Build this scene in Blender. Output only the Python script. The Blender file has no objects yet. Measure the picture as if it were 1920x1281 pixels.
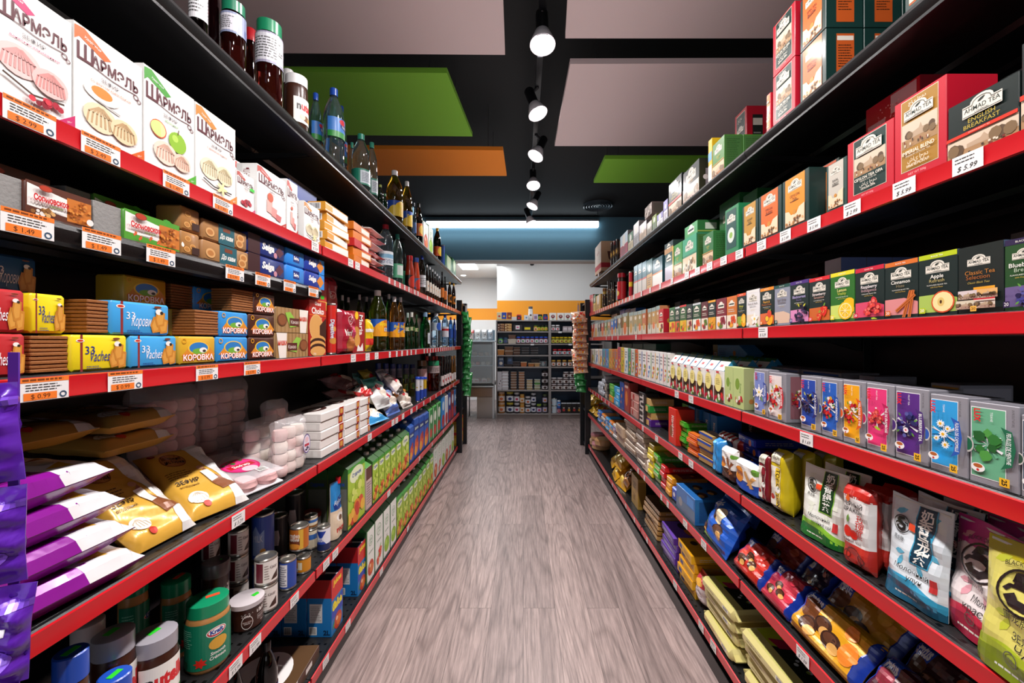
import bpy, math, random
from mathutils import Vector, Matrix
sin, cos, pi = math.sin, math.cos, math.pi
random.seed(7)
SC = bpy.context.scene
COL = SC.collection
# ------------------------------------------------------------------ camera, world, lights
F, CX, CY, H = 747.0, 981.0, 640.5, 1.375
cam = bpy.data.cameras.new('camera'); cam.sensor_width = 36; cam.lens = 36 * F / 1920
cam.shift_x = -(CX - 960) / 1920; cam.clip_start = .02
co = bpy.data.objects.new('camera', cam); COL.objects.link(co)
co.location = (0, 0, H); co.rotation_euler = (pi / 2, 0, 0); SC.camera = co
SC.view_settings.view_transform = 'Standard'; SC.view_settings.look = 'None'
SC.view_settings.gamma = 1; SC.view_settings.use_curve_mapping = False
SC.view_settings.exposure = -0.1
w = bpy.data.worlds.new('world'); SC.world = w; w.use_nodes = True
w.node_tree.nodes['Background'].inputs[0].default_value = (.8, .85, 1, 1)
w.node_tree.nodes['Background'].inputs[1].default_value = .05
SC.cycles.max_bounces = 6; SC.cycles.diffuse_bounces = 3; SC.cycles.glossy_bounces = 3
SC.cycles.transmission_bounces = 6; SC.cycles.transparent_max_bounces = 8
SC.cycles.use_denoising = True; SC.cycles.caustics_reflective = False; SC.cycles.caustics_refractive = False
SC.cycles.sample_clamp_indirect = 4

def spot(name, loc, to, watts, size=100, blend=.7, col=(1, .95, .93), r=.04):
    l = bpy.data.lights.new(name, 'SPOT'); l.energy = watts; l.spot_size = math.radians(size); l.spot_blend = blend
    l.shadow_soft_size = r; l.color = col
    o = bpy.data.objects.new(name, l); COL.objects.link(o); o.location = loc
    o.rotation_euler = (Vector(to) - Vector(loc)).to_track_quat('-Z', 'Y').to_euler(); return o
def area(name, loc, rot, sx, sy, watts, col=(1, 1, 1)):
    l = bpy.data.lights.new(name, 'AREA'); l.shape = 'RECTANGLE'; l.size = sx; l.size_y = sy; l.energy = watts; l.color = col
    o = bpy.data.objects.new(name, l); COL.objects.link(o); o.location = loc; o.rotation_euler = rot; return o
LAMPZ = 2.9
# the track's heads: (y, x offset of face, aim target, watts); the last four hang behind the camera
HEADS = [(2.05, (0.13, 1.75, 1.2)), (2.67, (.9, 2.2, .6)), (3.28, (-.9, 2.6, .6)), (3.9, (.15, 3.0, .8)), (4.5, (-.8, 4.0, .9)), (5.12, (.8, 5.0, .9))]
for y, to in HEADS:
    d = (Vector(to) - Vector((.1, y, LAMPZ))).normalized()
    spot('track_light', Vector((.1, y, LAMPZ)) + d * .012, to, 70, 120, .8)
for y, to in [(1.45, (-.9, 1.0, .9)), (1.3, (.9, .95, .9)), (.75, (-.9, .55, .7)), (.65, (.9, .55, .7)), (0, (.9, .9, .8)), (-.1, (-.9, .9, .8)), (-.7, (0, 1.2, 0))]:
    spot('track_light', (.1, y, LAMPZ), to, 58, 120, .8)
area('ceiling_fill', (.1, 2.4, 2.3), (pi, 0, 0), 1.2, 5.5, 13, (1, .95, .94))  # unseen upward fill light, added to brighten the hanging ceiling panels
area('rear_fill', (0, -2.95, 1.5), (pi / 2, 0, 0), 4.5, 2.0, 28, (.9, .94, 1))  # unseen fill added behind the camera to lighten dark shelves; not an actual window
area('soffit_tube', (-.17, 5.90, 3.0), (math.radians(25), 0, 0), 2.55, .05, 2, (.85, .95, 1))
area('back_room_light', (-1.2, 7.6, 2.80), (0, 0, 0), 1.6, .8, 75, (.9, .96, 1))
area('back_room_light', (.3, 6.35, 2.70), (math.radians(20), 0, 0), 2.2, .3, 20, (.9, .96, 1))

# ------------------------------------------------------------------ materials
def srgb(h):
    h = h.lstrip('#')
    if len(h) == 3: h = ''.join(c * 2 for c in h)
    f = lambda x: x / 12.92 if x <= .04045 else ((x + .055) / 1.055) ** 2.4
    return tuple(f(int(h[i:i + 2], 16) / 255) for i in (0, 2, 4)) + (1,)
KINDS = {  # rough, metallic, transmission, alpha, coat, bump
    'card': (.38, 0, 0, 1, .15, 0), 'ink': (.4, 0, 0, 1, .15, 0), 'foil': (.27, .1, 0, 1, .3, .25), 'matte': (.75, 0, 0, 1, 0, 0),
    'plastic': (.3, 0, 0, 1, .2, 0), 'metal': (.28, .9, 0, 1, 0, 0), 'glass': (.025, 0, .96, 1, .3, 0), 'film': (.12, 0, 0, .28, 0, .4),
    'food': (.7, 0, 0, 1, 0, .5), 'black': (.34, .2, 0, 1, 0, .12), 'rail': (.3, 0, 0, 1, .5, 0)}
MATS = {}
def mat(c, kind='card'):
    k = (c, kind)
    if k in MATS: return MATS[k]
    m = bpy.data.materials.new(kind + '_' + c.lstrip('#')); MATS[k] = m; m.use_nodes = True
    nt = m.node_tree; b = nt.nodes['Principled BSDF']; ro, me, tr, al, coat, bump = KINDS[kind]
    b.inputs['Base Color'].default_value = srgb(c); b.inputs['Roughness'].default_value = ro
    b.inputs['Metallic'].default_value = me; b.inputs['Transmission Weight'].default_value = tr
    b.inputs['Alpha'].default_value = al; b.inputs['Coat Weight'].default_value = coat; b.inputs['Coat Roughness'].default_value = .12
    if kind == 'glass': b.inputs['Coat Weight'].default_value = 1; b.inputs['Coat Roughness'].default_value = .03; b.inputs['IOR'].default_value = 1.13
    if bump:
        tc = nt.nodes.new('ShaderNodeTexCoord'); no = nt.nodes.new('ShaderNodeTexNoise'); bm_ = nt.nodes.new('ShaderNodeBump')
        no.inputs['Scale'].default_value = {'foil': 22, 'film': 28, 'food': 160, 'black': 320}.get(kind, 40)
        bm_.inputs['Strength'].default_value = bump; bm_.inputs['Distance'].default_value = .01 if kind in ('foil', 'film') else .002
        nt.links.new(tc.outputs['Object'], no.inputs['Vector']); nt.links.new(no.outputs['Fac'], bm_.inputs['Height'])
        nt.links.new(bm_.outputs['Normal'], b.inputs['Normal'])
    return m
def emit(name, c, s):
    m = bpy.data.materials.new(name); m.use_nodes = True; b = m.node_tree.nodes['Principled BSDF']
    b.inputs['Emission Color'].default_value = srgb(c); b.inputs['Emission Strength'].default_value = s
    b.inputs['Base Color'].default_value = srgb(c); return m
def nodemat(name, fn):
    m = bpy.data.materials.new(name); m.use_nodes = True; fn(m.node_tree, m.node_tree.nodes['Principled BSDF']); return m

# ------------------------------------------------------------------ mesh builder
class MB:
    def __init__(s): s.v = []; s.f = []; s.mi = []; s.ms = []; s.ix = {}
    def m(s, mt):
        if isinstance(mt, tuple): mt = mat(*mt)
        elif isinstance(mt, str): mt = mat(mt)
        if mt.name not in s.ix: s.ix[mt.name] = len(s.ms); s.ms.append(mt)
        return s.ix[mt.name]
    def poly(s, pts, mt):
        n = len(s.v); s.v.extend(tuple(p) for p in pts); s.f.append(tuple(range(n, n + len(pts)))); s.mi.append(s.m(mt))
    def raw(s, vs, fs, mt):
        n = len(s.v); s.v.extend(tuple(p) for p in vs); k = s.m(mt)
        for f in fs: s.f.append(tuple(i + n for i in f)); s.mi.append(k)
    def box(s, x0, x1, y0, y1, z0, z1, mt, c=.0012, fm=None):
        """chamfered box; fm: {face: material} for -x +x -y +y -z +z"""
        c = min(c, (x1 - x0) / 3, (y1 - y0) / 3, (z1 - z0) / 3)
        X, Y, Z = (x0, x1), (y0, y1), (z0, z1); n = len(s.v); sg = (1, -1)
        # vertex (i,j,k,axis): corner pulled in along the two axes other than axis
        for i in (0, 1):
            for j in (0, 1):
                for k in (0, 1):
                    for a in range(3):
                        p = [X[i], Y[j], Z[k]]
                        for b, q in enumerate((i, j, k)):
                            if b != a: p[b] += c * sg[q]
                        s.v.append(tuple(p))
        I = lambda i, j, k, a: n + ((i * 2 + j) * 2 + k) * 3 + a
        k0 = s.m(mt); fm = fm or {}
        def add(f, mm=None): s.f.append(tuple(f)); s.mi.append(k0 if mm is None else s.m(mm))
        for t in (0, 1):
            q = [I(t, 0, 0, 0), I(t, 1, 0, 0), I(t, 1, 1, 0), I(t, 0, 1, 0)]; add(q if t else q[::-1], fm.get('+x' if t else '-x'))
            q = [I(0, t, 0, 1), I(0, t, 1, 1), I(1, t, 1, 1), I(1, t, 0, 1)]; add(q if t else q[::-1], fm.get('+y' if t else '-y'))
            q = [I(0, 0, t, 2), I(1, 0, t, 2), I(1, 1, t, 2), I(0, 1, t, 2)]; add(q if t else q[::-1], fm.get('+z' if t else '-z'))
        for a in (0, 1):
            for b in (0, 1):
                q = [I(a, b, 0, 0), I(a, b, 0, 1), I(a, b, 1, 1), I(a, b, 1, 0)]; add(q if a == b else q[::-1])
                q = [I(a, 0, b, 0), I(a, 1, b, 0), I(a, 1, b, 2), I(a, 0, b, 2)]; add(q if a != b else q[::-1])
                q = [I(0, a, b, 1), I(1, a, b, 1), I(1, a, b, 2), I(0, a, b, 2)]; add(q if a == b else q[::-1])
        for i in (0, 1):
            for j in (0, 1):
                for k in (0, 1):
                    q = [I(i, j, k, 0), I(i, j, k, 1), I(i, j, k, 2)]; add(q if (i + j + k) % 2 else q[::-1])
    def prism(s, prof, y0, y1, mt, axis='y', caps=True):
        """prof: closed list of (a,b); extruded along axis. axis y: (x,z); x: (y,z); z: (x,y)"""
        g = {'y': lambda a, b, t: (a, t, b), 'x': lambda a, b, t: (t, a, b), 'z': lambda a, b, t: (a, b, t)}[axis]
        n = len(prof); vs = [g(a, b, y0) for a, b in prof] + [g(a, b, y1) for a, b in prof]
        fs = [(i, (i + 1) % n, n + (i + 1) % n, n + i) for i in range(n)]
        if caps: fs += [tuple(range(n))[::-1], tuple(range(n, 2 * n))]
        s.raw(vs, fs, mt)
    def lathe(s, prof, mt, n=20, o=(0, 0, 0), M=None, mats=None):
        """prof: [(r,z)...] from bottom to top, closed at ends when r==0; mats: per-segment material list"""
        base = len(s.v)
        rows = []
        for r, z in prof:
            if r <= 1e-6: rows.append([len(s.v)]); s.v.append((o[0], o[1], o[2] + z))
            else:
                rows.append(list(range(len(s.v), len(s.v) + n)))
                for i in range(n): a = 2 * pi * i / n; s.v.append((o[0] + r * cos(a), o[1] + r * sin(a), o[2] + z))
        for q in range(len(rows) - 1):
            A, B = rows[q], rows[q + 1]; k = s.m(mats[q] if mats else mt)
            for i in range(n):
                j = (i + 1) % n
                if len(A) == 1 and len(B) == 1: continue
                if len(A) == 1: f = (A[0], B[j], B[i])
                elif len(B) == 1: f = (A[i], A[j], B[0])
                else: f = (A[i], A[j], B[j], B[i])
                s.f.append(f); s.mi.append(k)
        if M is not None:
            for i in range(base, len(s.v)): s.v[i] = tuple(M @ Vector(s.v[i]))
    def tube(s, pts, r, mt, n=8):
        rows = []
        for i, p in enumerate(pts):
            p = Vector(p); d = (Vector(pts[min(i + 1, len(pts) - 1)]) - Vector(pts[max(i - 1, 0)])).normalized()
            a = d.orthogonal().normalized(); b = d.cross(a); rows.append(list(range(len(s.v), len(s.v) + n)))
            for k in range(n): t = 2 * pi * k / n; s.v.append(tuple(p + a * r * cos(t) + b * r * sin(t)))
        k0 = s.m(mt)
        for A, B in zip(rows, rows[1:]):
            for i in range(n): s.f.append((A[i], A[(i + 1) % n], B[(i + 1) % n], B[i])); s.mi.append(k0)
        s.f.append(tuple(rows[0][::-1])); s.mi.append(k0); s.f.append(tuple(rows[-1])); s.mi.append(k0)
    def grid(s, P, mt, flip=False):
        nu, nv = len(P), len(P[0]); n = len(s.v); k = s.m(mt)
        for r in P: s.v.extend(tuple(p) for p in r)
        for i in range(nu - 1):
            for j in range(nv - 1):
                f = (n + i * nv + j, n + (i + 1) * nv + j, n + (i + 1) * nv + j + 1, n + i * nv + j + 1)
                s.f.append(f[::-1] if flip else f); s.mi.append(k)
    def build(s, name, parent=None, smooth=True, ang=38):
        me = bpy.data.meshes.new(name); me.from_pydata(s.v, [], s.f)
        for mt in s.ms: me.materials.append(mt)
        me.polygons.foreach_set('material_index', s.mi)
        if smooth:
            me.polygons.foreach_set('use_smooth', [True] * len(s.f)); me.set_sharp_from_angle(angle=math.radians(ang))
        me.update()
        o = bpy.data.objects.new(name, me); COL.objects.link(o)
        if parent: o.parent = parent
        return o

# ------------------------------------------------------------------ things, labels, copies
LABELS = {}
def tag(o, label, cat, group=None):
    o['label'] = label; o['category'] = cat
    if group: o['group'] = group
    return o
def empty(name, loc=(0, 0, 0)):
    o = bpy.data.objects.new(name, None); o.empty_display_size = .02; COL.objects.link(o); o.location = loc; return o
def dup(o, parent=None):
    c = o.copy(); COL.objects.link(c)
    if parent: c.parent = parent
    for ch in o.children: dup(ch, c)
    return c
def struct(o): o['kind'] = 'structure'; return o
ORD = ['first', 'second', 'third', 'fourth', 'fifth', 'sixth', 'seventh', 'eighth', 'ninth', 'tenth', 'eleventh', 'twelfth', 'thirteenth', 'fourteenth', 'fifteenth', 'sixteenth']

# ------------------------------------------------------------------ printing
TXT = {}
def text2d(s, bold=0, shear=0):
    k = (s, bold, shear)
    if k in TXT: return TXT[k]
    c = bpy.data.curves.new('lettering', 'FONT'); c.body = s; c.resolution_u = 2; c.offset = bold; c.shear = shear
    o = bpy.data.objects.new('lettering', c); m = o.to_mesh()
    v = [(p.co.x, p.co.y) for p in m.vertices]; f = [tuple(p.vertices) for p in m.polygons]
    o.to_mesh_clear(); bpy.data.objects.remove(o); bpy.data.curves.remove(c)
    x0 = min((p[0] for p in v), default=0); x1 = max((p[0] for p in v), default=1)
    v = [((x - x0) / .7, y / .7) for x, y in v]
    TXT[k] = (v, f, (x1 - x0) / .7); return TXT[k]
def clip_half(poly, ax, t, keep_low):
    out = []; n = len(poly)
    for i in range(n):
        a, b = poly[i], poly[(i + 1) % n]; da, db = a[ax] - t, b[ax] - t
        if keep_low: da, db = -da, -db
        if da >= 0: out.append(a)
        if (da > 0 > db) or (da < 0 < db):
            q = da / (da - db); out.append((a[0] + (b[0] - a[0]) * q, a[1] + (b[1] - a[1]) * q))
    return out
def strips(polys, ax, lines):
    res = []
    for p in polys:
        lo = min(q[ax] for q in p); hi = max(q[ax] for q in p); cur = p
        for t in lines:
            if t <= lo + 1e-6: continue
            if t >= hi - 1e-6: break
            a = clip_half(cur, ax, t, True); cur = clip_half(cur, ax, t, False)
            if len(a) >= 3: res.append(a)
            if len(cur) < 3: break
        if len(cur) >= 3: res.append(cur)
    return res
class P:
    """flat artwork on a w x h (metres) face; coordinates are fractions of the face from its lower corner"""
    def __init__(s, w, h): s.w = w; s.h = h; s.L = []; s.k = 0
    def poly(s, pts, c): s.k += 1; s.L.append((s.k, c, [[(x * s.w, y * s.h) for x, y in pts]])); return s
    def rect(s, x0, y0, x1, y1, c): return s.poly([(x0, y0), (x1, y0), (x1, y1), (x0, y1)], c)
    def ell(s, x, y, rx, c, ry=None, n=16, a0=0, a1=2 * pi, rot=0):
        ry = rx if ry is None else ry; R = s.w / s.h; ca, sa = cos(rot), sin(rot); full = abs(a1 - a0) > 6.2
        pts = []
        for i in range(n if full else n + 1):
            a = a0 + (a1 - a0) * i / n; X, Y = rx * cos(a), ry * sin(a); pts.append((x + X * ca - Y * sa, y + (X * sa + Y * ca) * R))
        return s.poly(pts, c)
    def ring(s, x, y, r, t, c, n=20, ry=None, a0=0, a1=2 * pi):
        R = s.w / s.h; q = (ry or r) / r; s.k += 1; ps = []
        for i in range(n):
            a, b = a0 + (a1 - a0) * i / n, a0 + (a1 - a0) * (i + 1) / n
            ps.append([((x + rr * cos(t_)) * s.w, (y + rr * q * sin(t_) * R) * s.h) for rr, t_ in ((r, a), (r, b), (r - t, b), (r - t, a))])
        s.L.append((s.k, c, ps)); return s
    def line(s, pts, t, c):
        """open stroke through pts, t = width as a fraction of the face width"""
        s.k += 1; ps = []; T = t * s.w / 2; q = [(x * s.w, y * s.h) for x, y in pts]
        for (ax, ay), (bx, by) in zip(q, q[1:]):
            d = math.hypot(bx - ax, by - ay) or 1; nx, ny = -(by - ay) / d * T, (bx - ax) / d * T; ex, ey = (bx - ax) / d * T * .4, (by - ay) / d * T * .4
            ps.append([(ax + nx - ex, ay + ny - ey), (ax - nx - ex, ay - ny - ey), (bx - nx + ex, by - ny + ey), (bx + nx + ex, by + ny + ey)])
        s.L.append((s.k, c, ps)); return s
    def text(s, t, x, y, h, c, mw=None, rot=0, bold=0, shear=0, al='C', arc=0):
        v, f, W = text2d(t, bold, shear); hh = h * s.h if rot % 180 == 0 else h * s.w
        sx = hh
        if mw:
            lim = mw * (s.w if rot % 180 == 0 else s.h)
            if W * sx > lim: sx = lim / max(W, 1e-6)
        a = math.radians(rot); ca, sa = cos(a), sin(a); X0 = {'C': -W * sx / 2, 'L': 0, 'R': -W * sx}[al]
        def g(q):
            X, Y = X0 + q[0] * sx, (q[1] - .5) * hh
            if arc: Y -= arc * hh * ((X / (W * sx / 2)) ** 2)
            return (x * s.w + X * ca - Y * sa, y * s.h + X * sa + Y * ca)
        vv = [g(q) for q in v]; s.k += 1; s.L.append((s.k, c, [[vv[i] for i in p] for p in f])); return s
    def fine(s, x0, y0, x1, y1, n, c, fill=.45):
        """small print: n rows of broken strokes"""
        rnd = random.Random(n * 7 + int(x0 * 100)); s.k += 1; ps = []; dy = (y1 - y0) / n
        for i in range(n):
            x = x0; y = y1 - (i + .75) * dy; e = x1 - rnd.random() * (x1 - x0) * .3
            while x < e:
                b = min(e, x + (.05 + rnd.random() * .13) * (x1 - x0)); ps.append([(x * s.w, y * s.h), (b * s.w, y * s.h), (b * s.w, (y + dy * fill) * s.h), (x * s.w, (y + dy * fill) * s.h)]); x = b + .025 * (x1 - x0)
        s.L.append((s.k, c, ps)); return s
    def bars(s, x0, y0, x1, y1, n=14, vert=False):
        s.rect(x0, y0, x1, y1, '#f4f2ee'); rnd = random.Random(n); s.k += 1; ps = []
        for i in range(n):
            a = .08 + .84 * i / n; b = a + .84 / n * (.25 + .5 * rnd.random())
            if vert: q = (x0 + .1 * (x1 - x0), y0 + a * (y1 - y0), x1 - .1 * (x1 - x0), y0 + b * (y1 - y0))
            else: q = (x0 + a * (x1 - x0), y0 + .1 * (y1 - y0), x0 + b * (x1 - x0), y1 - .1 * (y1 - y0))
            ps.append([(q[0] * s.w, q[1] * s.h), (q[2] * s.w, q[1] * s.h), (q[2] * s.w, q[3] * s.h), (q[0] * s.w, q[3] * s.h)])
        s.L.append((s.k, '#181818', ps)); return s
    def put(s, mb, fn, kind='ink', lu=None, lv=None, o0=.0003, dk=.00011):
        """fn(u,v,off)->xyz; lu, lv: fold lines (metres) where artwork is cut so that it follows a curved face"""
        for k, c, ps in s.L:
            W, Hh = s.w, s.h
            out = []
            for p in ps:
                if min(q[0] for q in p) < -1e-6 or max(q[0] for q in p) > W + 1e-6 or min(q[1] for q in p) < -1e-6 or max(q[1] for q in p) > Hh + 1e-6:
                    for ax, t, kl in ((0, 0, False), (0, W, True), (1, 0, False), (1, Hh, True)):
                        if len(p) >= 3: p = clip_half(p, ax, t, kl)
                if len(p) >= 3: out.append(p)
            if lu: out = strips(out, 0, lu)
            if lv: out = strips(out, 1, lv)
            mt = mat(c, kind) if isinstance(c, str) else c
            for p in out: mb.poly([fn(u, v, o0 + k * dk) for u, v in p], mt)
# ------------------------------------------------------------------ the room
def slab(name, x0, x1, y0, y1, z0, z1, mt):
    b = MB(); b.box(x0, x1, y0, y1, z0, z1, mt, .002); return struct(b.build(name))
def floor_nodes(nt, b):
    N, L = nt.nodes, nt.links
    tc = N.new('ShaderNodeTexCoord'); mp = N.new('ShaderNodeMapping'); mp.inputs['Rotation'].default_value = (0, 0, pi / 2)
    L.new(tc.outputs['Object'], mp.inputs['Vector'])
    br = N.new('ShaderNodeTexBrick'); br.inputs['Scale'].default_value = 1; br.inputs['Brick Width'].default_value = 1.5; br.inputs['Row Height'].default_value = .165
    br.inputs['Mortar Size'].default_value = .0009; br.inputs['Color1'].default_value = srgb('#8e7e7b'); br.inputs['Color2'].default_value = srgb('#a3918d'); br.inputs['Mortar'].default_value = srgb('#4f4441')
    br.offset = .37; br.inputs['Bias'].default_value = 0
    L.new(mp.outputs[0], br.inputs['Vector'])
    m2 = N.new('ShaderNodeMapping'); m2.inputs['Scale'].default_value = (1, .055, 1); L.new(tc.outputs['Object'], m2.inputs['Vector'])
    add = N.new('ShaderNodeVectorMath'); add.operation = 'ADD'; L.new(m2.outputs[0], add.inputs[0])
    sc = N.new('ShaderNodeVectorMath'); sc.operation = 'SCALE'; sc.inputs['Scale'].default_value = 31; L.new(br.outputs['Color'], sc.inputs[0]); L.new(sc.outputs[0], add.inputs[1])
    g = N.new('ShaderNodeTexNoise'); g.inputs['Scale'].default_value = 95; g.inputs['Detail'].default_value = 6; g.inputs['Roughness'].default_value = .65; L.new(add.outputs[0], g.inputs['Vector'])
    m3 = N.new('ShaderNodeMapping'); m3.inputs['Scale'].default_value = (1, .1, 1); L.new(tc.outputs['Object'], m3.inputs['Vector'])
    ad3 = N.new('ShaderNodeVectorMath'); ad3.operation = 'ADD'; L.new(m3.outputs[0], ad3.inputs[0]); L.new(sc.outputs[0], ad3.inputs[1])
    g2 = N.new('ShaderNodeTexNoise'); g2.inputs['Scale'].default_value = 3.4; g2.inputs['Detail'].default_value = .8; g2.inputs['Distortion'].default_value = .25; L.new(ad3.outputs[0], g2.inputs['Vector'])
    mul = N.new('ShaderNodeMath'); mul.operation = 'MULTIPLY'; mul.inputs[1].default_value = 44; L.new(g2.outputs['Fac'], mul.inputs[0])
    fr = N.new('ShaderNodeMath'); fr.operation = 'PINGPONG'; fr.inputs[1].default_value = 1; L.new(mul.outputs[0], fr.inputs[0])
    r1 = N.new('ShaderNodeValToRGB'); r1.color_ramp.elements[0].position = .3; r1.color_ramp.elements[0].color = (.5, .48, .48, 1); r1.color_ramp.elements[1].position = .75; r1.color_ramp.elements[1].color = (1.35, 1.33, 1.32, 1); L.new(g.outputs['Fac'], r1.inputs[0])
    r2 = N.new('ShaderNodeValToRGB'); r2.color_ramp.elements[0].color = (.62, .6, .6, 1); r2.color_ramp.elements[1].position = .4; r2.color_ramp.elements[1].color = (1.05, 1.05, 1.05, 1); L.new(fr.outputs[0], r2.inputs[0])
    a = N.new('ShaderNodeMix'); a.data_type = 'RGBA'; a.blend_type = 'MULTIPLY'; a.inputs[0].default_value = 1; L.new(br.outputs['Color'], a.inputs[6]); L.new(r1.outputs[0], a.inputs[7])
    c = N.new('ShaderNodeMix'); c.data_type = 'RGBA'; c.blend_type = 'MULTIPLY'; c.inputs[0].default_value = .7; L.new(a.outputs[2], c.inputs[6]); L.new(r2.outputs[0], c.inputs[7])
    L.new(c.outputs[2], b.inputs['Base Color']); b.inputs['Roughness'].default_value = .42
    bp = N.new('ShaderNodeBump'); bp.inputs['Strength'].default_value = .12; bp.inputs['Distance'].default_value = .003; L.new(g.outputs['Fac'], bp.inputs['Height']); L.new(bp.outputs[0], b.inputs['Normal'])
WOOD = nodemat('grey_wood_planks', floor_nodes)
def plaster(name, c, rough=.8, sc=60, st=.06):
    def fn(nt, b):
        b.inputs['Base Color'].default_value = srgb(c); b.inputs['Roughness'].default_value = rough
        tc = nt.nodes.new('ShaderNodeTexCoord'); no = nt.nodes.new('ShaderNodeTexNoise'); no.inputs['Scale'].default_value = sc; no.inputs['Detail'].default_value = 3
        bp = nt.nodes.new('ShaderNodeBump'); bp.inputs['Strength'].default_value = st; nt.links.new(tc.outputs['Object'], no.inputs['Vector']); nt.links.new(no.outputs['Fac'], bp.inputs['Height']); nt.links.new(bp.outputs[0], b.inputs['Normal'])
    return nodemat(name, fn)
WHITE = plaster('white_paint', '#e6e4e2'); BLUE = plaster('blue_paint', '#587f92', .7); ORANGE = plaster('orange_paint', '#f59d1e', .6)
CEIL = plaster('black_ceiling_paint', '#06090d', .8)
slab('floor', -4.6, 4.6, -3.1, 9.5, -.1, 0, WOOD)
slab('ceiling', -4.6, 4.6, -3.1, 6.15, 3.25, 3.35, CEIL)
slab('wall_left', -4.7, -4.6, -3.1, 9.5, 0, 3.35, WHITE); slab('wall_right', 4.6, 4.7, -3.1, 7.65, 0, 3.35, WHITE)
slab('wall_front', -4.6, 4.6, -3.2, -3.1, 0, 3.35, WHITE)
slab('wall_soffit', -4.6, 4.6, 6.0, 6.15, 2.6, 3.25, BLUE)
slab('trim_1', -4.6, 4.6, 5.99, 6.16, 2.575, 2.6, WHITE)
def backwall(name, x0, x1, y0, y1, bands):
    b = MB()
    for z0, z1, mt in bands: b.box(x0, x1, y0, y1, z0, z1, mt, .0004)
    return struct(b.build(name))
backwall('wall_back', -.495, 4.6, 7.56, 7.66, [(0, 1.7, WHITE), (1.7, 2.152, ORANGE), (2.152, 2.868, WHITE)])
backwall('wall_recess', -4.6, -.4, 9.38, 9.48, [(0, 1.883, WHITE), (1.883, 2.152, ORANGE), (2.152, 2.868, WHITE)])
backwall('wall_return', -.495, -.395, 7.66, 9.38, [(0, 1.883, WHITE), (1.883, 2.152, ORANGE), (2.152, 2.868, WHITE)])
slab('ceiling_back', -4.6, 4.6, 6.15, 9.5, 2.868, 2.95, plaster('ceiling_tile', '#f0eeea', .8))

# ceiling fittings
def panel(name, corners, th, c, label, group=None):
    """hung acoustic panel: four plan corners with z, thickness th"""
    mt = plaster(name + c, c, .85, 90, .05); b = MB(); lo = [Vector(p) for p in corners]; hi = [p + Vector((0, 0, th)) for p in lo]
    vs = lo + hi; b.raw(vs, [(3, 2, 1, 0), (4, 5, 6, 7), (0, 1, 5, 4), (1, 2, 6, 5), (2, 3, 7, 6), (3, 0, 4, 7)], mt)
    o = tag(b.build(name, smooth=False), label, 'ceiling panel', group)
    for i in (0, 1, 2, 3):
        p = lo[i] * .85 + (lo[0] + lo[1] + lo[2] + lo[3]) / 4 * .15; q = MB(); q.tube([(p.x, p.y, p.z + th), (p.x, p.y, 3.25)], .002, mat('#808080', 'metal'), 5); q.build('hanging_wire', o)
    return o
def cp(px, py, z): Y = F * (z - H) / (CY - py); return ((px - CX) / F * Y, Y, z)
def cpanel(n, pts, z, c, lab, th=.03): panel('ceiling_panel', [cp(x, y, z) for x, y in pts], th, c, lab)
WP = '#c6b4b5'
zc = 2.87
cpanel(0, [(-700, -180), (937, -180), (947, 103), (150, 97)], zc, WP, 'pale pinkish white hanging ceiling panel over the marshmallow box shelves')
cpanel(0, [(1074, -180), (2300, -180), (1500, 72), (1060, 72)], zc, WP, 'pale pinkish white hanging ceiling panel nearest the camera above the tea rack')
cpanel(0, [(1069, 120), (1700, 118), (1560, 274), (1040, 274)], zc, WP, 'large pale hanging ceiling panel behind the first one above the tea rack')
cpanel(0, [(300, 133), (838, 137), (886, 256), (520, 252)], zc, '#6fa82c', 'bright green hanging ceiling panel above the water bottles')
cpanel(0, [(560, 278), (943, 282), (950, 330), (620, 329)], zc, '#e0801c', 'orange hanging ceiling panel near the end of the bottle rack')
cpanel(0, [(1134, 298), (1480, 298), (1440, 343), (1113, 343)], zc, '#74b02c', 'green hanging ceiling panel above the far end of the tea rack')

# track and heads
LAMPW = emit('lamp_face', '#fff6f2', 9.0)
tr = MB(); tr.box(.08, .12, -1.5, 5.4, 3.08, 3.12, ('#15161a', 'black')); trk = tag(tr.build('lighting_track'), 'long black lighting track running along the ceiling above the aisle', 'lighting track')
for y in (1.2, 3.2, 5.2):
    q = MB(); q.tube([(.1, y, 3.12), (.1, y, 3.25)], .006, mat('#202024', 'metal'), 6); q.build('drop_rod', trk)
for y in (2.35, 2.98, 3.6):
    q = MB(); q.box(.085, .115, y - .02, y + .02, 3.066, 3.0795, ('#c9d6ea', 'plastic')); q.build('track_connector', trk)
LBL = ['pointing straight down, nearest the camera', 'tilted toward the tea rack, second from the camera', 'tilted toward the drinks rack, third from the camera', 'pointing down, fourth from the camera', 'tilted toward the drinks rack, fifth from the camera', 'tilted toward the tea rack, last before the bright tube']
for (y, to), lb in zip(HEADS, LBL):
    face = Vector((.1, y, LAMPZ)); d = (Vector(to) - face).normalized(); R = d.to_track_quat('-Z', 'Y').to_matrix().to_4x4(); R.translation = face
    e = empty('track_spotlight', (0, 0, 0)); tag(e, 'white cone spotlight on black stem, ' + lb, 'spotlight', 'spotlights along the ceiling track')
    b = MB(); b.lathe([(.062, .004), (.066, 0), (.066, .006), (.040, .075), (.034, .082)], ('#e9e4ea', 'plastic'), 24, M=R); b.build('lamp_shade', e)
    b = MB(); b.lathe([(0, .0), (.060, .0)], LAMPW, 24, M=R); b.build('lamp_lens', e)
    b = MB(); b.lathe([(0, .076), (.033, .076), (.033, .19), (.026, .2), (0, .2)], ('#131418', 'black'), 20, M=R); b.build('lamp_body', e)
    top = face - d * .15; b = MB(); b.tube([top, (top.x, top.y, min(3.05, top.z + .06)), (.1, y, 3.0795)], .01, mat('#131418', 'black'), 8); b.build('swivel_arm', e)

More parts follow.
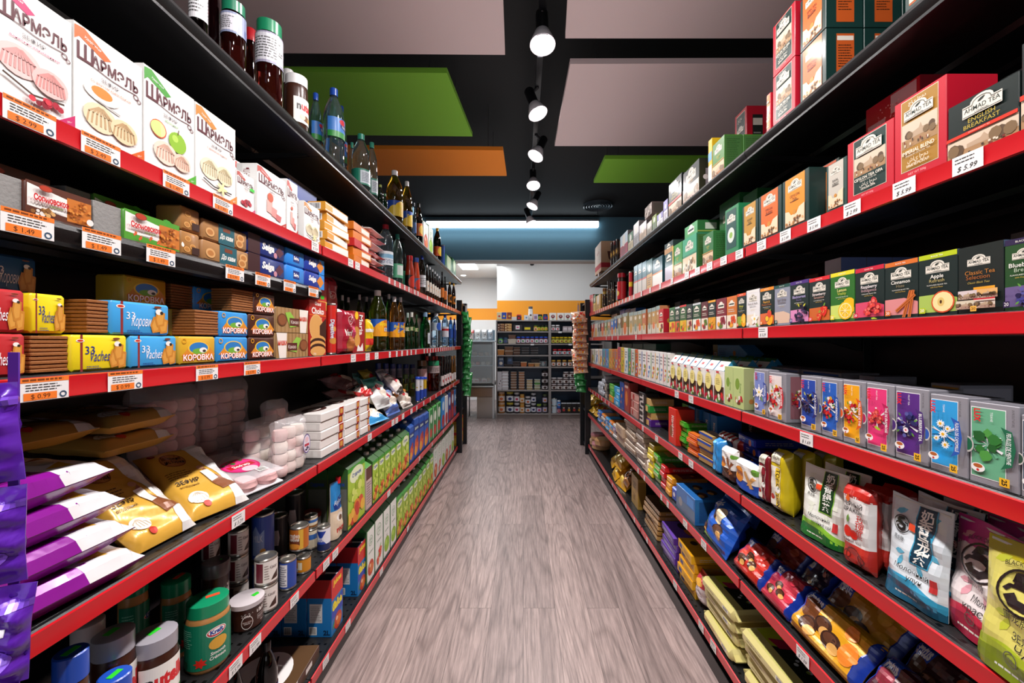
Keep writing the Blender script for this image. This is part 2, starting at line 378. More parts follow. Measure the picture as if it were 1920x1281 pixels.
# soffit tube light
e = tag(empty('tube_light', (-.16, 5.95, 3.12)), 'long bright white tube light across the top of the blue wall', 'tube light')
b = MB(); b.box(-1.29, 1.29, -.03, .05, .045, .075, ('#dfe8f0', 'metal')); b.build('housing', e)
b = MB(); b.box(-1.285, 1.285, -.035, .03, -.045, .044, emit('tube_glow', '#eaf8ff', 4.5), .01); b.build('diffuser', e)
e = tag(empty('ceiling_vent', (1.02, 5.45, 3.235)), 'round black ceiling vent with rings above the far end of the tea rack', 'vent')
b = MB()
for r in (.2, .165, .13, .095, .06, .03): b.lathe([(r, .012), (r - .004, -.02 + (.2 - r) * .05), (r - .016, -.012), (r - .02, .012)], ('#39434c', 'plastic'), 32)
b.build('vent_rings', e)
b = MB(); b.lathe([(0, -.008), (.006, -.12), (0, -.125)], ('#30383f', 'plastic'), 6); b.build('pull_rod', e)
e = tag(empty('recessed_ceiling_light', (-1.09, 7.8, 2.862)), 'square bright recessed ceiling light in the back room', 'ceiling light')
b = MB(); b.box(-.16, .16, -.43, .43, -.004, .005, emit('panel_glow', '#f4faff', 6)); b.build('diffuser', e)
e = tag(empty('downlight', (-1.35, 9.0, 2.86)), 'small round downlight in the back room ceiling', 'downlight')
b = MB(); b.lathe([(0, 0), (.05, 0), (.06, .007)], emit('down_glow', '#ffffff', 6), 16); b.build('lens', e)
e = tag(empty('security_camera', (.165, 7.42, 2.868)), 'small dark dome security camera under the back ceiling', 'security camera')
b = MB(); b.lathe([(.055, 0), (.06, -.03), (.05, -.04), (0, -.04)][::-1], ('#d8d8d8', 'plastic'), 18); b.build('mount', e)
b = MB(); b.lathe([(0, -.085), (.03, -.075), (.045, -.04)], ('#15171a', 'plastic'), 18); b.build('dome', e)

# ------------------------------------------------------------------ the two shelf racks
RY = {-1: [.28, 1.496, 2.716, 3.63, 4.85], 1: [.212, 1.431, 2.65, 3.565, 4.784]}
RX = {'LT': .755, 'L3': .759, 'LB': .763, 'L4': .763, 'L5': .777, 'L6': .783, 'L7': .801, 'RT': .803, 'R2': .80, 'R3': .791, 'R4': .787, 'R5': .785, 'R6': .781, 'R7': .786}
RZ = {'LT': 2.11, 'L3': 1.7385, 'LB': 1.574, 'L4': 1.321, 'L5': .914, 'L6': .517, 'L7': .106, 'RT': 2.067, 'R2': 1.716, 'R3': 1.425, 'R4': 1.126, 'R5': .827, 'R6': .522, 'R7': .144}
BACK = {-1: 1.22, 1: 1.24}
def deck_nodes(nt, b):
    N, L = nt.nodes, nt.links; b.inputs['Roughness'].default_value = .32; b.inputs['Metallic'].default_value = .35
    tc = N.new('ShaderNodeTexCoord'); sp = N.new('ShaderNodeSeparateXYZ'); L.new(tc.outputs['Object'], sp.inputs[0])
    def fr(o, s):
        m = N.new('ShaderNodeMath'); m.operation = 'MULTIPLY'; m.inputs[1].default_value = s; L.new(sp.outputs[o], m.inputs[0])
        f = N.new('ShaderNodeMath'); f.operation = 'FRACT'; L.new(m.outputs[0], f.inputs[0]); q = N.new('ShaderNodeMath'); q.operation = 'SUBTRACT'; q.inputs[1].default_value = .5; L.new(f.outputs[0], q.inputs[0]); a = N.new('ShaderNodeMath'); a.operation = 'ABSOLUTE'; L.new(q.outputs[0], a.inputs[0]); return a
    a, c = fr('X', 38), fr('Y', 24); mx = N.new('ShaderNodeMath'); mx.operation = 'MAXIMUM'; m2 = N.new('ShaderNodeMath'); m2.operation = 'MULTIPLY'; m2.inputs[1].default_value = .62
    L.new(a.outputs[0], m2.inputs[0]); L.new(m2.outputs[0], mx.inputs[0]); L.new(c.outputs[0], mx.inputs[1])
    lt = N.new('ShaderNodeMath'); lt.operation = 'LESS_THAN'; lt.inputs[1].default_value = .12; L.new(mx.outputs[0], lt.inputs[0])
    mi = N.new('ShaderNodeMix'); mi.data_type = 'RGBA'; mi.inputs[6].default_value = srgb('#2b2b2c'); mi.inputs[7].default_value = srgb('#030303'); L.new(lt.outputs[0], mi.inputs[0]); L.new(mi.outputs[2], b.inputs['Base Color'])
    no = N.new('ShaderNodeTexNoise'); no.inputs['Scale'].default_value = 260; L.new(tc.outputs['Object'], no.inputs['Vector']); bp = N.new('ShaderNodeBump'); bp.inputs['Strength'].default_value = .12; bp.inputs['Distance'].default_value = .002; L.new(no.outputs['Fac'], bp.inputs['Height']); L.new(bp.outputs[0], b.inputs['Normal'])
DECK = nodemat('perforated_black_steel', deck_nodes); BLK = mat('#1b1b1d', 'black'); RED = mat('#c8121e', 'rail'); GAP = mat('#0c0c0e', 'black')
TAGM = {}
def tagmesh(style, price):
    """price tag mesh facing -y, centred, .034 high"""
    if (style, price) in TAGM: return TAGM[(style, price)]
    b = MB(); w, h = {'A': (.066, .036), 'B': (.05, .034), 'C': (.03, .033)}[style]; b.box(-w / 2, w / 2, -.0006, 0, -h / 2, h / 2, ('#ece9e8', 'card'), .0002)
    p = P(w, h)
    if style == 'A':
        p.rect(0, .8, 1, 1, '#f07a2a').fine(.06, .83, .94, .97, 1, '#7a3a10', .6).fine(.12, .42, .88, .76, 3, '#3c3c3c', .35).rect(.08, .04, .74, .36, '#f07a2a').text(price, .41, .2, .2, '#3a1c08', .55)
        p.ring(.87, .2, .08, .03, '#2b4a66', 10)
    else:
        p.fine(.1, .55, .9, .92, 2, '#333', .3).text(price, .5, .28, .26, '#222', .7, shear=.3)
    p.put(b, lambda u, v, o: (u - w / 2, -.0006 - o, v - h / 2), 'card', o0=.0002, dk=.00006)
    o = b.build('price_tag', smooth=False); TAGM[(style, price)] = o.data; bpy.data.objects.remove(o); return TAGM[(style, price)]
PR = ['$ 0.99', '$ 1.49', '$ 2.49', '$ 3.29', '$ 1.59', '$ 5.99', '$ 1.69', '$ 2.99', '$ 7.99', '$ 1.99']
def rack(s, rows, label):
    root = tag(empty('shelf_rack', (0, (RY[s][0] + RY[s][-1]) / 2, 0)), label, 'shelf rack')
    oy = root.location.y; bk = BACK[s]
    X = lambda a: s * a
    def bx(b, a0, a1, y0, y1, z0, z1, mt, c=.001): b.box(min(X(a0), X(a1)), max(X(a0), X(a1)), y0 - oy, y1 - oy, z0, z1, mt, c)
    ys = RY[s]
    for y0, y1 in zip(ys, ys[1:]):
        b = MB(); bx(b, bk, bk + .02, y0 + .002, y1 - .002, .1, 2.2, ('#141316', 'black'))
        b.build('back_panel', root)
    for y in ys:
        b = MB(); bx(b, bk - .03, bk - .0005, y - .015, y + .015, 0, 2.22, ('#101012', 'black')); b.build('upright', root)
    kx = .816 if s < 0 else .792
    b = MB(); bx(b, kx - .004, kx + .02, ys[0], ys[-1], 0, .066, ('#232021', 'black')); b.build('kick_plate', root)
    out = {}
    for r in rows:
        xl, z = RX[r], RZ[r]; red = r not in ('LT', 'RT', 'LB'); D = bk - .032 - xl
        for i, (y0, y1) in enumerate(zip(ys, ys[1:])):
            if r == 'LB' and i: continue
            d = .3 if r == 'LB' else D
            lip = [(0, -.004), (.004, 0)] if red else [(.0, -.034), (-.006, -.024), (-.008, -.014), (-.005, -.005), (.003, 0)]
            pr = lip + [(d, 0), (d, -.03), (d - .03, -.03), (d - .03, -.016), (d * .68, -.016), (d * .66, -.028), (d * .6, -.028), (d * .58, -.016), (d * .3, -.016), (d * .28, -.03), (d * .2, -.03), (.03, -.041), (.0, -.041)]
            pts = [(X(xl + a), z + c) for a, c in pr]
            if s < 0: pts = pts[::-1]
            b = MB(); b.prism(pts, y0 + .0015 - oy, y1 - .0015 - oy, BLK)
            bx(b, xl + .012, xl + d - .005, y0 + .004, y1 - .004, z - .001, z + .0006, DECK, .0003)
            sh = b.build('shelf', root, ang=25); out[(r, i)] = sh
            if r == 'LB':
                for yy in (y0 + .01, y1 - .01):
                    q = MB(); bx(q, xl + .26, xl + D, yy - .006, yy + .006, z - .06, z - .002, BLK); q.build('bracket', sh)
            if red:
                b = MB(); a0 = xl - .005
                pf = [(X(a0 + .0045), z - .002), (X(a0), z - .0035), (X(a0 + .0012), z - .02), (X(a0), z - .037), (X(a0 + .0045), z - .039)]
                b.prism(pf if s > 0 else pf[::-1], y0 + .006 - oy, y1 - .006 - oy, RED); b.build('price_rail', sh, ang=60)
            if r not in ('L7', 'R7', 'LB'):
                for yy in (y0 + .006, y1 - .006):
                    q = MB(); tri = [(X(xl + d), z - .03), (X(xl + d), z - .085), (X(xl + d * .75), z - .055), (X(xl + .05), z - .0415), (X(xl + .05), z - .03)]
                    q.prism(tri if s > 0 else tri[::-1], yy - .0015 - oy, yy + .0015 - oy, BLK); q.build('bracket', sh)
    def tags(r, lst):
        for px, st, k in lst:
            Y = F * RX[r] / abs(CX - px); i = next((j for j in range(4) if ys[j] <= Y <= ys[j + 1]), 3)
            sh = out.get((r, i)) or out[(r, 0)]
            hw = {'A': .033, 'B': .025, 'C': .015}[st] + .008
            Y = min(max(Y, ys[i] + hw), ys[i + 1] - hw)
            t = bpy.data.objects.new('price_tag', tagmesh(st, PR[k % len(PR)])); COL.objects.link(t); t.parent = sh
            off = .0092 if r == 'LB' else .0058
            t.location = (X(RX[r] - off), Y - oy, RZ[r] - .0205); t.rotation_euler = (0, 0, -s * pi / 2)
    return root, tags
LR, ltags = rack(-1, ['LT', 'L3', 'LB', 'L4', 'L5', 'L6', 'L7'], 'long black shelf rack with red price rails holding sweets, jars and drinks')
RR, rtags = rack(1, ['RT', 'R2', 'R3', 'R4', 'R5', 'R6', 'R7'], 'long black shelf rack with red price rails holding tea and biscuits')
def seq(a, bb, n, st='C', k0=0):
    """n tags evenly spaced along the shelf between two picture columns"""
    A, B = 1 / abs(CX - a), 1 / abs(CX - bb); return [(CX + math.copysign(1 / (A + (B - A) * i / max(1, n - 1)), a - CX), st, k0 + i) for i in range(n)]
ltags('L3', [(50, 'A', 7), (184, 'A', 2), (326, 'A', 1), (414, 'A', 9), (588, 'B', 3)] + seq(655, 668, 2, 'B') + seq(728, 765, 5) + seq(776, 782, 2) + seq(800, 850, 10))
ltags('LB', [(42, 'A', 1), (182, 'A', 1), (294, 'A', 1), (434, 'A', 0), (487, 'A', 0), (538, 'A', 2), (583, 'A', 0)])
ltags('L4', [(77, 'A', 0), (230, 'A', 0), (384, 'A', 0), (469, 'A', 0), (660, 'B', 2), (687, 'B', 3), (704, 'B', 4), (729, 'C', 1), (742, 'C', 2), (752, 'C', 3), (762, 'C', 4)] + seq(771, 778, 2) + seq(794, 850, 14))
ltags('L5', [(443, 'B', 3), (691, 'B', 2), (735, 'B', 4), (742, 'B', 1), (754, 'B', 6), (768, 'B', 6), (780, 'C', 6)] + seq(793, 849, 7))
ltags('L6', [(438, 'B', 5), (475, 'B', 9), (549, 'B', 2), (609, 'B', 3), (626, 'B', 1), (727, 'B', 5), (785, 'C', 2), (809, 'C', 4), (830, 'C', 3), (846, 'C', 3)])
ltags('L7', [(608, 'B', 3), (650, 'B', 3), (713, 'B', 3), (763, 'B', 2), (812, 'C', 1), (830, 'C', 4), (851, 'C', 2)])
rtags('R2', [(1820, 'B', 5), (1700, 'B', 5), (1602, 'B', 7), (1530, 'B', 5), (1476, 'B', 2), (1431, 'B', 3)] + seq(1390, 1290, 5, 'B') + seq(1262, 1190, 5, 'C') + seq(1182, 1118, 14))
rtags('R3', [(1434, 'B', 3), (1194, 'C', 5), (1160, 'C', 2), (1149, 'C', 3), (1138, 'C', 2), (1112, 'C', 3), (1109, 'C', 2)])
rtags('R4', [(1516, 'B', 6), (1298, 'B', 4), (1271, 'B', 2)])
rtags('R5', [(1298, 'B', 5), (1278, 'B', 2), (1233, 'B', 3), (1207, 'C', 3)] + seq(1143, 1108, 7))
rtags('R6', [(1509, 'B', 4), (1322, 'B', 3), (1287, 'B', 6), (1254, 'C', 3), (1242, 'C', 4), (1210, 'C', 3), (1198, 'C', 2)])
rtags('R7', [(1340, 'B', 2), (1317, 'B', 3), (1268, 'B', 4), (1215, 'C', 2), (1191, 'C', 1), (1175, 'C', 5), (1158, 'C', 4), (1150, 'C', 4), (1142, 'C', 3), (1108, 'C', 2)])
# ------------------------------------------------------------------ product builders (front faces -y at y=0, base z=0)
def flat_front(w): return lambda u, v, o: (u - w / 2, -o, v)
def carton(w, h, d, base='#ffffff', front=None, near=None, top=None, s=-1, name='carton', kind='card', c=.0012):
    b = MB(); b.box(-w / 2, w / 2, 0, d, 0, h, (base, kind), c)
    if front: p = P(w, h); front(p); p.put(b, flat_front(w), kind)
    if near:
        p = P(d, h); near(p)
        p.put(b, (lambda u, v, o: (-w / 2 - o, d - u, v)) if s < 0 else (lambda u, v, o: (w / 2 + o, u, v)), kind)
    if top: p = P(w, d); top(p); p.put(b, lambda u, v, o: (u - w / 2, v, h + o), kind)
    return b.build(name, smooth=False)
def wrap(b, r, z0, z1, fn, arc=pi * 1.1, a0=-pi / 2, kind='card', base=None, n=24, o=(0, 0)):
    """printed band round a cylinder of radius r"""
    W = arc * r; st = W / n
    f = lambda u, v, of: (o[0] + (r + of) * cos(a0 + (u - W / 2) / r), o[1] + (r + of) * sin(a0 + (u - W / 2) / r), z0 + v)
    if base:
        for i in range(n): b.poly([f(i * st, 0, .0002), f((i + 1) * st, 0, .0002), f((i + 1) * st, z1 - z0, .0002), f(i * st, z1 - z0, .0002)], (base, kind))
    if fn: p = P(W, z1 - z0); fn(p); p.put(b, f, kind, lu=[i * st for i in range(1, n)])
SHAPES = {  # (r fraction, z fraction) profiles; cap starts where the list ends
    'soda': [(0, .0), (.72, 0), (.95, .03), (1, .08), (1, .3), (.93, .34), (1, .38), (1, .62), (.9, .72), (.55, .84), (.34, .9), (.32, .93)],
    'water': [(0, 0), (.75, 0), (1, .04), (1, .1), (.95, .13), (1, .16), (1, .25), (.95, .28), (1, .31), (1, .7), (.92, .78), (.6, .87), (.38, .91), (.36, .94)],
    'beer': [(0, 0), (.9, 0), (1, .03), (1, .58), (.85, .66), (.45, .76), (.4, .82), (.36, .95)],
    'wine': [(0, 0), (.92, 0), (1, .02), (1, .62), (.85, .7), (.42, .78), (.38, .82), (.37, .9)],
    'sauce': [(0, 0), (.9, 0), (1, .03), (1, .5), (.9, .62), (.7, .75), (.62, .85), (.6, .9)],
    'jar': [(0, 0), (.88, 0), (1, .05), (1, .74), (.93, .82), (.84, .86)],
    'tall': [(0, 0), (.9, 0), (1, .03), (1, .6), (.9, .68), (.8, .76), (.82, .84), (.82, .88)]}
def bottle(h, r, c, cap, shape='soda', lab=None, lz=(.35, .62), labc='#ffffff', kind='glass', capn='cap', name='bottle', fill=None, arc=2 * pi, n=20, lk='card'):
    pr = [(a * r, z * h) for a, z in SHAPES[shape]]; zt = pr[-1][1]; rt = pr[-1][0]
    b = MB(); b.lathe(pr + [(0, zt)], (c, kind), n)
    o = b.build(name, ang=50)
    if fill:
        b = MB(); q = [(max(0, a * r - .0025), z * h + (.003 if i else .003)) for i, (a, z) in enumerate(SHAPES[shape]) if z <= fill[1]]
        b.lathe(q + [(0, q[-1][1])], (fill[0], 'glass' if len(fill) < 3 else fill[2]), n); b.build('contents', o)
    b = MB(); rc = rt * 1.12 + .001
    wd = shape in ('jar',)
    hc = h - zt + .008
    b.lathe([(rc, zt - .008), (rc, h - .002), (rc * .9, h), (0, h)], (cap, 'plastic'), n); b.build('lid' if wd else capn, o)
    if lab is not None:
        b = MB(); rl = r + .0012; wrap(b, rl, lz[0] * h, lz[1] * h, lab if callable(lab) else None, arc, base=labc, kind=lk, n=26); b.build('label', o)
    return o
def can(h, r, fn, base, lid='#b8b4ac', name='tin_can', lidk='metal', capc=None, n=24):
    b = MB(); b.lathe([(0, .002), (r - .002, .001), (r, .003), (r - .0015, .007), (r - .0015, h - .007), (r, h - .003), (r - .002, h), (r - .004, h), (r - .005, h - .004), (0, h - .004)], ('#c0bcb4', 'metal'), n)
    o = b.build(name); b = MB(); wrap(b, r - .0008, .008, h - .008, fn, 2 * pi, base=base, n=28); b.build('label', o)
    if capc: b = MB(); b.lathe([(r + .002, h - .014), (r + .002, h + .002), (r, h + .004), (0, h + .004)], (capc, 'plastic'), n); b.build('lid', o)
    return o
def sticker(b, x, y, z, sx=.018, sy=.011, c='#2fd02f'):
    b.box(x - sx / 2, x + sx / 2, y - sy / 2, y + sy / 2, z, z + .0005, (c, 'card'), .0001)
def bagsurf(w, h, t, kind, wr=.003, seed=0, nu=16, nv=18):
    rnd = random.Random(seed); ph = [rnd.random() * 6.3 for _ in range(6)]; G = {}
    def g(u, v):
        e = (1 - abs(2 * u - 1) ** 3.2) ** .75
        if kind == 'pillow': k = max(0, min(1, min(v - .05, .95 - v) / .3)); k = max(0, 1 - (1 - k) ** 2.2) ** .8
        elif kind == 'brick': e = (1 - abs(2 * u - 1) ** 7) ** .6; k = max(0, min(1, min(v - .015, .985 - v) / .08)) ** .42
        else: k = (1 - max(0, v) ** 1.5) * (.82 + .18 * min(1, v / .12))
        return e * k
    def S(u, v, sg):
        a = g(u, v); wv = wr * (sin(ph[0] + 9 * u + 4 * v) * sin(ph[1] + 7 * v - 3 * u) + .6 * sin(ph[2] + 17 * u * v + 11 * v) + .5 * sin(ph[4] + 23 * v + 6 * u)) * min(1, a * 2.5)
        x = (u - .5) * w * (1 - (.05 if kind != 'brick' else .01) * sin(pi * v) + .012 * sin(ph[3] + 8 * v)); z = v * h + .012 * h * sin(ph[5] + 5 * u) * (v ** 3)
        return (x, sg * (t / 2 * a + wv) + .0009 * sg, z)
    FG = [[S(i / nu, j / nv, -1) for j in range(nv + 1)] for i in range(nu + 1)]
    BG = [[S(i / nu, j / nv, 1) for j in range(nv + 1)] for i in range(nu + 1)]
    return FG, BG
def bag(w, h, t, c, fn=None, kind='pillow', name='bag', mk='foil', seed=0, back=None, bfn=None, wr=.003, nu=16, nv=18, clear=None):
    """filled bag, front at -y; artwork follows its creases"""
    FG, BG = bagsurf(w, h, t, kind, wr, seed, nu, nv); b = MB()
    b.grid(FG, (c, mk)); b.grid(BG, (back or c, mk), True)
    if kind == 'stand': b.poly([FG[i][0] for i in range(nu + 1)] + [BG[i][0] for i in range(nu, -1, -1)], (c, mk))
    for i in (0, nu):
        for j in range(nv): b.poly([FG[i][j], BG[i][j], BG[i][j + 1], FG[i][j + 1]], (c, mk))
    for j in (0, nv):
        if j == 0 and kind == 'stand': continue
        for i in range(nu): b.poly([FG[i][j], FG[i + 1][j], BG[i + 1][j], BG[i][j]], (c, mk))
    def pt(G, sg):
        def f(u, v, o):
            a, q = max(0, min(nu - 1e-6, u / w * nu)), max(0, min(nv - 1e-6, v / h * nv)); i, j = int(a), int(q); fu, fv = a - i, q - j
            A, B, C_, D = Vector(G[i][j]), Vector(G[i + 1][j]), Vector(G[i + 1][j + 1]), Vector(G[i][j + 1])
            p = A * (1 - fu) * (1 - fv) + B * fu * (1 - fv) + C_ * fu * fv + D * (1 - fu) * fv
            n = (B - A).cross(D - A); n = n.normalized() if n.length > 1e-9 else Vector((0, -1, 0))
            return p + n * (o + .0004) * (1 if sg < 0 else -1)
        return f
    lu = [w * i / nu for i in range(1, nu)]; lv = [h * j / nv for j in range(1, nv)]
    if fn: p = P(w, h); fn(p); p.put(b, pt(FG, -1), mk, lu, lv, .0004, .00012)
    return b.build(name, ang=70)
def packet(w, h, d, c, fn, s=-1, end=.32, bis='#b56a2a', n=9, name='biscuit_packet', mk='ink', clear=True):
    """sleeve-wrapped block of biscuits whose near end shows through the wrapper"""
    e = end * w if clear else 0
    x0, x1 = (-w / 2 + e, w / 2) if s < 0 else (-w / 2, w / 2 - e)
    b = MB(); b.box(x0, x1, 0, d, 0, h, (c, mk), .004); p = P(x1 - x0, h); fn(p)
    p.put(b, lambda u, v, o: (x0 + u, -o, v), mk); o = b.build(name, ang=50)
    if clear:
        b = MB(); a0, a1 = (-w / 2 + .002, x0 - .0005) if s < 0 else (x1 + .0005, w / 2 - .002)
        for i in range(n):
            z0 = .002 + (h - .004) * i / n; b.box(a0, a1, .004 + .001 * (i % 2), d - .004, z0 + .0003, z0 + (h - .004) / n - .0006, (bis, 'food'), .0012)
        b.build('biscuits', o)
    return o
def lidcap(o, x, y, z, r=.013, c='#eef0f0', hh=.012, name='cap'):
    b = MB(); b.lathe([(r, 0), (r, hh * .8), (r * .9, hh), (0, hh)], (c, 'plastic'), 12, o=(x, y, z)); return b.build(name, o)
def juice(w, h, d, base, front, near=None, s=-1, cap='#eef0f0', topc=None, slope=.2, name='juice_carton'):
    """drink carton whose top slopes up to the back, with a screw cap"""
    b = MB(); k = h * (1 - .11)
    b.box(-w / 2, w / 2, 0, d, 0, k, (base, 'card'), .0015)
    b.prism([(0, k - .001), (d * .55, h), (d, h), (d, k - .001)], -w / 2 + .001, w / 2 - .001, (topc or base, 'card'), 'x')
    if front: p = P(w, k); front(p); p.put(b, flat_front(w), 'ink')
    if near: p = P(d, k); near(p); p.put(b, (lambda u, v, o: (-w / 2 - o, d - u, v)) if s < 0 else (lambda u, v, o: (w / 2 + o, u, v)), 'ink')
    o = b.build(name, smooth=False)
    if cap: lidcap(o, 0, d * .72, h, .014, cap, .014)
    return o

# ------------------------------------------------------------------ placing
from mathutils.bvhtree import BVHTree
REG = []
def wtree(o, dz=0):
    M = Matrix.LocRotScale(o.location + Vector((0, 0, dz)), o.rotation_euler, None); vs = [M @ v.co for v in o.data.vertices]
    lo = [min(v[i] for v in vs) for i in range(3)]; hi = [max(v[i] for v in vs) for i in range(3)]
    return vs, lo, hi
def reg(o, vs=None):
    if o.type != 'MESH': return
    v, lo, hi = wtree(o); REG.append([lo, hi, o, None])
def drop(o, step=.003, n=90, top=9):
    """raise a bag until it rests on, and no longer cuts through, what was placed before it"""
    polys = [p.vertices[:] for p in o.data.polygons]; vs, lo, hi = wtree(o); near = [r for r in REG if r[0][0] < hi[0] and r[1][0] > lo[0] and r[0][1] < hi[1] and r[1][1] > lo[1] and r[1][2] > lo[2]]
    for r in near:
        if r[3] is None: v, _, _ = wtree(r[2]); r[3] = BVHTree.FromPolygons(v, [p.vertices[:] for p in r[2].data.polygons])
    dz = 0; n = max(1, min(n, int((top - hi[2]) / step)))
    for k in range(n):
        t = BVHTree.FromPolygons([v + Vector((0, 0, dz)) for v in vs], polys)
        if not any(r[0][2] < hi[2] + dz and r[1][2] > lo[2] + dz and t.overlap(r[3]) for r in near): break
        dz += step
    else: dz = 0
    o.location.z += dz; reg(o); return o
SEEN = {}
def add(o, label, cat, group=None):
    n = len(label.replace('-', ' ').split())
    if n < 4 or n > 17: print('LABEL LENGTH', n, label)
    k = label.lower()
    if k in SEEN and (not group or SEEN[k] != group): print('SAME LABEL', label)
    SEEN[k] = group
    return tag(o, label, cat, group)
def geo(row, p0, p1, yt=None, back=.012):
    """real width, height, centre y and face distance of something on shelf `row` seen between columns p0 and p1, its near top corner at line yt"""
    s = -1 if row[0] == 'L' else 1; X = RX[row] + back
    near, far = (p0, p1) if s < 0 else (p1, p0)
    Y0, Y1 = F * X / abs(CX - near), F * X / abs(CX - far)
    h = (CY - yt) * Y0 / F + H - RZ[row] if yt is not None else None
    return s, X, Y0, Y1, h
def put(o, s, X, Y, z, yaw=0):
    o.location = (s * X, Y, z + .0008); o.rotation_euler = (0, 0, -s * pi / 2 + math.radians(yaw)); reg(o); return o
def box_at(row, p0, p1, yt, label, cat='box', base='#ffffff', front=None, near=None, top=None, d=.07, back=.012, dz=0, name='carton', group=None, yaw=0, kind='card', h=None, gap=.0015):
    s, X, Y0, Y1, hh = geo(row, p0, p1, yt, back); hh = h or (hh - dz); w = Y1 - Y0 - gap
    o = carton(w, hh, d, base, front, near, top, s, name, kind)
    put(o, s, X, (Y0 + Y1) / 2, RZ[row] + dz, yaw); add(o, label, cat, group); return o
def round_at(row, px, yt, label, cat, fn, back=.05, dz=0, group=None, yaw=0):
    """fn(h, s) builds the thing; centre column px, top line yt"""
    s = -1 if row[0] == 'L' else 1; X = RX[row] + back; Y = F * X / abs(CX - px); h = (CY - yt) * Y / F + H - RZ[row] - dz
    o = fn(h, s); put(o, s, X, Y, RZ[row] + dz, yaw); add(o, label, cat, group); return o
def pxw(row, px, dpx, back=.05):
    X = RX[row] + back; Y = F * X / abs(CX - px); return dpx * Y / F / math.sqrt(1 + (X / Y) ** 2) if True else 0

# ------------------------------------------------------------------ artwork
def zefir(p, x, y, r, a='#f3c7c2', b='#d99a97', n=7):
    p.ell(x, y, r, a, r * .85, 18)
    for i in range(n):
        t = -1.1 + 2.2 * i / (n - 1); p.line([(x + .1 * r * t, y + .62 * r * p.w / p.h), (x + r * .62 * t, y + .15 * r * p.w / p.h), (x + r * .72 * t, y - .5 * r * p.w / p.h)], r * .1, b)
def dots(p, x, y, rx, ry, n, r, cols, seed=1):
    rnd = random.Random(seed)
    for i in range(n):
        a = rnd.random() * 6.28; q = math.sqrt(rnd.random()); p.ell(x + rx * q * cos(a), y + ry * q * sin(a), r * (.75 + .5 * rnd.random()), cols[i % len(cols)], n=9)
def leaf(p, x, y, L, ang, c, wd=.35):
    a = math.radians(ang); R = p.w / p.h; f = lambda u, v: (x + (u * cos(a) - v * sin(a)) * L, y + (u * sin(a) + v * cos(a)) * L * R)
    p.poly([f(0, 0), f(.3, wd * .5), (f(.65, wd * .45)), f(1, 0), f(.65, -wd * .45), f(.3, -wd * .5)], c)
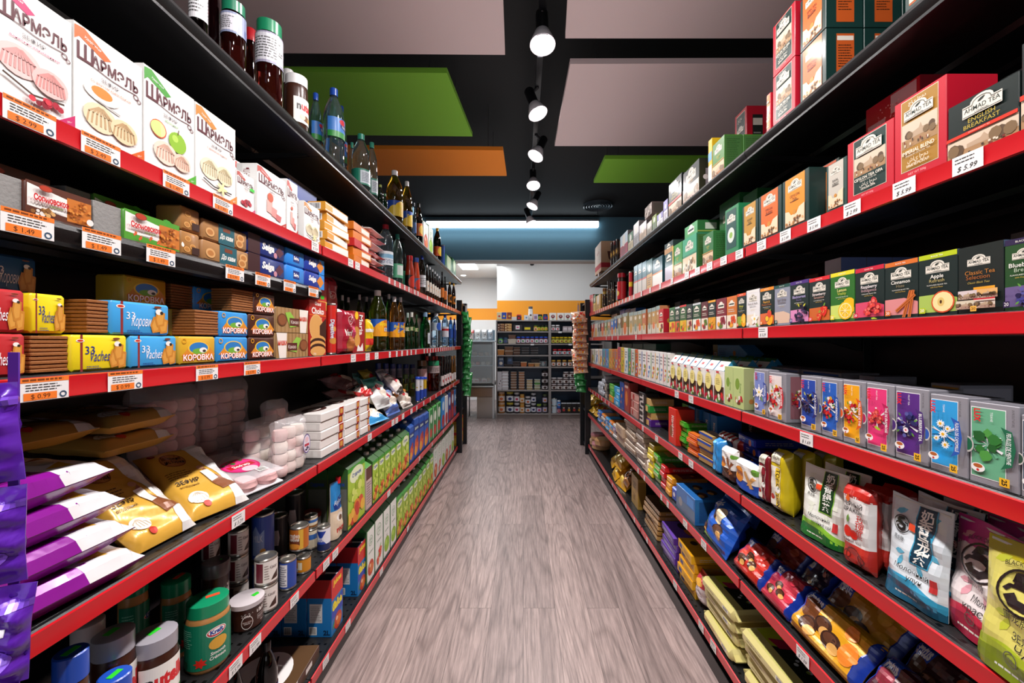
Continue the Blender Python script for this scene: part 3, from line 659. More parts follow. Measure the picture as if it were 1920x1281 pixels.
def fruit(p, k, x, y, r):
    R = p.w / p.h
    if k == 'apple': p.ell(x, y, r, '#8fbf2c').ell(x - .3 * r, y + .3 * r * R, r * .35, '#b8dc5a'); p.line([(x, y + r * .8 * R), (x + .1 * r, y + 1.3 * r * R)], .1 * r, '#5a3a1a')
    elif k == 'redapple': p.ell(x, y, r, '#c23a1c').ell(x + .2 * r, y - .1 * r * R, r * .6, '#d9722c').ell(x - .3 * r, y + .35 * r * R, r * .25, '#f0c8a0')
    elif k == 'half': p.ell(x, y, r, '#d9532c').ell(x, y, r * .88, '#f3dfa0').ell(x - .15 * r, y, r * .3, '#e0c070', r * .4).ell(x - .15 * r, y, r * .1, '#4a2a12', r * .16)
    elif k == 'lemon': p.ell(x + r * .5, y + r * .5 * R, r * .9, '#f2b813').ell(x, y, r, '#f2c21a').ell(x, y, r * .84, '#fbeeb4').ell(x, y, r * .74, '#f6c62a'); [p.line([(x, y), (x + .7 * r * cos(a), y + .7 * r * sin(a) * R)], r * .06, '#fbeeb4') for a in [i * pi / 4 for i in range(8)]]
    elif k == 'rasp': [dots(p, x + dx * r, y + dy * r * R, r * .42, r * .42 * R, 16, r * .17, ['#e2483e', '#d02f3a', '#ef6f62']) for dx, dy in ((-.6, -.2), (.5, -.1), (.1, .55))]; leaf(p, x, y - r * R, r, -20, '#a8c832')
    elif k == 'straw':
        for dx, dy, q in ((.3, .3, .8), (-.4, -.4, .6)):
            X, Y = x + dx * r, y + dy * r * R; p.poly([(X - q * r * .7, Y + .4 * q * r * R), (X, Y + .7 * q * r * R), (X + q * r * .7, Y + .4 * q * r * R), (X + .45 * q * r, Y - .5 * q * r * R), (X, Y - q * r * R), (X - .45 * q * r, Y - .5 * q * r * R)], '#d92a22'); dots(p, X, Y, .4 * q * r, .5 * q * r * R, 8, .05 * r, ['#f6d27a']); leaf(p, X, Y + .6 * q * r * R, .5 * r, 60, '#7fae2a')
    elif k == 'berry': dots(p, x, y, r, r * 1.2 * R, 34, r * .2, ['#231a34', '#3a2a50', '#4c3a63', '#1a1224']); leaf(p, x - .2 * r, y + r * R, .6 * r, 120, '#c9c832'); leaf(p, x + .5 * r, y + r * R, .6 * r, 40, '#c9c832')
    elif k == 'blueb': dots(p, x, y, r, r * 1.3 * R, 26, r * .24, ['#2a2a63', '#3f3f8a', '#221a4a', '#5a5aa0']); [leaf(p, x + r * cos(a), y + r * R * sin(a), .5 * r, math.degrees(a), '#5f9a3a') for a in (.5, 2.2, 3.9, 5.4)]; p.ell(x, y - .6 * r * R, .3 * r, '#f4e6ea').ell(x, y - .6 * r * R, .1 * r, '#d83a4a')
    elif k == 'mix': dots(p, x, y, r, r * 1.5 * R, 26, r * .25, ['#c8202c', '#e23a2c', '#8f1c2a', '#d8a02a', '#f2e6dc']); [leaf(p, x + .8 * r * cos(a), y + r * R * sin(a), .6 * r, math.degrees(a), '#4f8a2c') for a in (.4, 1.9, 3.4, 5)]
    elif k == 'mint': [leaf(p, x + .2 * r * cos(i * 1.3), y + .3 * r * sin(i * 1.3), r * (1.15 - .3 * (i % 2)), 40 + i * 52, ['#2f7a34', '#4f9c44', '#1f5f2a'][i % 3], .85) for i in range(7)]
    elif k == 'daisy':
        for dx, dy, q in ((-.3, .8, .6), (.5, .5, .5), (.1, 0, .65), (-.5, -.4, .45), (.45, -.8, .6)):
            X, Y = x + dx * r, y + dy * r * 1.3 * R; [leaf(p, X, Y, q * r * .75, a * 36, '#fbfbf8', .35) for a in range(10)]; p.ell(X, Y, q * r * .24, '#f0b21c')
        [leaf(p, x + .7 * r * cos(a), y + r * R * sin(a), .4 * r, math.degrees(a), '#6fa83a', .2) for a in (.2, 2.6, 3.6, 5.6)]
    elif k == 'cinn': [(p.line([(x + a * r, y + b_ * r * R), (x + c * r, y + d * r * R)], .3 * r, '#c96a2c'), p.line([(x + a * r, y + b_ * r * R), (x + c * r, y + d * r * R)], .07 * r, '#8f3f14')) for a, b_, c, d in ((-.2, -1.2, .5, 1.3), (.35, -1.3, .75, 1.3), (-.9, -.5, .9, .9))]
    elif k == 'peach': p.ell(x + .2 * r, y - .3 * r * R, r * .8, '#f5a81c').ell(x - .4 * r, y - .1 * r * R, r * .5, '#7f2a4a').ell(x - .4 * r, y - .1 * r * R, r * .4, '#f2c02a').ell(x + .2 * r, y + .6 * r * R, r * .5, '#d8452c', r * .6); leaf(p, x + .3 * r, y + .9 * r * R, .5 * r, 60, '#8fb82c')
    elif k == 'mango': p.ell(x + .4 * r, y, r, '#f2a01a', r * 1.4).ell(x + .5 * r, y + .2 * r * R, r * .6, '#f7c44a', r * .9); dots(p, x - .6 * r, y - .4 * r * R, .5 * r, .6 * r * R, 12, .16 * r, ['#d8d22a', '#9ab82a'])
    elif k == 'flower': [leaf(p, x, y, r, 72 * i + 18, '#f6f2ec', .6) for i in range(5)]; p.ell(x, y, .2 * r, '#f0c82a'); leaf(p, x + .4 * r, y - .6 * r * R, r, -50, '#6f9a3a')
    elif k == 'cookie': p.ell(x, y, r, '#b9722c').ell(x, y, r * .88, '#c98a42'); dots(p, x, y, r * .7, r * .7 * R, 9, r * .07, ['#8a4f1c'])
    elif k == 'choc': p.ell(x, y, r, '#3a2016', r * .72).ell(x - .1 * r, y + .12 * r * R, r * .7, '#5a3624', r * .42).ell(x + .5 * r, y - .4 * r * R, r * .6, '#d9a35a', r * .42)
def scenic(p, x0, y0, x1, y1, sky='#d9c4ad', gr='#a8835c', dark='#5c4632', seed=0):
    rnd = random.Random(seed); W, Hh = x1 - x0, y1 - y0
    p.rect(x0, y0, x1, y1, sky).rect(x0, y0, x1, y0 + .35 * Hh, gr)
    p.poly([(x0 + .3 * W, y0 + .34 * Hh), (x0 + .3 * W, y0 + .55 * Hh), (x0 + .5 * W, y0 + .62 * Hh), (x0 + .55 * W, y0 + .8 * Hh), (x0 + .6 * W, y0 + .6 * Hh), (x0 + .9 * W, y0 + .56 * Hh), (x0 + .9 * W, y0 + .34 * Hh)], '#b99f84')
    for i in range(6): p.ell(x0 + W * (.05 + .2 * rnd.random() + (.65 if i % 2 else 0)), y0 + Hh * (.35 + .2 * rnd.random()), .09 * W, dark if i < 3 else '#7d6446', .1 * W, 9)
    for i in range(9): a = x0 + W * (.08 + .84 * rnd.random()); b_ = y0 + Hh * (.03 + .2 * rnd.random()); p.rect(a, b_, a + .035 * W, b_ + .1 * Hh, ['#3c2c20', '#7a2a20', '#e4d4be'][i % 3])
def ahlogo(p, x, y, w, c='#e9e2d4', ink='#20302c', lite=False):
    R = p.w / p.h; h = w * R; X = lambda a: x + a * w; Y = lambda a: y + a * h
    pts = [(X(-.5), Y(-.2)), (X(.5), Y(-.2)), (X(.5), Y(.14)), (X(.3), Y(.14))] + [(X(.3 * cos(a)), Y(.14 + .2 * sin(a))) for a in [pi * i / 8 for i in range(1, 8)]] + [(X(-.3), Y(.14)), (X(-.5), Y(.14))]
    p.poly(pts, c)
    if lite: p.rect(X(-.42), Y(-.08), X(.42), Y(.05), ink); return p
    p.text('AHMAD TEA', x, Y(.0), .13 * h, ink, .9 * w, bold=.012); p.text('LONDON', x, Y(-.13), .055 * h, ink, .4 * w)
    p.line([(X(-.48), Y(-.165)), (X(.48), Y(-.165))], .012 * w, ink); p.line([(X(-.48), Y(.1)), (X(-.24), Y(.1))] + [(X(.24 * cos(a)), Y(.12 + .15 * sin(a))) for a in [pi - pi * i / 6 for i in range(7)]] + [(X(.24), Y(.1)), (X(.48), Y(.1))], .014 * w, ink)
    leaf(p, X(-.1), Y(.13), .22 * w, 25, ink, .3); return p
def cowpack(word, c, ct='#ffffff', oc='#e2571e', oval='#2a7ac0', wafer='#d98a2a'):
    def f(p):
        p.poly([(.04, .3), (.3, .72), (.5, .3)], wafer).poly([(.5, .2), (.72, .78), (.97, .35), (.8, .12)], wafer)
        p.ell(.5, .58, .3, '#f0c23a', .3 * .5, 22).ell(.5, .58, .26, oval, .26 * .5, 22).ell(.52, .46, .2, '#6fae3a', .07).ell(.62, .5, .11, '#f4f0ea', .06).ell(.65, .47, .05, '#2a2420', .03)
        p.text(word, .5, .24, .2, oc, .86, bold=.07).text(word, .5, .24, .2, ct, .84, bold=.02); p.ring(.1, .84, .06, .02, '#e0a020', 10)
    return f
def cookiepack(word, num, c, ink='#1c2f8a', bandc='#8a2a2a'):
    def f(p):
        p.rect(.14, .0, .18, 1, bandc).ell(.14, .84, .07, '#f4efe6', .03, 14).ell(.14, .84, .05, '#c8321c', .02, 14)
        p.text(num, .3, .58, .22, '#f6f6fa' if c != '#f2dc1a' else ink, .16).text(word, .48, .42, .3, '#f6f6fa' if c != '#f2dc1a' else ink, .34, shear=.35)
        p.fine(.24, .05, .5, .16, 2, ink, .3)
        for x, y, a in ((.72, .3, .3), (.86, .28, -.25), (.8, .5, .1)): p.poly([(x - .09, y + .02), (x - .06 + a * .1, y + .3), (x + .1, y + .22), (x + .08, y - .2), (x - .05, y - .24)], '#c9832e'); p.poly([(x - .06, y), (x - .04 + a * .1, y + .22), (x + .07, y + .16), (x + .05, y - .14), (x - .03, y - .18)], '#d99a42')
        p.ell(.78, .75, .06, '#f3eee8', .05).ell(.76, .9, .07, '#7a3a20', .02).ell(.83, .72, .03, '#2a221e', .03)
    return f
def tea20(top, body, t1, t2, tc, t2c, fr, glow='#8fae5a', toptxt='BLACK TEA', n20=None, lite=False):
    def f(p):
        p.rect(0, 0, 1, 1, body)
        p.poly([(0, .05), (1, .05), (1, .26), (.6, .34), (0, .33)], glow)
        p.rect(0, .92, 1, 1, top)
        ahlogo(p, .5, .76, .62, lite=lite)
        if not lite: p.text(toptxt, .5, .958, .026, '#f4f0e4', .6); p.text('FLAVOURED BLACK TEA', .5, .49, .02, '#e8e4d8', .7)
        p.text(t1, .5, .63, .06, tc, .84, bold=.01).text(t2, .5, .56, .055, t2c, .8)
        if not lite: p.text('with Fruit Pieces', .5, .455, .02, '#d8b24a', .5, shear=.3)
        if fr: fruit(p, fr, .66, .21, .3)
        p.rect(.03, .04, .2, .13, n20 or top)
        if not lite: p.text('20', .115, .09, .05, '#ffffff', .12)
    return f
def luxbox(c, t, fr, bc, light='#f2f0f4', rot=-90):
    """silver box face with its artwork turned on its side"""
    def f(p):
        p.rect(.04, .08, .76, .94, light).rect(.055, .09, .745, .93, c)
        for i in range(12): a = 2 * pi * i / 12; p.poly([(.4, .5), (.4 + .34 * cos(a), .5 + .34 * sin(a) * p.w / p.h), (.4 + .34 * cos(a + .2), .5 + .34 * sin(a + .2) * p.w / p.h)], light if i % 2 else c)
        fruit(p, fr, .4, .5, .27)
        p.text('LUX', .2, .84, .13, '#e0222c', .16, rot=-90, bold=.04).text('TISANE' if 'FEU' in t or 'FLE' in t else 'FRUIT TEA', .5, .84, .05, light, .14, rot=-90)
        p.poly([(.68, .74), (.9, .7), (.97, .5), (.9, .3), (.68, .24), (.76, .32), (.8, .5), (.76, .66)], bc).text(t, .84, .5, .085, '#ffffff', .36, rot=-90, bold=.01)
        p.ell(.22, .2, .15, '#f6f4f2', .11).ell(.22, .22, .1, '#b8602c', .05).ell(.22, .17, .03, '#d02020', .03).rect(.66, .05, .86, .15, '#f0b82a').text('25', .76, .1, .1, '#1a1612', .08, rot=-90, bold=.03)
        p.text('UN PRODUIT NATUREL', .93, .86, .05, '#3c3c42', .2, rot=-90)
        p.ell(.0, .46, .14, bc, .2).ring(.0, .46, .14, .03, '#c8c4c0', ry=.2)
    return f
def sharmel(rib, cor, flav, fc, art):
    def f(p):
        p.poly([(0, .97), (.13, .985), (.5, .84), (.4, .8), (.0, .9)], rib).poly([(0, .84), (.14, .94), (0, .95)], rib).text('Ударница', .24, .895, .035, '#ffffff', .34, rot=-14, shear=.25)
        p.text('Ш', .14, .755, .15, '#5a1c2a', .22, bold=.02).text('АРМЭЛЬ', .57, .74, .1, '#5a1c2a', .7, bold=.025)
        p.line([(.06, .69), (.3, .675), (.5, .655), (.7, .655), (.86, .665)], .012, '#5a1c2a').ring(.88, .64, .045, .014, '#5a1c2a', 12).ring(.93, .61, .035, .012, '#5a1c2a', 12)
        p.text('ЗЕФИР', .48, .6, .036, '#8a8286', .34).text(flav, .5, .55, .024, fc, .62)
        art(p)
        p.poly([(.76, .0), (1, .0), (1, .12)], cor).text('255 г', .92, .035, .025, '#ffffff', .12, rot=20)
    return f
def art_cran(p): zefir(p, .3, .36, .27, '#f4cdc9', '#dfa19e', 9); zefir(p, .68, .3, .24, '#f1c3bf', '#d99490', 9); p.line([(.1, .2), (.45, .12), (.85, .17)], .03, '#4a3428'); dots(p, .62, .1, .2, .035, 11, .05, ['#b01c34', '#d83a4a', '#8a1428'])
def art_brule(p): p.ell(.36, .45, .25, '#efe9e2', .12).ell(.36, .47, .15, '#d98a34', .08).line([(.3, .38), (.62, .35)], .02, '#b8b4b0'); zefir(p, .34, .22, .24, '#efdcb8', '#c4a47a'); zefir(p, .68, .2, .21, '#ecd5ac', '#bf9c70')
def art_apple(p): fruit(p, 'half', .25, .42, .15); p.ell(.25, .42, .15, '#cfe08a', .13, a0=1.4, a1=5); fruit(p, 'apple', .62, .38, .18); zefir(p, .38, .2, .23, '#f3d9c8', '#d3a894'); zefir(p, .7, .18, .18, '#f0d0bc', '#cda08a')
def art_van(p): zefir(p, .32, .3, .23, '#ece2c6', '#c4b48e'); zefir(p, .68, .3, .21, '#e8dcbc', '#bfae86'); p.line([(.15, .15), (.4, .1), (.85, .11)], .025, '#2c2018'); [leaf(p, .6, .12, .15, a * 72, '#f3e6a8', .4) for a in range(5)]
def art_past(p): [p.poly([(.3 + i * .16, .42 - i * .1), (.5 + i * .16, .4 - i * .1), (.46 + i * .16, .16 - i * .04), (.3 + i * .16, .18 - i * .04)], c) for i, c in enumerate(['#e6aea6', '#dc948e', '#c86a6a'])]; p.ell(.42, .48, .1, '#c8502c')
def story(p):
    """cream-gold sweet bag"""
    p.poly([(.62, 1), (1, 1), (1, .0), (.74, .0), (.8, .35), (.7, .7)], '#e9e6e4'); p.ell(.36, .78, .2, '#8a4f20', .18, 24).ell(.36, .78, .185, '#b3733a', .165, 24)
    p.text('Сладкие', .36, .82, .05, '#2c160c', .32, shear=.2, bold=.02).text('истории', .36, .75, .05, '#2c160c', .32, shear=.2, bold=.02).ell(.14, .9, .05, '#8a1c20')
    p.fine(.1, .5, .48, .62, 4, '#5c3a18', .3).text('ЗЕФИР', .3, .44, .05, '#2c1a0c', .36, bold=.02).text('воздушный', .28, .38, .03, '#4a2c14', .3)
    p.poly([(.56, .5), (.66, .56), (.7, .44), (.84, .3), (.95, .24), (.82, .22), (.66, .2), (.6, .3)], '#8a5232').ell(.62, .58, .055, '#d9a27c').poly([(.56, .52), (.68, .52), (.72, .36), (.6, .34)], '#f2e6dc'); zefir(p, .25, .2, .15, '#f6efe6', '#cdbba6', 5); p.ell(.3, .1, .06, '#c8382c')
def galician(p): p.rect(0, .62, 1, 1, '#d2201c').text('Juices', .5, .9, .09, '#f6d21a', .84, bold=.05).text('Galicia', .5, .5, .12, '#f6e21a', .85, shear=.3, bold=.05); p.poly([(0, .42), (1, .6), (1, .3), (0, .28)], '#1c3fae'); p.text('Galicia', .5, .48, .12, '#f6e21a', .85, shear=.3, bold=.05); fruit(p, 'redapple', .55, .16, .34); leaf(p, .1, .1, .3, 60, '#4f9a2c')
def galside(p): p.rect(0, .68, 1, 1, '#a81c1c').rect(.1, .25, .62, .58, '#d8d4d2').fine(.14, .28, .58, .55, 9, '#555', .3).bars(.08, .04, .4, .18).text('2L', .8, .08, .08, '#0c2a4a', .3, bold=.04)
def grape(t='Садочок', c='#a8c83a'):
    def f(p): p.rect(0, .0, 1, 1, c).rect(0, .92, 1, 1, '#3f9a2c').ell(.5, .83, .4, '#e8f0c8', .2).text(t, .5, .84, .06, '#1c3f9a', .7, bold=.04); dots(p, .5, .55, .4, .14, 16, .11, ['#c2d84a', '#9ab82c', '#d8e472']); dots(p, .45, .2, .42, .14, 12, .15, ['#d8522c', '#e28a2c', '#c2341c', '#e8b43a'])
    return f
def plain_juice(ac, fr):
    def f(p): p.rect(0, 0, .06, 1, '#2f7a34').ring(.52, .76, .26, .02, '#5a8a5a').ell(.52, .76, .2, '#e2eee0').text('НАШ', .52, .79, .05, '#2f5a34', .3).text('сік', .52, .73, .05, '#2f5a34', .3).text('томатний', .52, .55, .035, '#2f6a34', .6, shear=.2); fruit(p, fr, .52, .24, .38)
    return f
def bluejuice(p): p.rect(0, .68, 1, .84, '#17307a').text('Sandora', .5, .76, .07, '#dff2d8', .8, shear=.2, bold=.03); p.ell(.5, .3, .42, '#d85a2a'); p.ell(.3, .18, .26, '#e8a02c').ell(.65, .45, .2, '#a82424')
def plaque(word, tc='#222', band='#d83a2a', bg=None):
    def f(p):
        if bg: p.rect(0, 0, 1, 1, bg)
        for k in range(3): x = (k + .5) / 3; p.rect(x - .12, .12, x + .12, .3, band).text(word, x, .62, .2, tc, .26, bold=.02)
    return f
# ================================================================== SWEETS AND DRINKS RACK
def rr(row, px, dpx, back=.05):
    X = RX[row] + back; Y = F * X / abs(CX - px); return dpx / 2 * Y / F / math.sqrt(1 + (X / Y) ** 2)
def bot(row, px, dpx, yt, label, cat='bottle', back=None, dz=0, group=None, mk=None, yaw=0, **k):
    r = rr(row, px, dpx); back = (r + .012) if back is None else back
    r = rr(row, px, dpx, back)
    return round_at(row, px, yt, label, cat, (lambda h, s: mk(h, r)) if mk else (lambda h, s: bottle(h, r, **k)), back, dz, group, yaw)
TOPL = 'on the top shelf'
# --- top shelf
def wl(p): p.rect(0, 0, 1, 1, '#e8e6ea').fine(.1, .15, .45, .85, 7, '#555').fine(.55, .1, .9, .7, 6, '#777')
bot('LT', 372, 34, -110, 'dark wine bottle with white label nearest the camera ' + TOPL, c='#2a1414', cap='#c2641c', shape='wine', lab=wl, lz=(.15, .5))
bot('LT', 402, 22, -70, 'slim dark red bottle squeezed behind a green lidded jar ' + TOPL, c='#3a1218', cap='#3a1014', shape='wine', back=.09)
def picklab(p): p.rect(0, 0, 1, 1, '#8a93b4').rect(.05, .1, .4, .9, '#d8d6e0').fine(.08, .2, .36, .8, 7, '#555').text('Bagner', .72, .62, .2, '#7a1c24', .5, bold=.03).rect(.5, .1, .95, .4, '#6a78a8')
bot('LT', 438, 47, 10, 'big jar of red preserve with green lid and blue label ' + TOPL, 'jar', c='#8a3228', cap='#1f7a5a', shape='tall', lab=picklab, lz=(.5, .8), labc='#8a93b4', capn='lid')
bot('LT', 470, 20, 56, 'small jar with red lid behind the big green lidded jar', 'jar', back=.13, c='#6a2018', cap='#a81c24', shape='tall', capn='lid')
def picklab2(p): p.rect(0, 0, 1, 1, '#a8a4bc').rect(.1, .08, .62, .95, '#e2e0e8').fine(.14, .15, .55, .85, 8, '#666').rect(.66, .1, .95, .9, '#8c86a8')
bot('LT', 505, 51, 47, 'big jar of red peppers with green lid and white back label ' + TOPL, 'jar', c='#a83a34', cap='#1f8a5f', shape='tall', lab=picklab2, lz=(.47, .83), labc='#a8a4bc', capn='lid')
def nut(p): p.rect(0, 0, 1, 1, '#f2efe8').text('n', .17, .68, .3, '#1a1614', .14, bold=.05).text('utella', .57, .68, .3, '#d8232a', .64, bold=.05); p.ell(.45, .22, .16, '#7a4a20', .11).ell(.62, .2, .12, '#d8a83a', .09).ell(.78, .24, .08, '#3f7a34', .05).ell(.3, .25, .1, '#e8d8b8', .1)
def nutjar(h, r, cap='#eceaea'): return bottle(h, r, '#3f2014', cap, 'jar', nut, (.14, .58), '#f2efe8', 'plastic', arc=2.6, name='spread_jar')
bot('LT', 556, 44, 147, 'hazelnut spread jar with white lid ' + TOPL, 'jar', mk=nutjar)
bot('LT', 541, 20, 133, 'hazelnut spread jar half hidden behind its twin on the top shelf', 'jar', back=.18, mk=nutjar)
def watl(p): p.rect(0, 0, 1, 1, '#3a7ac8').rect(0, .0, 1, .3, '#2f8a3c').poly([(.35, .9), (.75, .6), (.75, .3), (.35, .55)], '#1c2f7a').text('Хрустальный', .55, .62, .12, '#ffffff', .3).ell(.42, .82, .1, '#c82030', .08)
W1 = dict(c='#a8d4e4', cap='#1f4fb4', shape='soda', lab=watl, lz=(.36, .6), labc='#3a7ac8', arc=3.4)
bot('LT', 626, 41, 168, 'tall clear water bottle with blue cap, front one of the pair ' + TOPL, **W1)
bot('LT', 592, 26, 176, 'clear water bottle with blue cap beside the hazelnut spread jar', back=.13, **W1)
bot('LT', 640, 22, 200, 'clear water bottle hidden deep behind the front blue capped one', back=.17, **W1)
def teall(p): p.rect(0, 0, 1, 1, '#1f7a62').rect(.3, .1, .6, .9, '#b8c4cc').fine(.33, .2, .57, .8, 6, '#667')
W2 = dict(c='#b4d8d4', cap='#2f9a80', shape='soda', lab=teall, lz=(.12, .38), labc='#1f7a62')
bot('LT', 677, 35, 253, 'clear water bottle with teal cap, front one of three ' + TOPL, **W2)
bot('LT', 660, 14, 268, 'clear teal capped water bottle behind and nearer than the front one', back=.13, **W2)
bot('LT', 697, 22, 268, 'clear teal capped water bottle just past the front one', back=.05, **W2)
bot('LT', 713, 12, 347, 'small green glass bottle with gold neck before the yellow soda bottles', c='#1c5a2a', cap='#8a9a3a', shape='beer')
bot('LT', 722, 9, 364, 'shorter green glass bottle next to the yellow soda bottles', c='#1f6a30', cap='#2f7a3a', shape='beer')
def lem(p): p.rect(0, 0, 1, 1, '#e8b41c').rect(0, .45, 1, 1, '#1f4fb4').ell(.5, .32, .22, '#f2c21c').text('Буратино', .52, .68, .2, '#f4dc2a', .44, shear=.2, bold=.03).ell(.3, .3, .12, '#f8d84a')
Y1 = dict(c='#c08a28', cap='#eceaf2', shape='soda', lab=lem, lz=(.14, .42), labc='#e8b41c')
bot('LT', 740, 31, 321, 'amber lemonade bottle with white cap, nearer of the two ' + TOPL, **Y1)
bot('LT', 763, 20, 341, 'amber lemonade bottle with white cap, farther of the two ' + TOPL, **Y1)
bot('LT', 776, 9, 381, 'slim clear bottle with blue label beside the amber lemonade', c='#a8c8d8', cap='#2a3c4a', shape='soda', lab=0, lz=(.15, .45), labc='#2f5a9a')
bot('LT', 785, 14, 382, 'dark kvass bottle with orange label on the top shelf', c='#2a1610', cap='#1c1414', shape='soda', lab=lambda p: p.rect(0, 0, 1, 1, '#d86a1c').ell(.5, .5, .2, '#f2c85a'), lz=(.2, .5), labc='#d86a1c')
def jcart(row, p0, p1, yt, label, base, front, near=None, d=.07, back=.012, group=None, cap='#eef0f0', topc=None, dz=0, yaw=0):
    s, X, Y0, Y1, h = geo(row, p0, p1, yt, back); o = juice(Y1 - Y0 - .002, h - dz, d, base, front, near, s, cap, topc)
    put(o, s, X, (Y0 + Y1) / 2, RZ[row] + dz, yaw); add(o, label, 'juice carton', group); return o
TOMS = plain_juice(0, 'redapple'); APPS = plain_juice(0, 'apple'); GR = grape()
jcart('LT', 793.5, 803, 407, 'white tomato juice carton with green edge on the top shelf', '#eceee8', TOMS, topc='#3f8a3a')
jcart('LT', 803.5, 812, 415, 'white apple juice carton with green edge on the top shelf', '#eceee8', APPS, topc='#3f8a3a')
bot('LT', 820, 14, 428, 'dark cola bottle with yellow cap on the top shelf', c='#1c0e0a', cap='#d8a41c', shape='soda', lab=lambda p: p.rect(0, 0, 1, 1, '#c8501c').ell(.5, .5, .2, '#e8c02a'), lz=(.18, .45), labc='#c8501c')
bot('LT', 830, 8, 460, 'tall blue drink can between cola and green cartons', 'can', mk=lambda h, r: can(h, r, None, '#2a5ab4'))
jcart('LT', 835, 848, 471, 'dark green juice carton, nearer one at the end of the top shelf', '#1f6a34', lambda p: p.ell(.5, .6, .28, '#c8dcb4').text('сік', .5, .6, .08, '#1f6a34', .3), topc='#2a7a3c')
jcart('LT', 848.5, 855, 480, 'dark green juice carton, last one at the end of the top shelf', '#1f6a34', lambda p: p.ell(.5, .6, .28, '#c8dcb4'), topc='#2a7a3c')

# --- marshmallow boxes shelf
def shside(word='ЗЕФИР', c='#b0a4a4'):
    def f(p): p.rect(0, 0, 1, 1, '#efeeec').text('ШАРМЭЛЬ', .5, .72, .3, '#8a3a44', .4, rot=90).text('Ударница', .5, .22, .22, c, .28, rot=90, shear=.2)
    return f
def shbox(p0, p1, yt, label, rib, cor, flav, fc, art, **k): return box_at('L3', p0, p1, yt, label, 'box', '#f2f1ef', sharmel(rib, cor, flav, fc, art), shside(), name='sweets_box', d=.06, **k)
shbox(-18, 136.5, -62, 'white marshmallow box with pink marshmallows and cranberries, nearest on its shelf', '#c8286a', '#c8286a', 'ванильно-клюквенный', '#d8487a', art_cran)
shbox(138, 268, 37, 'white marshmallow box with orange ribbon and caramel dessert picture', '#d9641c', '#d9641c', 'со вкусом крем-брюле', '#d97a4a', art_brule)
shbox(269.5, 365, 118, 'white marshmallow box with green ribbon and apple picture', '#3f9a2c', '#4fae2c', 'яблочный', '#5fae3a', art_apple)
shbox(366.5, 442, 190, 'white marshmallow box with tan ribbon and vanilla flower picture', '#c8822c', '#d98a3a', 'с ароматом ванили', '#c86a4a', art_van)
shbox(444, 477, 318, 'short white marshmallow box with dark cranberries and green price sticker', '#b8483c', '#c8286a', 'клюква', '#c8483c', lambda p: dots(p, .5, .2, .25, .07, 12, .09, ['#8a1c34', '#b8283c']) or p.rect(.7, .6, .95, .68, '#2fd02f'))
shbox(482, 536, 306, 'white candy box with red ribbon and pink fruit paste sticks', '#b8382c', '#b8382c', 'пастила', '#b8483c', art_past)
shbox(437, 479, 297, 'white candy box with red ribbon standing in the second row behind', '#b8382c', '#b8382c', 'пастила', '#b8483c', art_past, back=.1)
shbox(538, 558, 335, 'narrow white candy box with pink fruit paste between two wider boxes', '#b8382c', '#b8382c', 'пастила', '#b8483c', art_past, back=.02)
shbox(570, 599.5, 376, 'last white marshmallow box with tan ribbon before the shelf joint', '#c8822c', '#c8822c', 'ваниль', '#c86a4a', art_van)
box_at('L3', 541, 594, 345, 'blue candy box with green price sticker behind the white boxes', 'box', '#27408f', lambda p: p.text('GO', .2, .7, .16, '#dfe4f2', .3, bold=.05).ell(.6, .45, .2, '#7a3a8a').rect(.72, .5, .88, .7, '#2fd02f'), lambda p: p.text('GO', .4, .7, .2, '#cfd4e8', .4), d=.08, back=.1, h=.235)
def obox(c, endc):
    def front(p): p.rect(0, .12, 1, .88, '#f0ece6').rect(.0, .2, .3, .8, c)
    def near(p): p.rect(0, 0, .42, 1, '#2a5ab0') if endc else None; p.bars(.45, .15, .85, .85, 12)
    return front, near
yy = RZ['L3']
for i, (a, b_, bk) in enumerate([(600, 662, .012), (604, 660, .012), (598, 656, .012), (601, 657, .02), (606, 660, .012)]):
    f, n = obox('#e8982a', 1)
    s, X, Y0, Y1, _ = geo('L3', 606, 646, None, bk); o = carton(.2 if i % 2 else .19, .036, .12, '#e09a2c', f, n, lambda p: p.rect(.1, .1, .9, .9, '#eaa83a'), -1, 'flat_carton')
    put(o, s, X, Y0 + .115 + (.006 if i % 2 else 0), RZ['L3'] + i * .0372, (-2, 3, -3, 2, -1)[i]); add(o, f'flat yellow carton with barcode end, {ORD[i]} from the bottom of its stack', 'box', 'stacked yellow cartons')
for i, c in enumerate(['#d9761c', '#d9761c', '#c8282c', '#d9761c', '#d9761c']):
    s, X, Y0, Y1, _ = geo('L3', 658, 690, None, .02); o = carton(.2, .037, .11, c, lambda p: p.rect(.45, .2, .95, .8, '#f0e8dc'), lambda p: p.rect(.2, .2, .8, .8, '#e89a4a'), None, -1, 'flat_carton')
    put(o, s, X, Y0 + .125 + .006 * (i % 2), RZ['L3'] + i * .0382, (2, -2, 3, -2, 1)[i]); add(o, ('flat red carton' if i == 2 else 'flat orange carton') + f', {ORD[i]} from the bottom of the stack past the yellow cartons', 'box', 'stacked orange cartons')
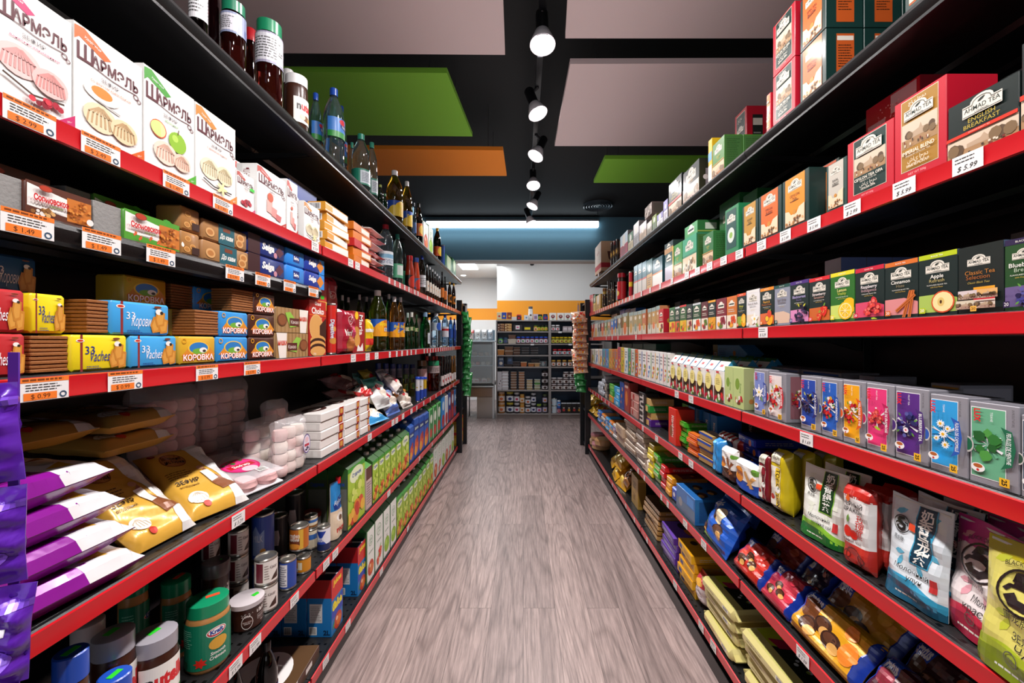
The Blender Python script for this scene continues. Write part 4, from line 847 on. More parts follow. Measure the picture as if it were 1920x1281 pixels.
for i in range(6):
    s, X, Y0, Y1, _ = geo('L3', 693, 722, None, .02)
    o = bag(.2, .12, .028, '#c23a3a' if i % 2 == 0 else '#e8e0dc', lambda p: dots(p, .5, .5, .4, .35, 22, .06, ['#f2eae6', '#d8a49a', '#a82430']), 'pillow', 'sweets_bag', seed=i, wr=.004)
    put(o, s, X + .09, Y0 + .12, RZ['L3'] + .016 + i * .028, 0); o.rotation_euler = (-pi / 2 + .05 * (i % 3 - 1), 0, pi / 2 + .06 * ((i % 2) - .5)); o.location.x = -X; REG.pop(); M_ = o.rotation_euler.to_matrix(); o.location.z = RZ['L3'] + .026 * i + .002 - min((M_ @ v.co).z for v in o.data.vertices); drop(o, .002); add(o, f'red and white bag of sweets lying flat, {ORD[i]} from the bottom of its pile', 'bag', 'piled red and white sweet bags')
def wlab(p): p.rect(0, 0, 1, 1, '#dfe8ee').rect(0, .5, 1, .8, '#7ab0d0').fine(.2, .1, .8, .45, 4, '#3a5a8a')
bot('L3', 723, 28, 422, 'large clear water bottle with red cap beside the sweet bags', c='#c0dcea', cap='#b02438', shape='water', lab=wlab, lz=(.25, .5), labc='#dfe8ee')
bot('L3', 745, 20, 440, 'clear soda bottle with pale green label next to the red capped bottle', c='#b4d4cc', cap='#3a9a8a', shape='soda', lab=lambda p: p.rect(0, 0, 1, 1, '#5fb48a').rect(.3, .2, .7, .9, '#dfeee8'), lz=(.12, .4), labc='#5fb48a')
bot('L3', 755, 13, 456, 'darker clear soda bottle with green label behind the pale green one', back=.1, c='#7a9490', cap='#2a4a44', shape='soda', lab=0, lz=(.12, .4), labc='#4fb48a')
for i, px in enumerate((712, 728)): bot('L3', px, 11, 462 + 7 * i, f'clear water bottle with dark blue cap in the back row, {ORD[i]} behind the water bottles', back=.3, c='#5a8ab0', cap='#1a3f9a', shape='water')
bot('L3', 768, 17, 480, 'tomato sauce bottle with red lid on the shelf of drinks', c='#a83014', cap='#b81c24', shape='sauce', lab=lambda p: p.rect(0, 0, 1, 1, '#1c1414').ell(.5, .4, .25, '#d83a2a').ell(.62, .5, .1, '#f0e8e0'), lz=(.08, .42), labc='#1c1414', kind='plastic')
bot('L3', 780, 14, 484, 'tomato ketchup bottle with blue lid on the shelf of drinks', c='#c2401c', cap='#2a4a9a', shape='sauce', lab=lambda p: p.rect(0, 0, 1, 1, '#2f7ab8').ell(.5, .4, .25, '#d83a2a'), lz=(.1, .4), labc='#2f7ab8', kind='plastic')
bot('L3', 791, 14, 480, 'tall amber drink bottle with dark blue cap past the ketchup', c='#5a4a3a', cap='#1f3a9a', shape='soda', lab=lambda p: p.rect(0, 0, 1, 1, '#dfe4ea').fine(.2, .2, .8, .8, 4, '#555'), lz=(.2, .5))
for i, px in enumerate((800.5, 806, 811, 815.5, 819.5, 823.5)):
    bot('L3', px, 6.6 - .4 * i, 497 + 4.2 * i, f'small dark beer bottle with silver cap and white label, {ORD[i]} of its row', group='silver capped beer bottles', c='#3a1c10', cap='#c8c8cc', shape='beer', lab=lambda p: p.rect(0, 0, 1, 1, '#e4dcd0').ell(.5, .5, .16, '#d8862c'), lz=(.18, .5), labc='#e4dcd0', arc=3.4)
for i, (px, yt) in enumerate(((829, 510), (834.5, 519))): bot('L3', px, 7, yt, f'black beer bottle with orange label, {ORD[i]} after the silver capped row', c='#120c0a', cap='#1a1612', shape='beer', lab=lambda p: p.rect(0, 0, 1, 1, '#d8762a'), lz=(.2, .5), labc='#d8762a')
for i, (px, yt) in enumerate(((843, 529), (850.5, 532))): bot('L3', px, 7.5, yt, f'dark kvass bottle with yellow cap and orange label, {ORD[i]} at the far end', c='#1c100c', cap='#d8a01c', shape='soda', lab=lambda p: p.rect(0, 0, 1, 1, '#e08a2a').ell(.5, .5, .2, '#2a1a10'), lz=(.2, .5), labc='#e08a2a')

# --- small black shelf of biscuit packs
def sorm(c, ac, straw):
    def f(p):
        p.rect(0, 0, 1, 1, c).poly([(.02, .92), (.62, .75), (.66, .2), (.02, .28)], '#f4f0ec').rect(.6, .1, 1, .82, '#c8742a'); dots(p, .8, .45, .18, .34, 40, .022, ['#d98a3a', '#a8581c'])
        p.ell(.24, .86, .1, '#8a2a1c', .055).ell(.24, .86, .085, '#b83a20', .045).text('Сормовское', .33, .55, .17, '#c81e24', .52, bold=.05).fine(.3, .34, .55, .42, 1, '#6a8a3a', .4)
        if straw: [fruit(p, 'straw', x, y, .045) for x, y in ((.22, .14), (.38, .2), (.5, .14), (.08, .22))]; leaf(p, .55, .95, .2, -10, '#3f9a2c'); leaf(p, .95, .2, .1, 100, '#f4f0e8', .6)
        else: dots(p, .2, .14, .16, .1, 14, .035, ['#d9a86a', '#8a5a2c', '#ece4dc']); p.ell(.92, .2, .06, '#ece8e4', .06)
    return f
def pack_at(row, p0, p1, yt, label, c, fn, dz=0, h=None, end=.3, bis='#8c8a88', d=.06, back=.015, name='biscuit_packet', clear=True, n=1, yaw=0, group=None):
    s, X, Y0, Y1, hh = geo(row, p0, p1, yt, back); hh = h or hh - dz; o = packet(Y1 - Y0 - .003, hh - .001, d, c, fn, s, end, bis, n, name, clear=clear)
    put(o, s, X, (Y0 + Y1) / 2, RZ[row] + dz, yaw); add(o, label, 'biscuits', group); return o
BR = sorm('#5a2c1c', 0, 0); GN = sorm('#4f9a2c', 0, 1)
pack_at('LB', -14, 172, 387, 'brown and white oat biscuit pack lying nearest on the small black shelf', '#5a2c1c', BR, h=.056, end=.28, d=.07)
pack_at('LB', -60, 95, 352, 'brown oat biscuit pack in the second row of the small black shelf', '#5a2c1c', BR, h=.095, back=.1, end=.05, d=.06)
pack_at('LB', 175, 337, 409, 'green strawberry biscuit pack with white band at the shelf edge', '#4f9a2c', GN, h=.062, end=.3, d=.07)
pack_at('LB', 123, 281, 365, 'green strawberry biscuit pack raised in the second row', '#3f7a2c', GN, h=.1, back=.1, end=.28, d=.06)
DK = lambda p: p.rect(.32, 0, .68, 1, '#1c5a66').text('До кави', .5, .4, .24, '#f2efe8', .3, shear=.2, bold=.03).rect(.42, .66, .58, .86, '#7a3a20') and [p.ell(x, y, .09, '#d8a468', .07).ell(x, y, .06, '#b8783c', .04) for x, y in ((.83, .62), (.8, .3), (.14, .4))]
CF = lambda p: [p.ell(x, y, .16, '#d8a05a', .12).ell(x, y, .11, '#b87a38', .08) for x, y in ((.35, .7), (.6, .4), (.3, .25))] and p.rect(.55, .1, .95, .4, '#3a1c14')
for k in (0, 1):
    w_ = ('lower', 'upper')[k]
    pack_at('LB', 338, 376, 0, f'brown coffee biscuit pack, {w_} of two beside the strawberry biscuits', '#a8753f', CF, dz=.057 * k, h=.056, clear=False, end=.0)
    pack_at('LB', 379, 470 - 6 * k, 0, f'tan coffee biscuit pack with teal band, {w_} of its pair', '#a87a4c', DK, dz=.052 * k, h=.051, clear=False)
    pack_at('LB', 464, 534, 0, f'dark blue chocolate biscuit pack with white lettering, {w_} of its pair', '#1c2f7a', lambda p: p.rect(0, 0, .3, 1, '#3a1418').text('Selga', .52, .55, .36, '#f2f0ee', .36, shear=.2, bold=.05).poly([(.72, .45), (.84, .8), (.97, .5), (.84, .15)], '#5a3040').ell(.72, .22, .05, '#c88a9a'), dz=.057 * k, h=.056, clear=False)
    pack_at('LB', 572, 608, 0, f'dark and bright blue wafer pack with orange biscuit, {w_} of its pair', '#1f3a9a', lambda p: p.rect(.7, 0, 1, 1, '#2a8ae0').text('Selga', .36, .6, .32, '#f2f0ee', .6, shear=.2, bold=.05).poly([(.58, .5), (.78, .92), (.97, .5), (.78, .08)], '#d9832c'), dz=.057 * k, h=.056, clear=False)
    pack_at('LB', 537, 571, 0, f'bright blue wafer pack turned end on, {w_} of its pair', '#2a86e0', lambda p: p.rect(.35, .25, .7, .75, '#1c2f7a').text('Selga', .52, .5, .2, '#f2f0ee', .28, bold=.04), dz=.057 * k, h=.056, clear=False)

# --- cow biscuit shelf
YB, BB, KY, KB, KD = '#f0d81c', '#3fa2e2', '#d9a82a', '#2f8fd8', '#4a2418'
v33 = cookiepack('Vaches', '33', '#f2dc1a'); b33 = cookiepack('Vaches', '33', BB); k33 = cookiepack('Корови', '33', BB); rd = cookiepack('Vaches', '33', '#c22a24')
ky, kb, kd = cowpack('КОРОВКА', KY), cowpack('КОРОВКА', KB), cowpack('КОРОВКА', KD)
h4 = .066
def cow(p0, p1, lv, label, c, fn, end=0, back=.015, h=h4, **k): return pack_at('L4', p0, p1, 0, label, c, fn, dz=lv * (h + .001), h=h, end=end, bis='#8f5522', n=9, clear=end > 0, back=back, d=.065, **k)
cow(-60, 52, 0, 'red biscuit pack with cow picture, bottom one nearest the camera', '#b8242a', rd)
cow(-60, 51, 1, 'red biscuit pack with cow picture, stacked second nearest the camera', '#b8242a', rd)
cow(57, 241, 0, 'yellow cow biscuit pack with see-through biscuit end, bottom row', YB, v33, .36)
cow(54, 126, 1, 'yellow cow biscuit pack on top of the see-through one', YB, v33, 0, .03)
cow(243, 333, 0, 'light blue cow biscuit pack between yellow ones, bottom row', BB, b33)
cow(164, 319, 1, 'light blue cow biscuit pack with see-through end on the second layer', BB, k33, .24)
cow(128, 160, 1, 'blue cow biscuit pack set back behind on the second layer', '#2f6f9a', b33, 0, .08)
cow(336, 405, 0, 'golden cow biscuit pack on the bottom row next to light blue', KY, ky)
cow(321, 361, 1, 'golden cow biscuit pack set back on the second layer', KY, ky, 0, .08)
cow(406, 465.5, 0, 'blue cow biscuit pack on the bottom row beside the golden one', KB, kb)
cow(367, 466, 1, 'blue cow biscuit pack with see-through end on the second layer', KB, kb, .42)
cow(467, 515, 0, 'brown cow biscuit pack, bottom of three', KD, kd)
cow(467, 515.5, 1, 'brown cow biscuit pack, middle of three', KD, kd)
cow(436, 516, 2, 'brown cow biscuit pack with see-through end, topmost of three', KD, kd, .48)
for p0, p1, c, fn, lb, e in ((-40, 72, '#27608f', k33, 'dark blue cow biscuit pack', 0), (231, 314, KY, ky, 'golden cow biscuit pack', 0), (322, 428, KB, kb, 'blue cow biscuit pack with see-through end', .36)):
    for lv in (0, 1, 2): cow(p0, p1, lv, lb + f' in the back row, {("bottom", "middle", "topmost")[lv]} of its stack', c, fn, e if lv == 2 else 0, .1)
def masha(flip):
    def f(p):
        p.rect(0, 0, 1, 1, '#a88458'); [p.rect(i / 9 + .02, 0, i / 9 + .04, 1, '#94703f') for i in range(9)]
        X = (lambda x: 1 - x) if flip else (lambda x: x)
        p.poly([(X(.0), 1), (X(.3), 1), (X(.28), 0), (X(.08), 0)], '#ece4dc').poly([(X(.3), .3), (X(.6), .85), (X(.75), .8), (X(.6), .2)], '#8fbf4a').rect(min(X(.32), X(.62)), .28, max(X(.32), X(.62)), .6, '#5a2420').text('Какао', X(.46), .44, .14, '#f0e4d8', .24)
        p.ell(X(.84), .5, .14, '#6a3c20', .11).ell(X(.84), .5, .11, '#8a5230', .09).text('МАШКА', X(.17), .6, .16, '#d8452c', .26, bold=.04)
    return f
for k in (0, 1): pack_at('L4', 517, 577.5, 0, ('cocoa biscuit pack with village picture, lower one', 'cocoa biscuit pack with village picture turned upside down on another')[k], '#a88458', masha(k), dz=k * .083, h=.082, clear=False, d=.07)
def choko(p): p.rect(0, 0, 1, 1, '#b8241c').text('Grand', .5, .95, .06, '#f4efe8', .84, bold=.03).text('Choko', .5, .82, .11, '#f4efe8', .92, bold=.03).rect(0, .73, 1, .75, '#e0641c').text('CHOCOLAT', .5, .68, .035, '#f4e8d8', .7, bold=.03).ell(.4, .52, .4, '#e0b070', .4, 26).ell(.4, .52, .36, '#d8a05a', .36, 26).poly([(.6, .55), (1, .7), (1, .3), (.6, .38)], '#3a1c12') and [p.ell(.5, .28 - .05 * i, .46, ('#d8a05a', '#3a1c12')[i % 2], .16) for i in range(5)] and p.text('500g', .3, .04, .035, '#f4efe8', .4)
box_at('L4', 579.5, 611, 562, 'tall dark red biscuit box with cream biscuits and white lettering', 'box', '#a81f1c', choko, d=.06, name='biscuit_box')
box_at('L4', 596, 612.5, 525, 'taller red and yellow biscuit box behind the dark red one', 'box', '#c8322c', lambda p: p.rect(0, .6, 1, .72, '#f2d85a').rect(.3, .75, .7, .8, '#3fd02f'), d=.05, back=.09, name='biscuit_box')
bot('L4', 621, 18, 570, 'red roll of round biscuits with vertical white and blue lettering', 'biscuits', mk=lambda h, r: can(h, r * 1.05, lambda p: p.rect(0, 0, 1, 1, '#c8241c').ell(.5, .25, .14, '#c98a3a', .12).ell(.5, .5, .12, '#d89a4a', .1).text('Digestive', .47, .5, .13, '#22409a', .72, rot=-90, bold=.07).text('Digestive', .47, .5, .13, '#f4efe8', .71, rot=-90, bold=.02), '#c8241c', name='biscuit_roll'), yaw=-35)
def cara(word): return lambda p: p.rect(0, 0, 1, 1, '#a81c34').ell(.5, .76, .2, '#f0dfe0', .14).ell(.5, .76, .18, '#a81c34', .12).text('Cara', .5, .76, .06, '#f4efe8', .26, shear=.2).text(word, .4, .48, .14, '#f4efe8', .6, bold=.03).poly([(.6, .62), (1, .66), (1, .4), (.7, .36)], '#d84a72').ell(.55, .2, .34, '#a85a28', .3).ell(.55, .2, .3, '#b86a34', .26)
s, X, Y0, Y1, h = geo('L4', 632, 658, 582, .02); o = bag(Y1 - Y0, h, .05, '#a81c34', cara('Nari'), 'brick', 'biscuit_bag', seed=3); put(o, s, X, (Y0 + Y1) / 2, RZ['L4'] + .003); add(o, 'wine red bag of ridged biscuits with round emblem, standing at the shelf edge', 'bag')
s, X, Y0, Y1, h = geo('L4', 612, 637, 516, .1); o = bag(Y1 - Y0, h, .05, '#9a1c2c', cara('uris'), 'brick', 'biscuit_bag', seed=4); put(o, s, X + .03, (Y0 + Y1) / 2, RZ['L4'] + .003); add(o, 'tall wine red bag of biscuits reaching up under the shelf above', 'bag')
box_at('L4', 661.5, 684, 583, 'dark red biscuit box with vertical white lettering and milk splash', 'box', '#9c1c20', lambda p: p.text('Maria', .68, .68, .3, '#f4efe8', .5, rot=-90, bold=.02).ell(.3, .9, .14, '#f2c81c', .14).ell(.3, .5, .22, '#c98a3a', .2).ell(.35, .3, .24, '#d89a4a', .22).poly([(.3, .04), (.4, .2), (.6, .12), (.8, .24), (.85, .04)], '#f0ece8'), d=.05, name='biscuit_box')
s, X, Y0, Y1, h = geo('L4', 685, 695, 600, .04); o = bag(Y1 - Y0, h, .04, '#e8c01c', lambda p: p.rect(0, .2, 1, .4, '#d8342a').rect(0, .6, 1, .7, '#f0ece4'), 'pillow', 'snack_bag', seed=5); put(o, s, X, (Y0 + Y1) / 2, RZ['L4'] + .003); add(o, 'small yellow and red snack bag between biscuit box and lemonade bottles', 'bag')
def lem2(p): p.rect(0, 0, 1, 1, '#1f5ab8').ell(.5, .0, .3, '#f0a81c').ell(.22, .1, .14, '#e8981c').text('Буратино', .5, .72, .16, '#f4dc2a', .4, shear=.2, bold=.04).rect(.42, .25, .55, .95, '#c8761c').bars(.43, .3, .54, .5, 8)
BU = dict(cap='#ece8ea', shape='soda', lab=lem2, lz=(.24, .52), labc='#1f5ab8')
bot('L4', 708, 34, 545, 'large greenish lemonade bottle with blue label, nearest of the lemonades', c='#7a8a2a', **BU)
bot('L4', 729, 13, 552, 'green lemonade bottle half hidden behind the nearest lemonade', c='#3f8a2c', back=.13, **BU)
bot('L4', 739, 19, 557, 'amber lemonade bottle with blue label, third at the shelf edge', c='#b4762a', back=.045, **BU)
bot('L4', 751, 15, 558, 'amber lemonade bottle with blue label, last at the shelf edge', c='#b4762a', back=.05, **BU)
for i, (px, yt) in enumerate(((642, 548), (653, 552), (674, 547), (687, 551), (698, 553), (715, 551))):
    bot('L4', px, 12, yt + 6, f'dark green lemonade bottle with white cap, {ORD[i]} along the back row', group='back row lemonade bottles', back=.22 + .05 * (i % 2), c='#4a5a24', **BU)
def perr(p): p.rect(0, 0, 1, 1, '#d8d8a8').ell(.5, .5, .16, '#3a6a2a')
G1 = dict(c='#1f7a34', cap='#a8c0b8', shape='wine')
for i, (px, d_, yt, lb) in enumerate(((764.5, 10, 587, 'with yellow neck ribbon'), (772, 12, 586, 'with white cap and yellow ribbon'), (781, 8, 590, 'with dark cap'))): bot('L4', px, d_, yt, f'green glass mineral water bottle {lb}, {ORD[i]} of the green group', **dict(G1, cap=('#a8c0b8', '#e8e8e0', '#1c4a24')[i]), lab=perr, lz=(.5, .6), labc='#d8d04a')
bot('L4', 797, 19, 586, 'green glass mineral water bottle with white square label, last of the green group', lab=lambda p: p.rect(0, 0, 1, 1, '#c8d4dc').fine(.2, .2, .8, .8, 5, '#557'), lz=(.12, .42), arc=1.6, labc='#c8d4dc', **dict(G1, cap='#8ab4dc'))
bot('L4', 817.5, 18, 588, 'clear ridged water bottle with pale cap and round blue emblem', c='#c4dff2', cap='#dfe8f2', shape='water', lab=lambda p: p.ell(.5, .5, .2, '#2a5ab8'), lz=(.5, .72), labc='#cfe4f4')
bot('L4', 834.5, 13, 590, 'clear water bottle with blue cap and red white label', c='#a8c8e8', cap='#2a4ac0', shape='water', lab=lambda p: p.rect(0, 0, 1, 1, '#dfe4f0').rect(0, .6, 1, .8, '#c82a34'), lz=(.3, .62), labc='#dfe4f0')
bot('L4', 845, 8, 595, 'slim blue water bottle with red cap at the far end', c='#4a84c8', cap='#a82438', shape='water', lab=0, lz=(.3, .6), labc='#2a5ab8')
bot('L4', 852, 6, 598, 'dark blue bottle last on the shelf of biscuits and water', c='#2a4a9a', cap='#1f3a7a', shape='water', lab=0, lz=(.3, .6), labc='#1f3f9a')
# --- shelf of bags and trays
def lay(o, row, p0, p1, back, dz, tilt=0, yaw=0, roll=0):
    """lay a bag on its back, its art facing up and its foot toward the aisle; tilt raises its far edge (degrees)"""
    s = -1 if row[0] == 'L' else 1; X = RX[row] + back; Y = F * X / abs(CX - (p0 + p1) / 2)
    o.rotation_euler = Matrix.Rotation(-s * pi / 2 + math.radians(yaw), 3, 'Z').to_4x4().to_euler()
    M = Matrix.Rotation(-s * pi / 2 + math.radians(yaw), 4, 'Z') @ Matrix.Rotation(math.radians(roll), 4, 'Y') @ Matrix.Rotation(-pi / 2 + math.radians(tilt), 4, 'X')
    o.rotation_euler = M.to_euler(); o.location = (s * X, Y, RZ[row] + dz); return o
TOPZ = {'LT': 9, 'L3': 2.06, 'L4': 1.69, 'L5': 1.275, 'L6': .87, 'L7': .47, 'RT': 9, 'R2': 2.02, 'R3': 1.67, 'R4': 1.38, 'R5': 1.08, 'R6': .78, 'R7': .478}
def settle(o, row, dz=0):
    """lower or raise a thing until its lowest point rests on the shelf"""
    R = o.rotation_euler.to_matrix(); z = min((R @ v.co).z for v in o.data.vertices); o.location.z = RZ[row] + max(0, dz - .03) - z + .001; return drop(o, top=TOPZ[row])
def purple(p): p.rect(0, 0, .76, 1, '#8a1292').poly([(.7, 0), (.66, .3), (.72, .6), (.66, 1), (1, 1), (1, 0)], '#e9e7ea').ell(.3, .55, .1, '#e6d8ea', .06); p.poly([(.72, .2), (.86, .3), (.84, .12)], '#d9a82a').ell(.8, .36, .06, '#b8b4b0', .05).poly([(.78, .46), (.9, .52), (.9, .46)], '#8a4f32')
for i in range(4):
    o = bag(.32, .2, .05, '#8a1292', purple, 'brick', 'marshmallow_bag', seed=20 + i, wr=.0015)
    lay(o, 'L5', 40, 60, 0, 0, tilt=7, yaw=-5 + 4 * i); o.location.x = -(RX['L5'] + .005 + .006 * i); o.location.y = .65 - .004 * i; settle(o, 'L5', .05 * i + .028)
    add(o, f'purple and white marshmallow bag lying in a pile, {ORD[i]} from the bottom', 'bag', 'piled purple marshmallow bags')
def gold(lbl, px, Yc, X, yaw, tilt, w_, h_, dz=0, t=.045, seed=0, c='#d9a640'):
    o = bag(w_, h_, t, c, story, 'brick', 'marshmallow_bag', seed=seed, wr=.0035)
    lay(o, 'L5', px, px, 0, 0, tilt, yaw); o.location.x = -X; o.location.y = Yc; settle(o, 'L5', dz); add(o, lbl, 'bag'); return o
gold('golden marshmallow bag with cherub picture lying flat beside the pink tray', 0, 1.065, .805, -16, 33, .155, .25, 0, .045, 31)
gold('golden marshmallow bag with green sticker leaning between two other golden bags', 0, .915, .815, -3, 38, .145, .27, 0, .045, 32)
for i in range(9):
    o = bag(.175, .225, .045, ('#c2913a', '#b8863a', '#cfa050')[i % 3], story, 'brick', 'marshmallow_bag', seed=40 + i, wr=.0015)
    lay(o, 'L5', 0, 0, 0, 0, 3, (2, -2, 1)[i // 3]); o.location.x = -(.968 + .003 * (i % 2)); o.location.y = (.62, .815, 1.01)[i % 3] + .006 * (i // 3); settle(o, 'L5', .048 * (i // 3) + .028)
    add(o, f'golden marshmallow bag lying in the shadowed back pile, {ORD[i // 3]} layer, {ORD[i % 3]} from the camera', 'bag', 'back pile of golden bags')
# pink tray pack
e = tag(empty('marshmallow_tray', (-.86, 1.245, RZ['L5'] + .016)), 'clear tray of pink marshmallows with bright pink oval label', 'tray'); SEEN['t'] = 0
e.rotation_euler = (math.radians(0), 0, pi / 2 - .2); e.rotation_euler = (Matrix.Rotation(pi / 2 - .25, 4, 'Z') @ Matrix.Rotation(math.radians(12), 4, 'X')).to_euler()
b = MB(); b.box(-.075, .075, -.06, .16, 0, .006, ('#d8d4d8', 'plastic'), .003); b.build('tray', e)
for i in range(2):
    for j in range(3):
        b = MB(); b.lathe([(0, .007), (.03, .007), (.034, .02), (.028, .034), (.012, .042), (0, .043)], ('#e8b8b8', 'food'), 14, o=(-.036 + .072 * i, -.025 + .07 * j, 0)); b.build('marshmallow', e)
b = MB(); b.box(-.073, .073, -.058, .158, .044, .047, ('#f2eef2', 'film'), .002); b.build('film', e)
p = P(.11, .16); p.ell(.5, .5, .5, '#d81c6a', .44, 26).ell(.5, .5, .44, '#e83a84', .38, 26); p.rect(.12, .42, .88, .56, '#c8202c').text('Зефир', .5, .49, .08, '#f4eef0', .6, bold=.03).ell(.55, .3, .22, '#f4c8d4', .16).bars(.55, .06, .85, .2); dots(p, .45, .68, .3, .1, 12, .05, ['#c82034', '#3f8a3a'])
b = MB(); p.put(b, lambda u, v, o: (u - .055, v - .04, .0475 + o), 'card'); b.build('oval_label', e, smooth=False)
def zefstack(lbl, X, Y, nx, nz, w_, cols, dz=0, dark=0, oval=None, grp=None):
    e = tag(empty('marshmallow_pack', (-X, Y, RZ['L5'] + dz + .001)), lbl, 'bag', grp); e.rotation_euler = (0, 0, pi / 2); SEEN[lbl] = grp
    for i in range(nx):
        for k in range(nz):
            b = MB(); r = w_ / nx / 2
            b.lathe([(0, 0), (r * .8, 0), (r * .97, .012), (r * .97, .026), (r * .8, .036), (0, .038)], (cols[(i + k) % len(cols)], 'food'), 14, o=(-w_ / 2 + r + 2 * r * i, r, .004 + k * .04)); b.build('marshmallow', e)
    H_ = nz * .04 + .012; Fg, Bg = bagsurf(w_ * 1.06, H_ * 1.12, 2 * w_ / nx / 2 * 1.25, 'brick', .004, 3)
    b = MB(); b.grid([[(x, y + w_ / nx / 2, z) for x, y, z in r] for r in Fg], ('#f4f0f2', 'film')); b.grid([[(x, y + w_ / nx / 2, z) for x, y, z in r] for r in Bg], ('#f4f0f2', 'film'), True); b.build('film', e, ang=80)
    if oval:
        p = P(.05, .075); p.ell(.5, .5, .48, '#5a4a8a', .7, 22).ell(.5, .5, .42, '#e4dcea', .62, 22).ell(.5, .68, .24, '#e8c0c8', .2).rect(.2, .38, .8, .5, '#b8384a'); dots(p, .5, .26, .2, .08, 8, .06, ['#3a2a4a'])
        b = MB(); p.put(b, lambda u, v, o: (w_ / 2 - .05 + u, -.012 - o, H_ * .3 + v), 'card'); b.build('oval_label', e, smooth=False)
    return e
zefstack('clear bag of pale pink marshmallows with purple oval label, at the shelf edge', .80, 1.40, 3, 4, .15, ['#ecc8c4', '#f0dcd4', '#f2e4da'], oval=1)
zefstack('clear bag of cream marshmallows behind the pink oval label tray', .895, 1.405, 3, 4, .16, ['#e8dac8', '#eacdc6'])
zefstack('dusky pink marshmallow bag stacked tall beneath the shelf behind the golden bags', 1.05, 1.2, 3, 7, .2, ['#d9a8a4', '#d09a96'])
zefstack('dusky pink marshmallow bag stacked tall beside the first, farther along', 1.05, 1.43, 3, 7, .2, ['#d4a49e', '#cf9a94'])
zefstack('dusky pink marshmallow bag between two tall stacks and the pale bag', .93, 1.53, 2, 5, .1, ['#e0b0aa', '#d8a49e'])
# white cake boxes: three columns
def cakef(p): p.rect(.9, 0, 1, 1, '#f0ece8').rect(.76, .0, .96, 1, '#a82a24').rect(.8, .2, .92, .8, '#d8a04a'); p.rect(.7, 0, .75, 1, '#e8e0dc')
for cix, (p0, p1) in enumerate(((602, 646), (648, 675), (677, 694))):
    s, X, Y0, Y1, _ = geo('L5', p0, p1, None, .015)
    for k in range(5 if cix else 5):
        w_ = Y1 - Y0 - .006; o = carton(w_, .034, .16, '#e9e4e0', cakef, lambda p: p.rect(.1, .2, .9, .8, '#f2eeea'), lambda p: p.ell(.5, .5, .35, '#4a2a24', .2).ell(.5, .5, .2, '#e8d8d0', .1), -1, 'cake_carton', c=.003)
        put(o, s, X + .004 * (k % 2), (Y0 + Y1) / 2, RZ['L5'] + k * .0355); add(o, f'white cake carton with red corner, {ORD[k]} from bottom, {("nearest", "middle", "farthest")[cix]} stack', 'box', 'stacked white cake cartons')
# snack and sweet bags heap
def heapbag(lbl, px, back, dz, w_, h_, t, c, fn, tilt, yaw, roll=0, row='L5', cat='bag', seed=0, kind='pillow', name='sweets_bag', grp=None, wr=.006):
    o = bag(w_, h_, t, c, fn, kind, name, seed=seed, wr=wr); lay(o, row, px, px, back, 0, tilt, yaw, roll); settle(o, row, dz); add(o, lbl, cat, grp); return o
def blob(c1, c2, c3='#c82030'): return lambda p: p.poly([(0, .6), (.5, .75), (1, .55), (1, 1), (0, 1)], c1).poly([(0, 0), (1, 0), (1, .22), (.5, .3), (0, .2)], c2).ell(.4, .62, .16, c3, .12).ell(.55, .4, .2, '#f0e4d4', .16)
heapbag('yellow and white sweet bag with blue corner lying at the shelf edge', 709, .02, 0, .24, .15, .06, '#ecdcc0', blob('#f0e0b0', '#3a9ad8'), 22, -10, seed=51)
heapbag('crumpled red sweet bag lying against the white cake cartons', 699, .02, 0, .1, .1, .04, '#d02a2a', blob('#e8e0d8', '#c81c24'), 12, 20, seed=52)
heapbag('white and teal sweet bag with red badge propped in the heap', 720, .05, .0, .17, .2, .07, '#e4e4e4', blob('#4fb0a8', '#dfe4e4'), 60, -8, seed=53)
heapbag('white and blue sweet bag leaning in the heap beside the teal one', 739, .04, .0, .19, .2, .07, '#d8e0f0', blob('#8aa4e0', '#5a7ac8'), 58, -6, seed=54)
heapbag('white sweet bag with dark side at the far end of the heap', 753.5, .03, 0, .16, .16, .06, '#e8e0da', blob('#f0ece8', '#3a342f'), 50, 5, seed=55)
heapbag('blue foil sweet bag at the back of the heap', 724, .2, .0, .18, .2, .06, '#2a4a9a', blob('#3a5ab8', '#1c3a8a'), 50, 0, seed=56)
heapbag('teal and dark sweet bag standing at the back of the heap', 682, .27, .0, .16, .26, .06, '#2a6a74', blob('#3a8a94', '#14343a'), 78, 10, seed=57)
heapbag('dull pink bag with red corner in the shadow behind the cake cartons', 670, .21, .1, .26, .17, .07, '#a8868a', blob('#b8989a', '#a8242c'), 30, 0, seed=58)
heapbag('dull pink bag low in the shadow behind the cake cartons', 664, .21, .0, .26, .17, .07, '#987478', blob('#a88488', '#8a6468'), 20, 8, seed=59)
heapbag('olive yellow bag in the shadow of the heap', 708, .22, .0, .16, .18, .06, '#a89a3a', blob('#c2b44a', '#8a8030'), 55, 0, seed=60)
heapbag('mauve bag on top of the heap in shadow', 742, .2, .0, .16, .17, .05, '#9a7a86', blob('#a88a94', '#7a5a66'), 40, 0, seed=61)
heapbag('pale bag with orange print at the far end of the heap', 765, .03, 0, .16, .15, .06, '#d8ccc0', blob('#d88a3a', '#e8e0d8'), 55, -8, seed=62)
heapbag('blue and silver sweet bag behind the white and blue one', 738, .14, .0, .2, .2, .06, '#5a74b8', blob('#c8d0e0', '#2a4a9a'), 60, 4, seed=63)
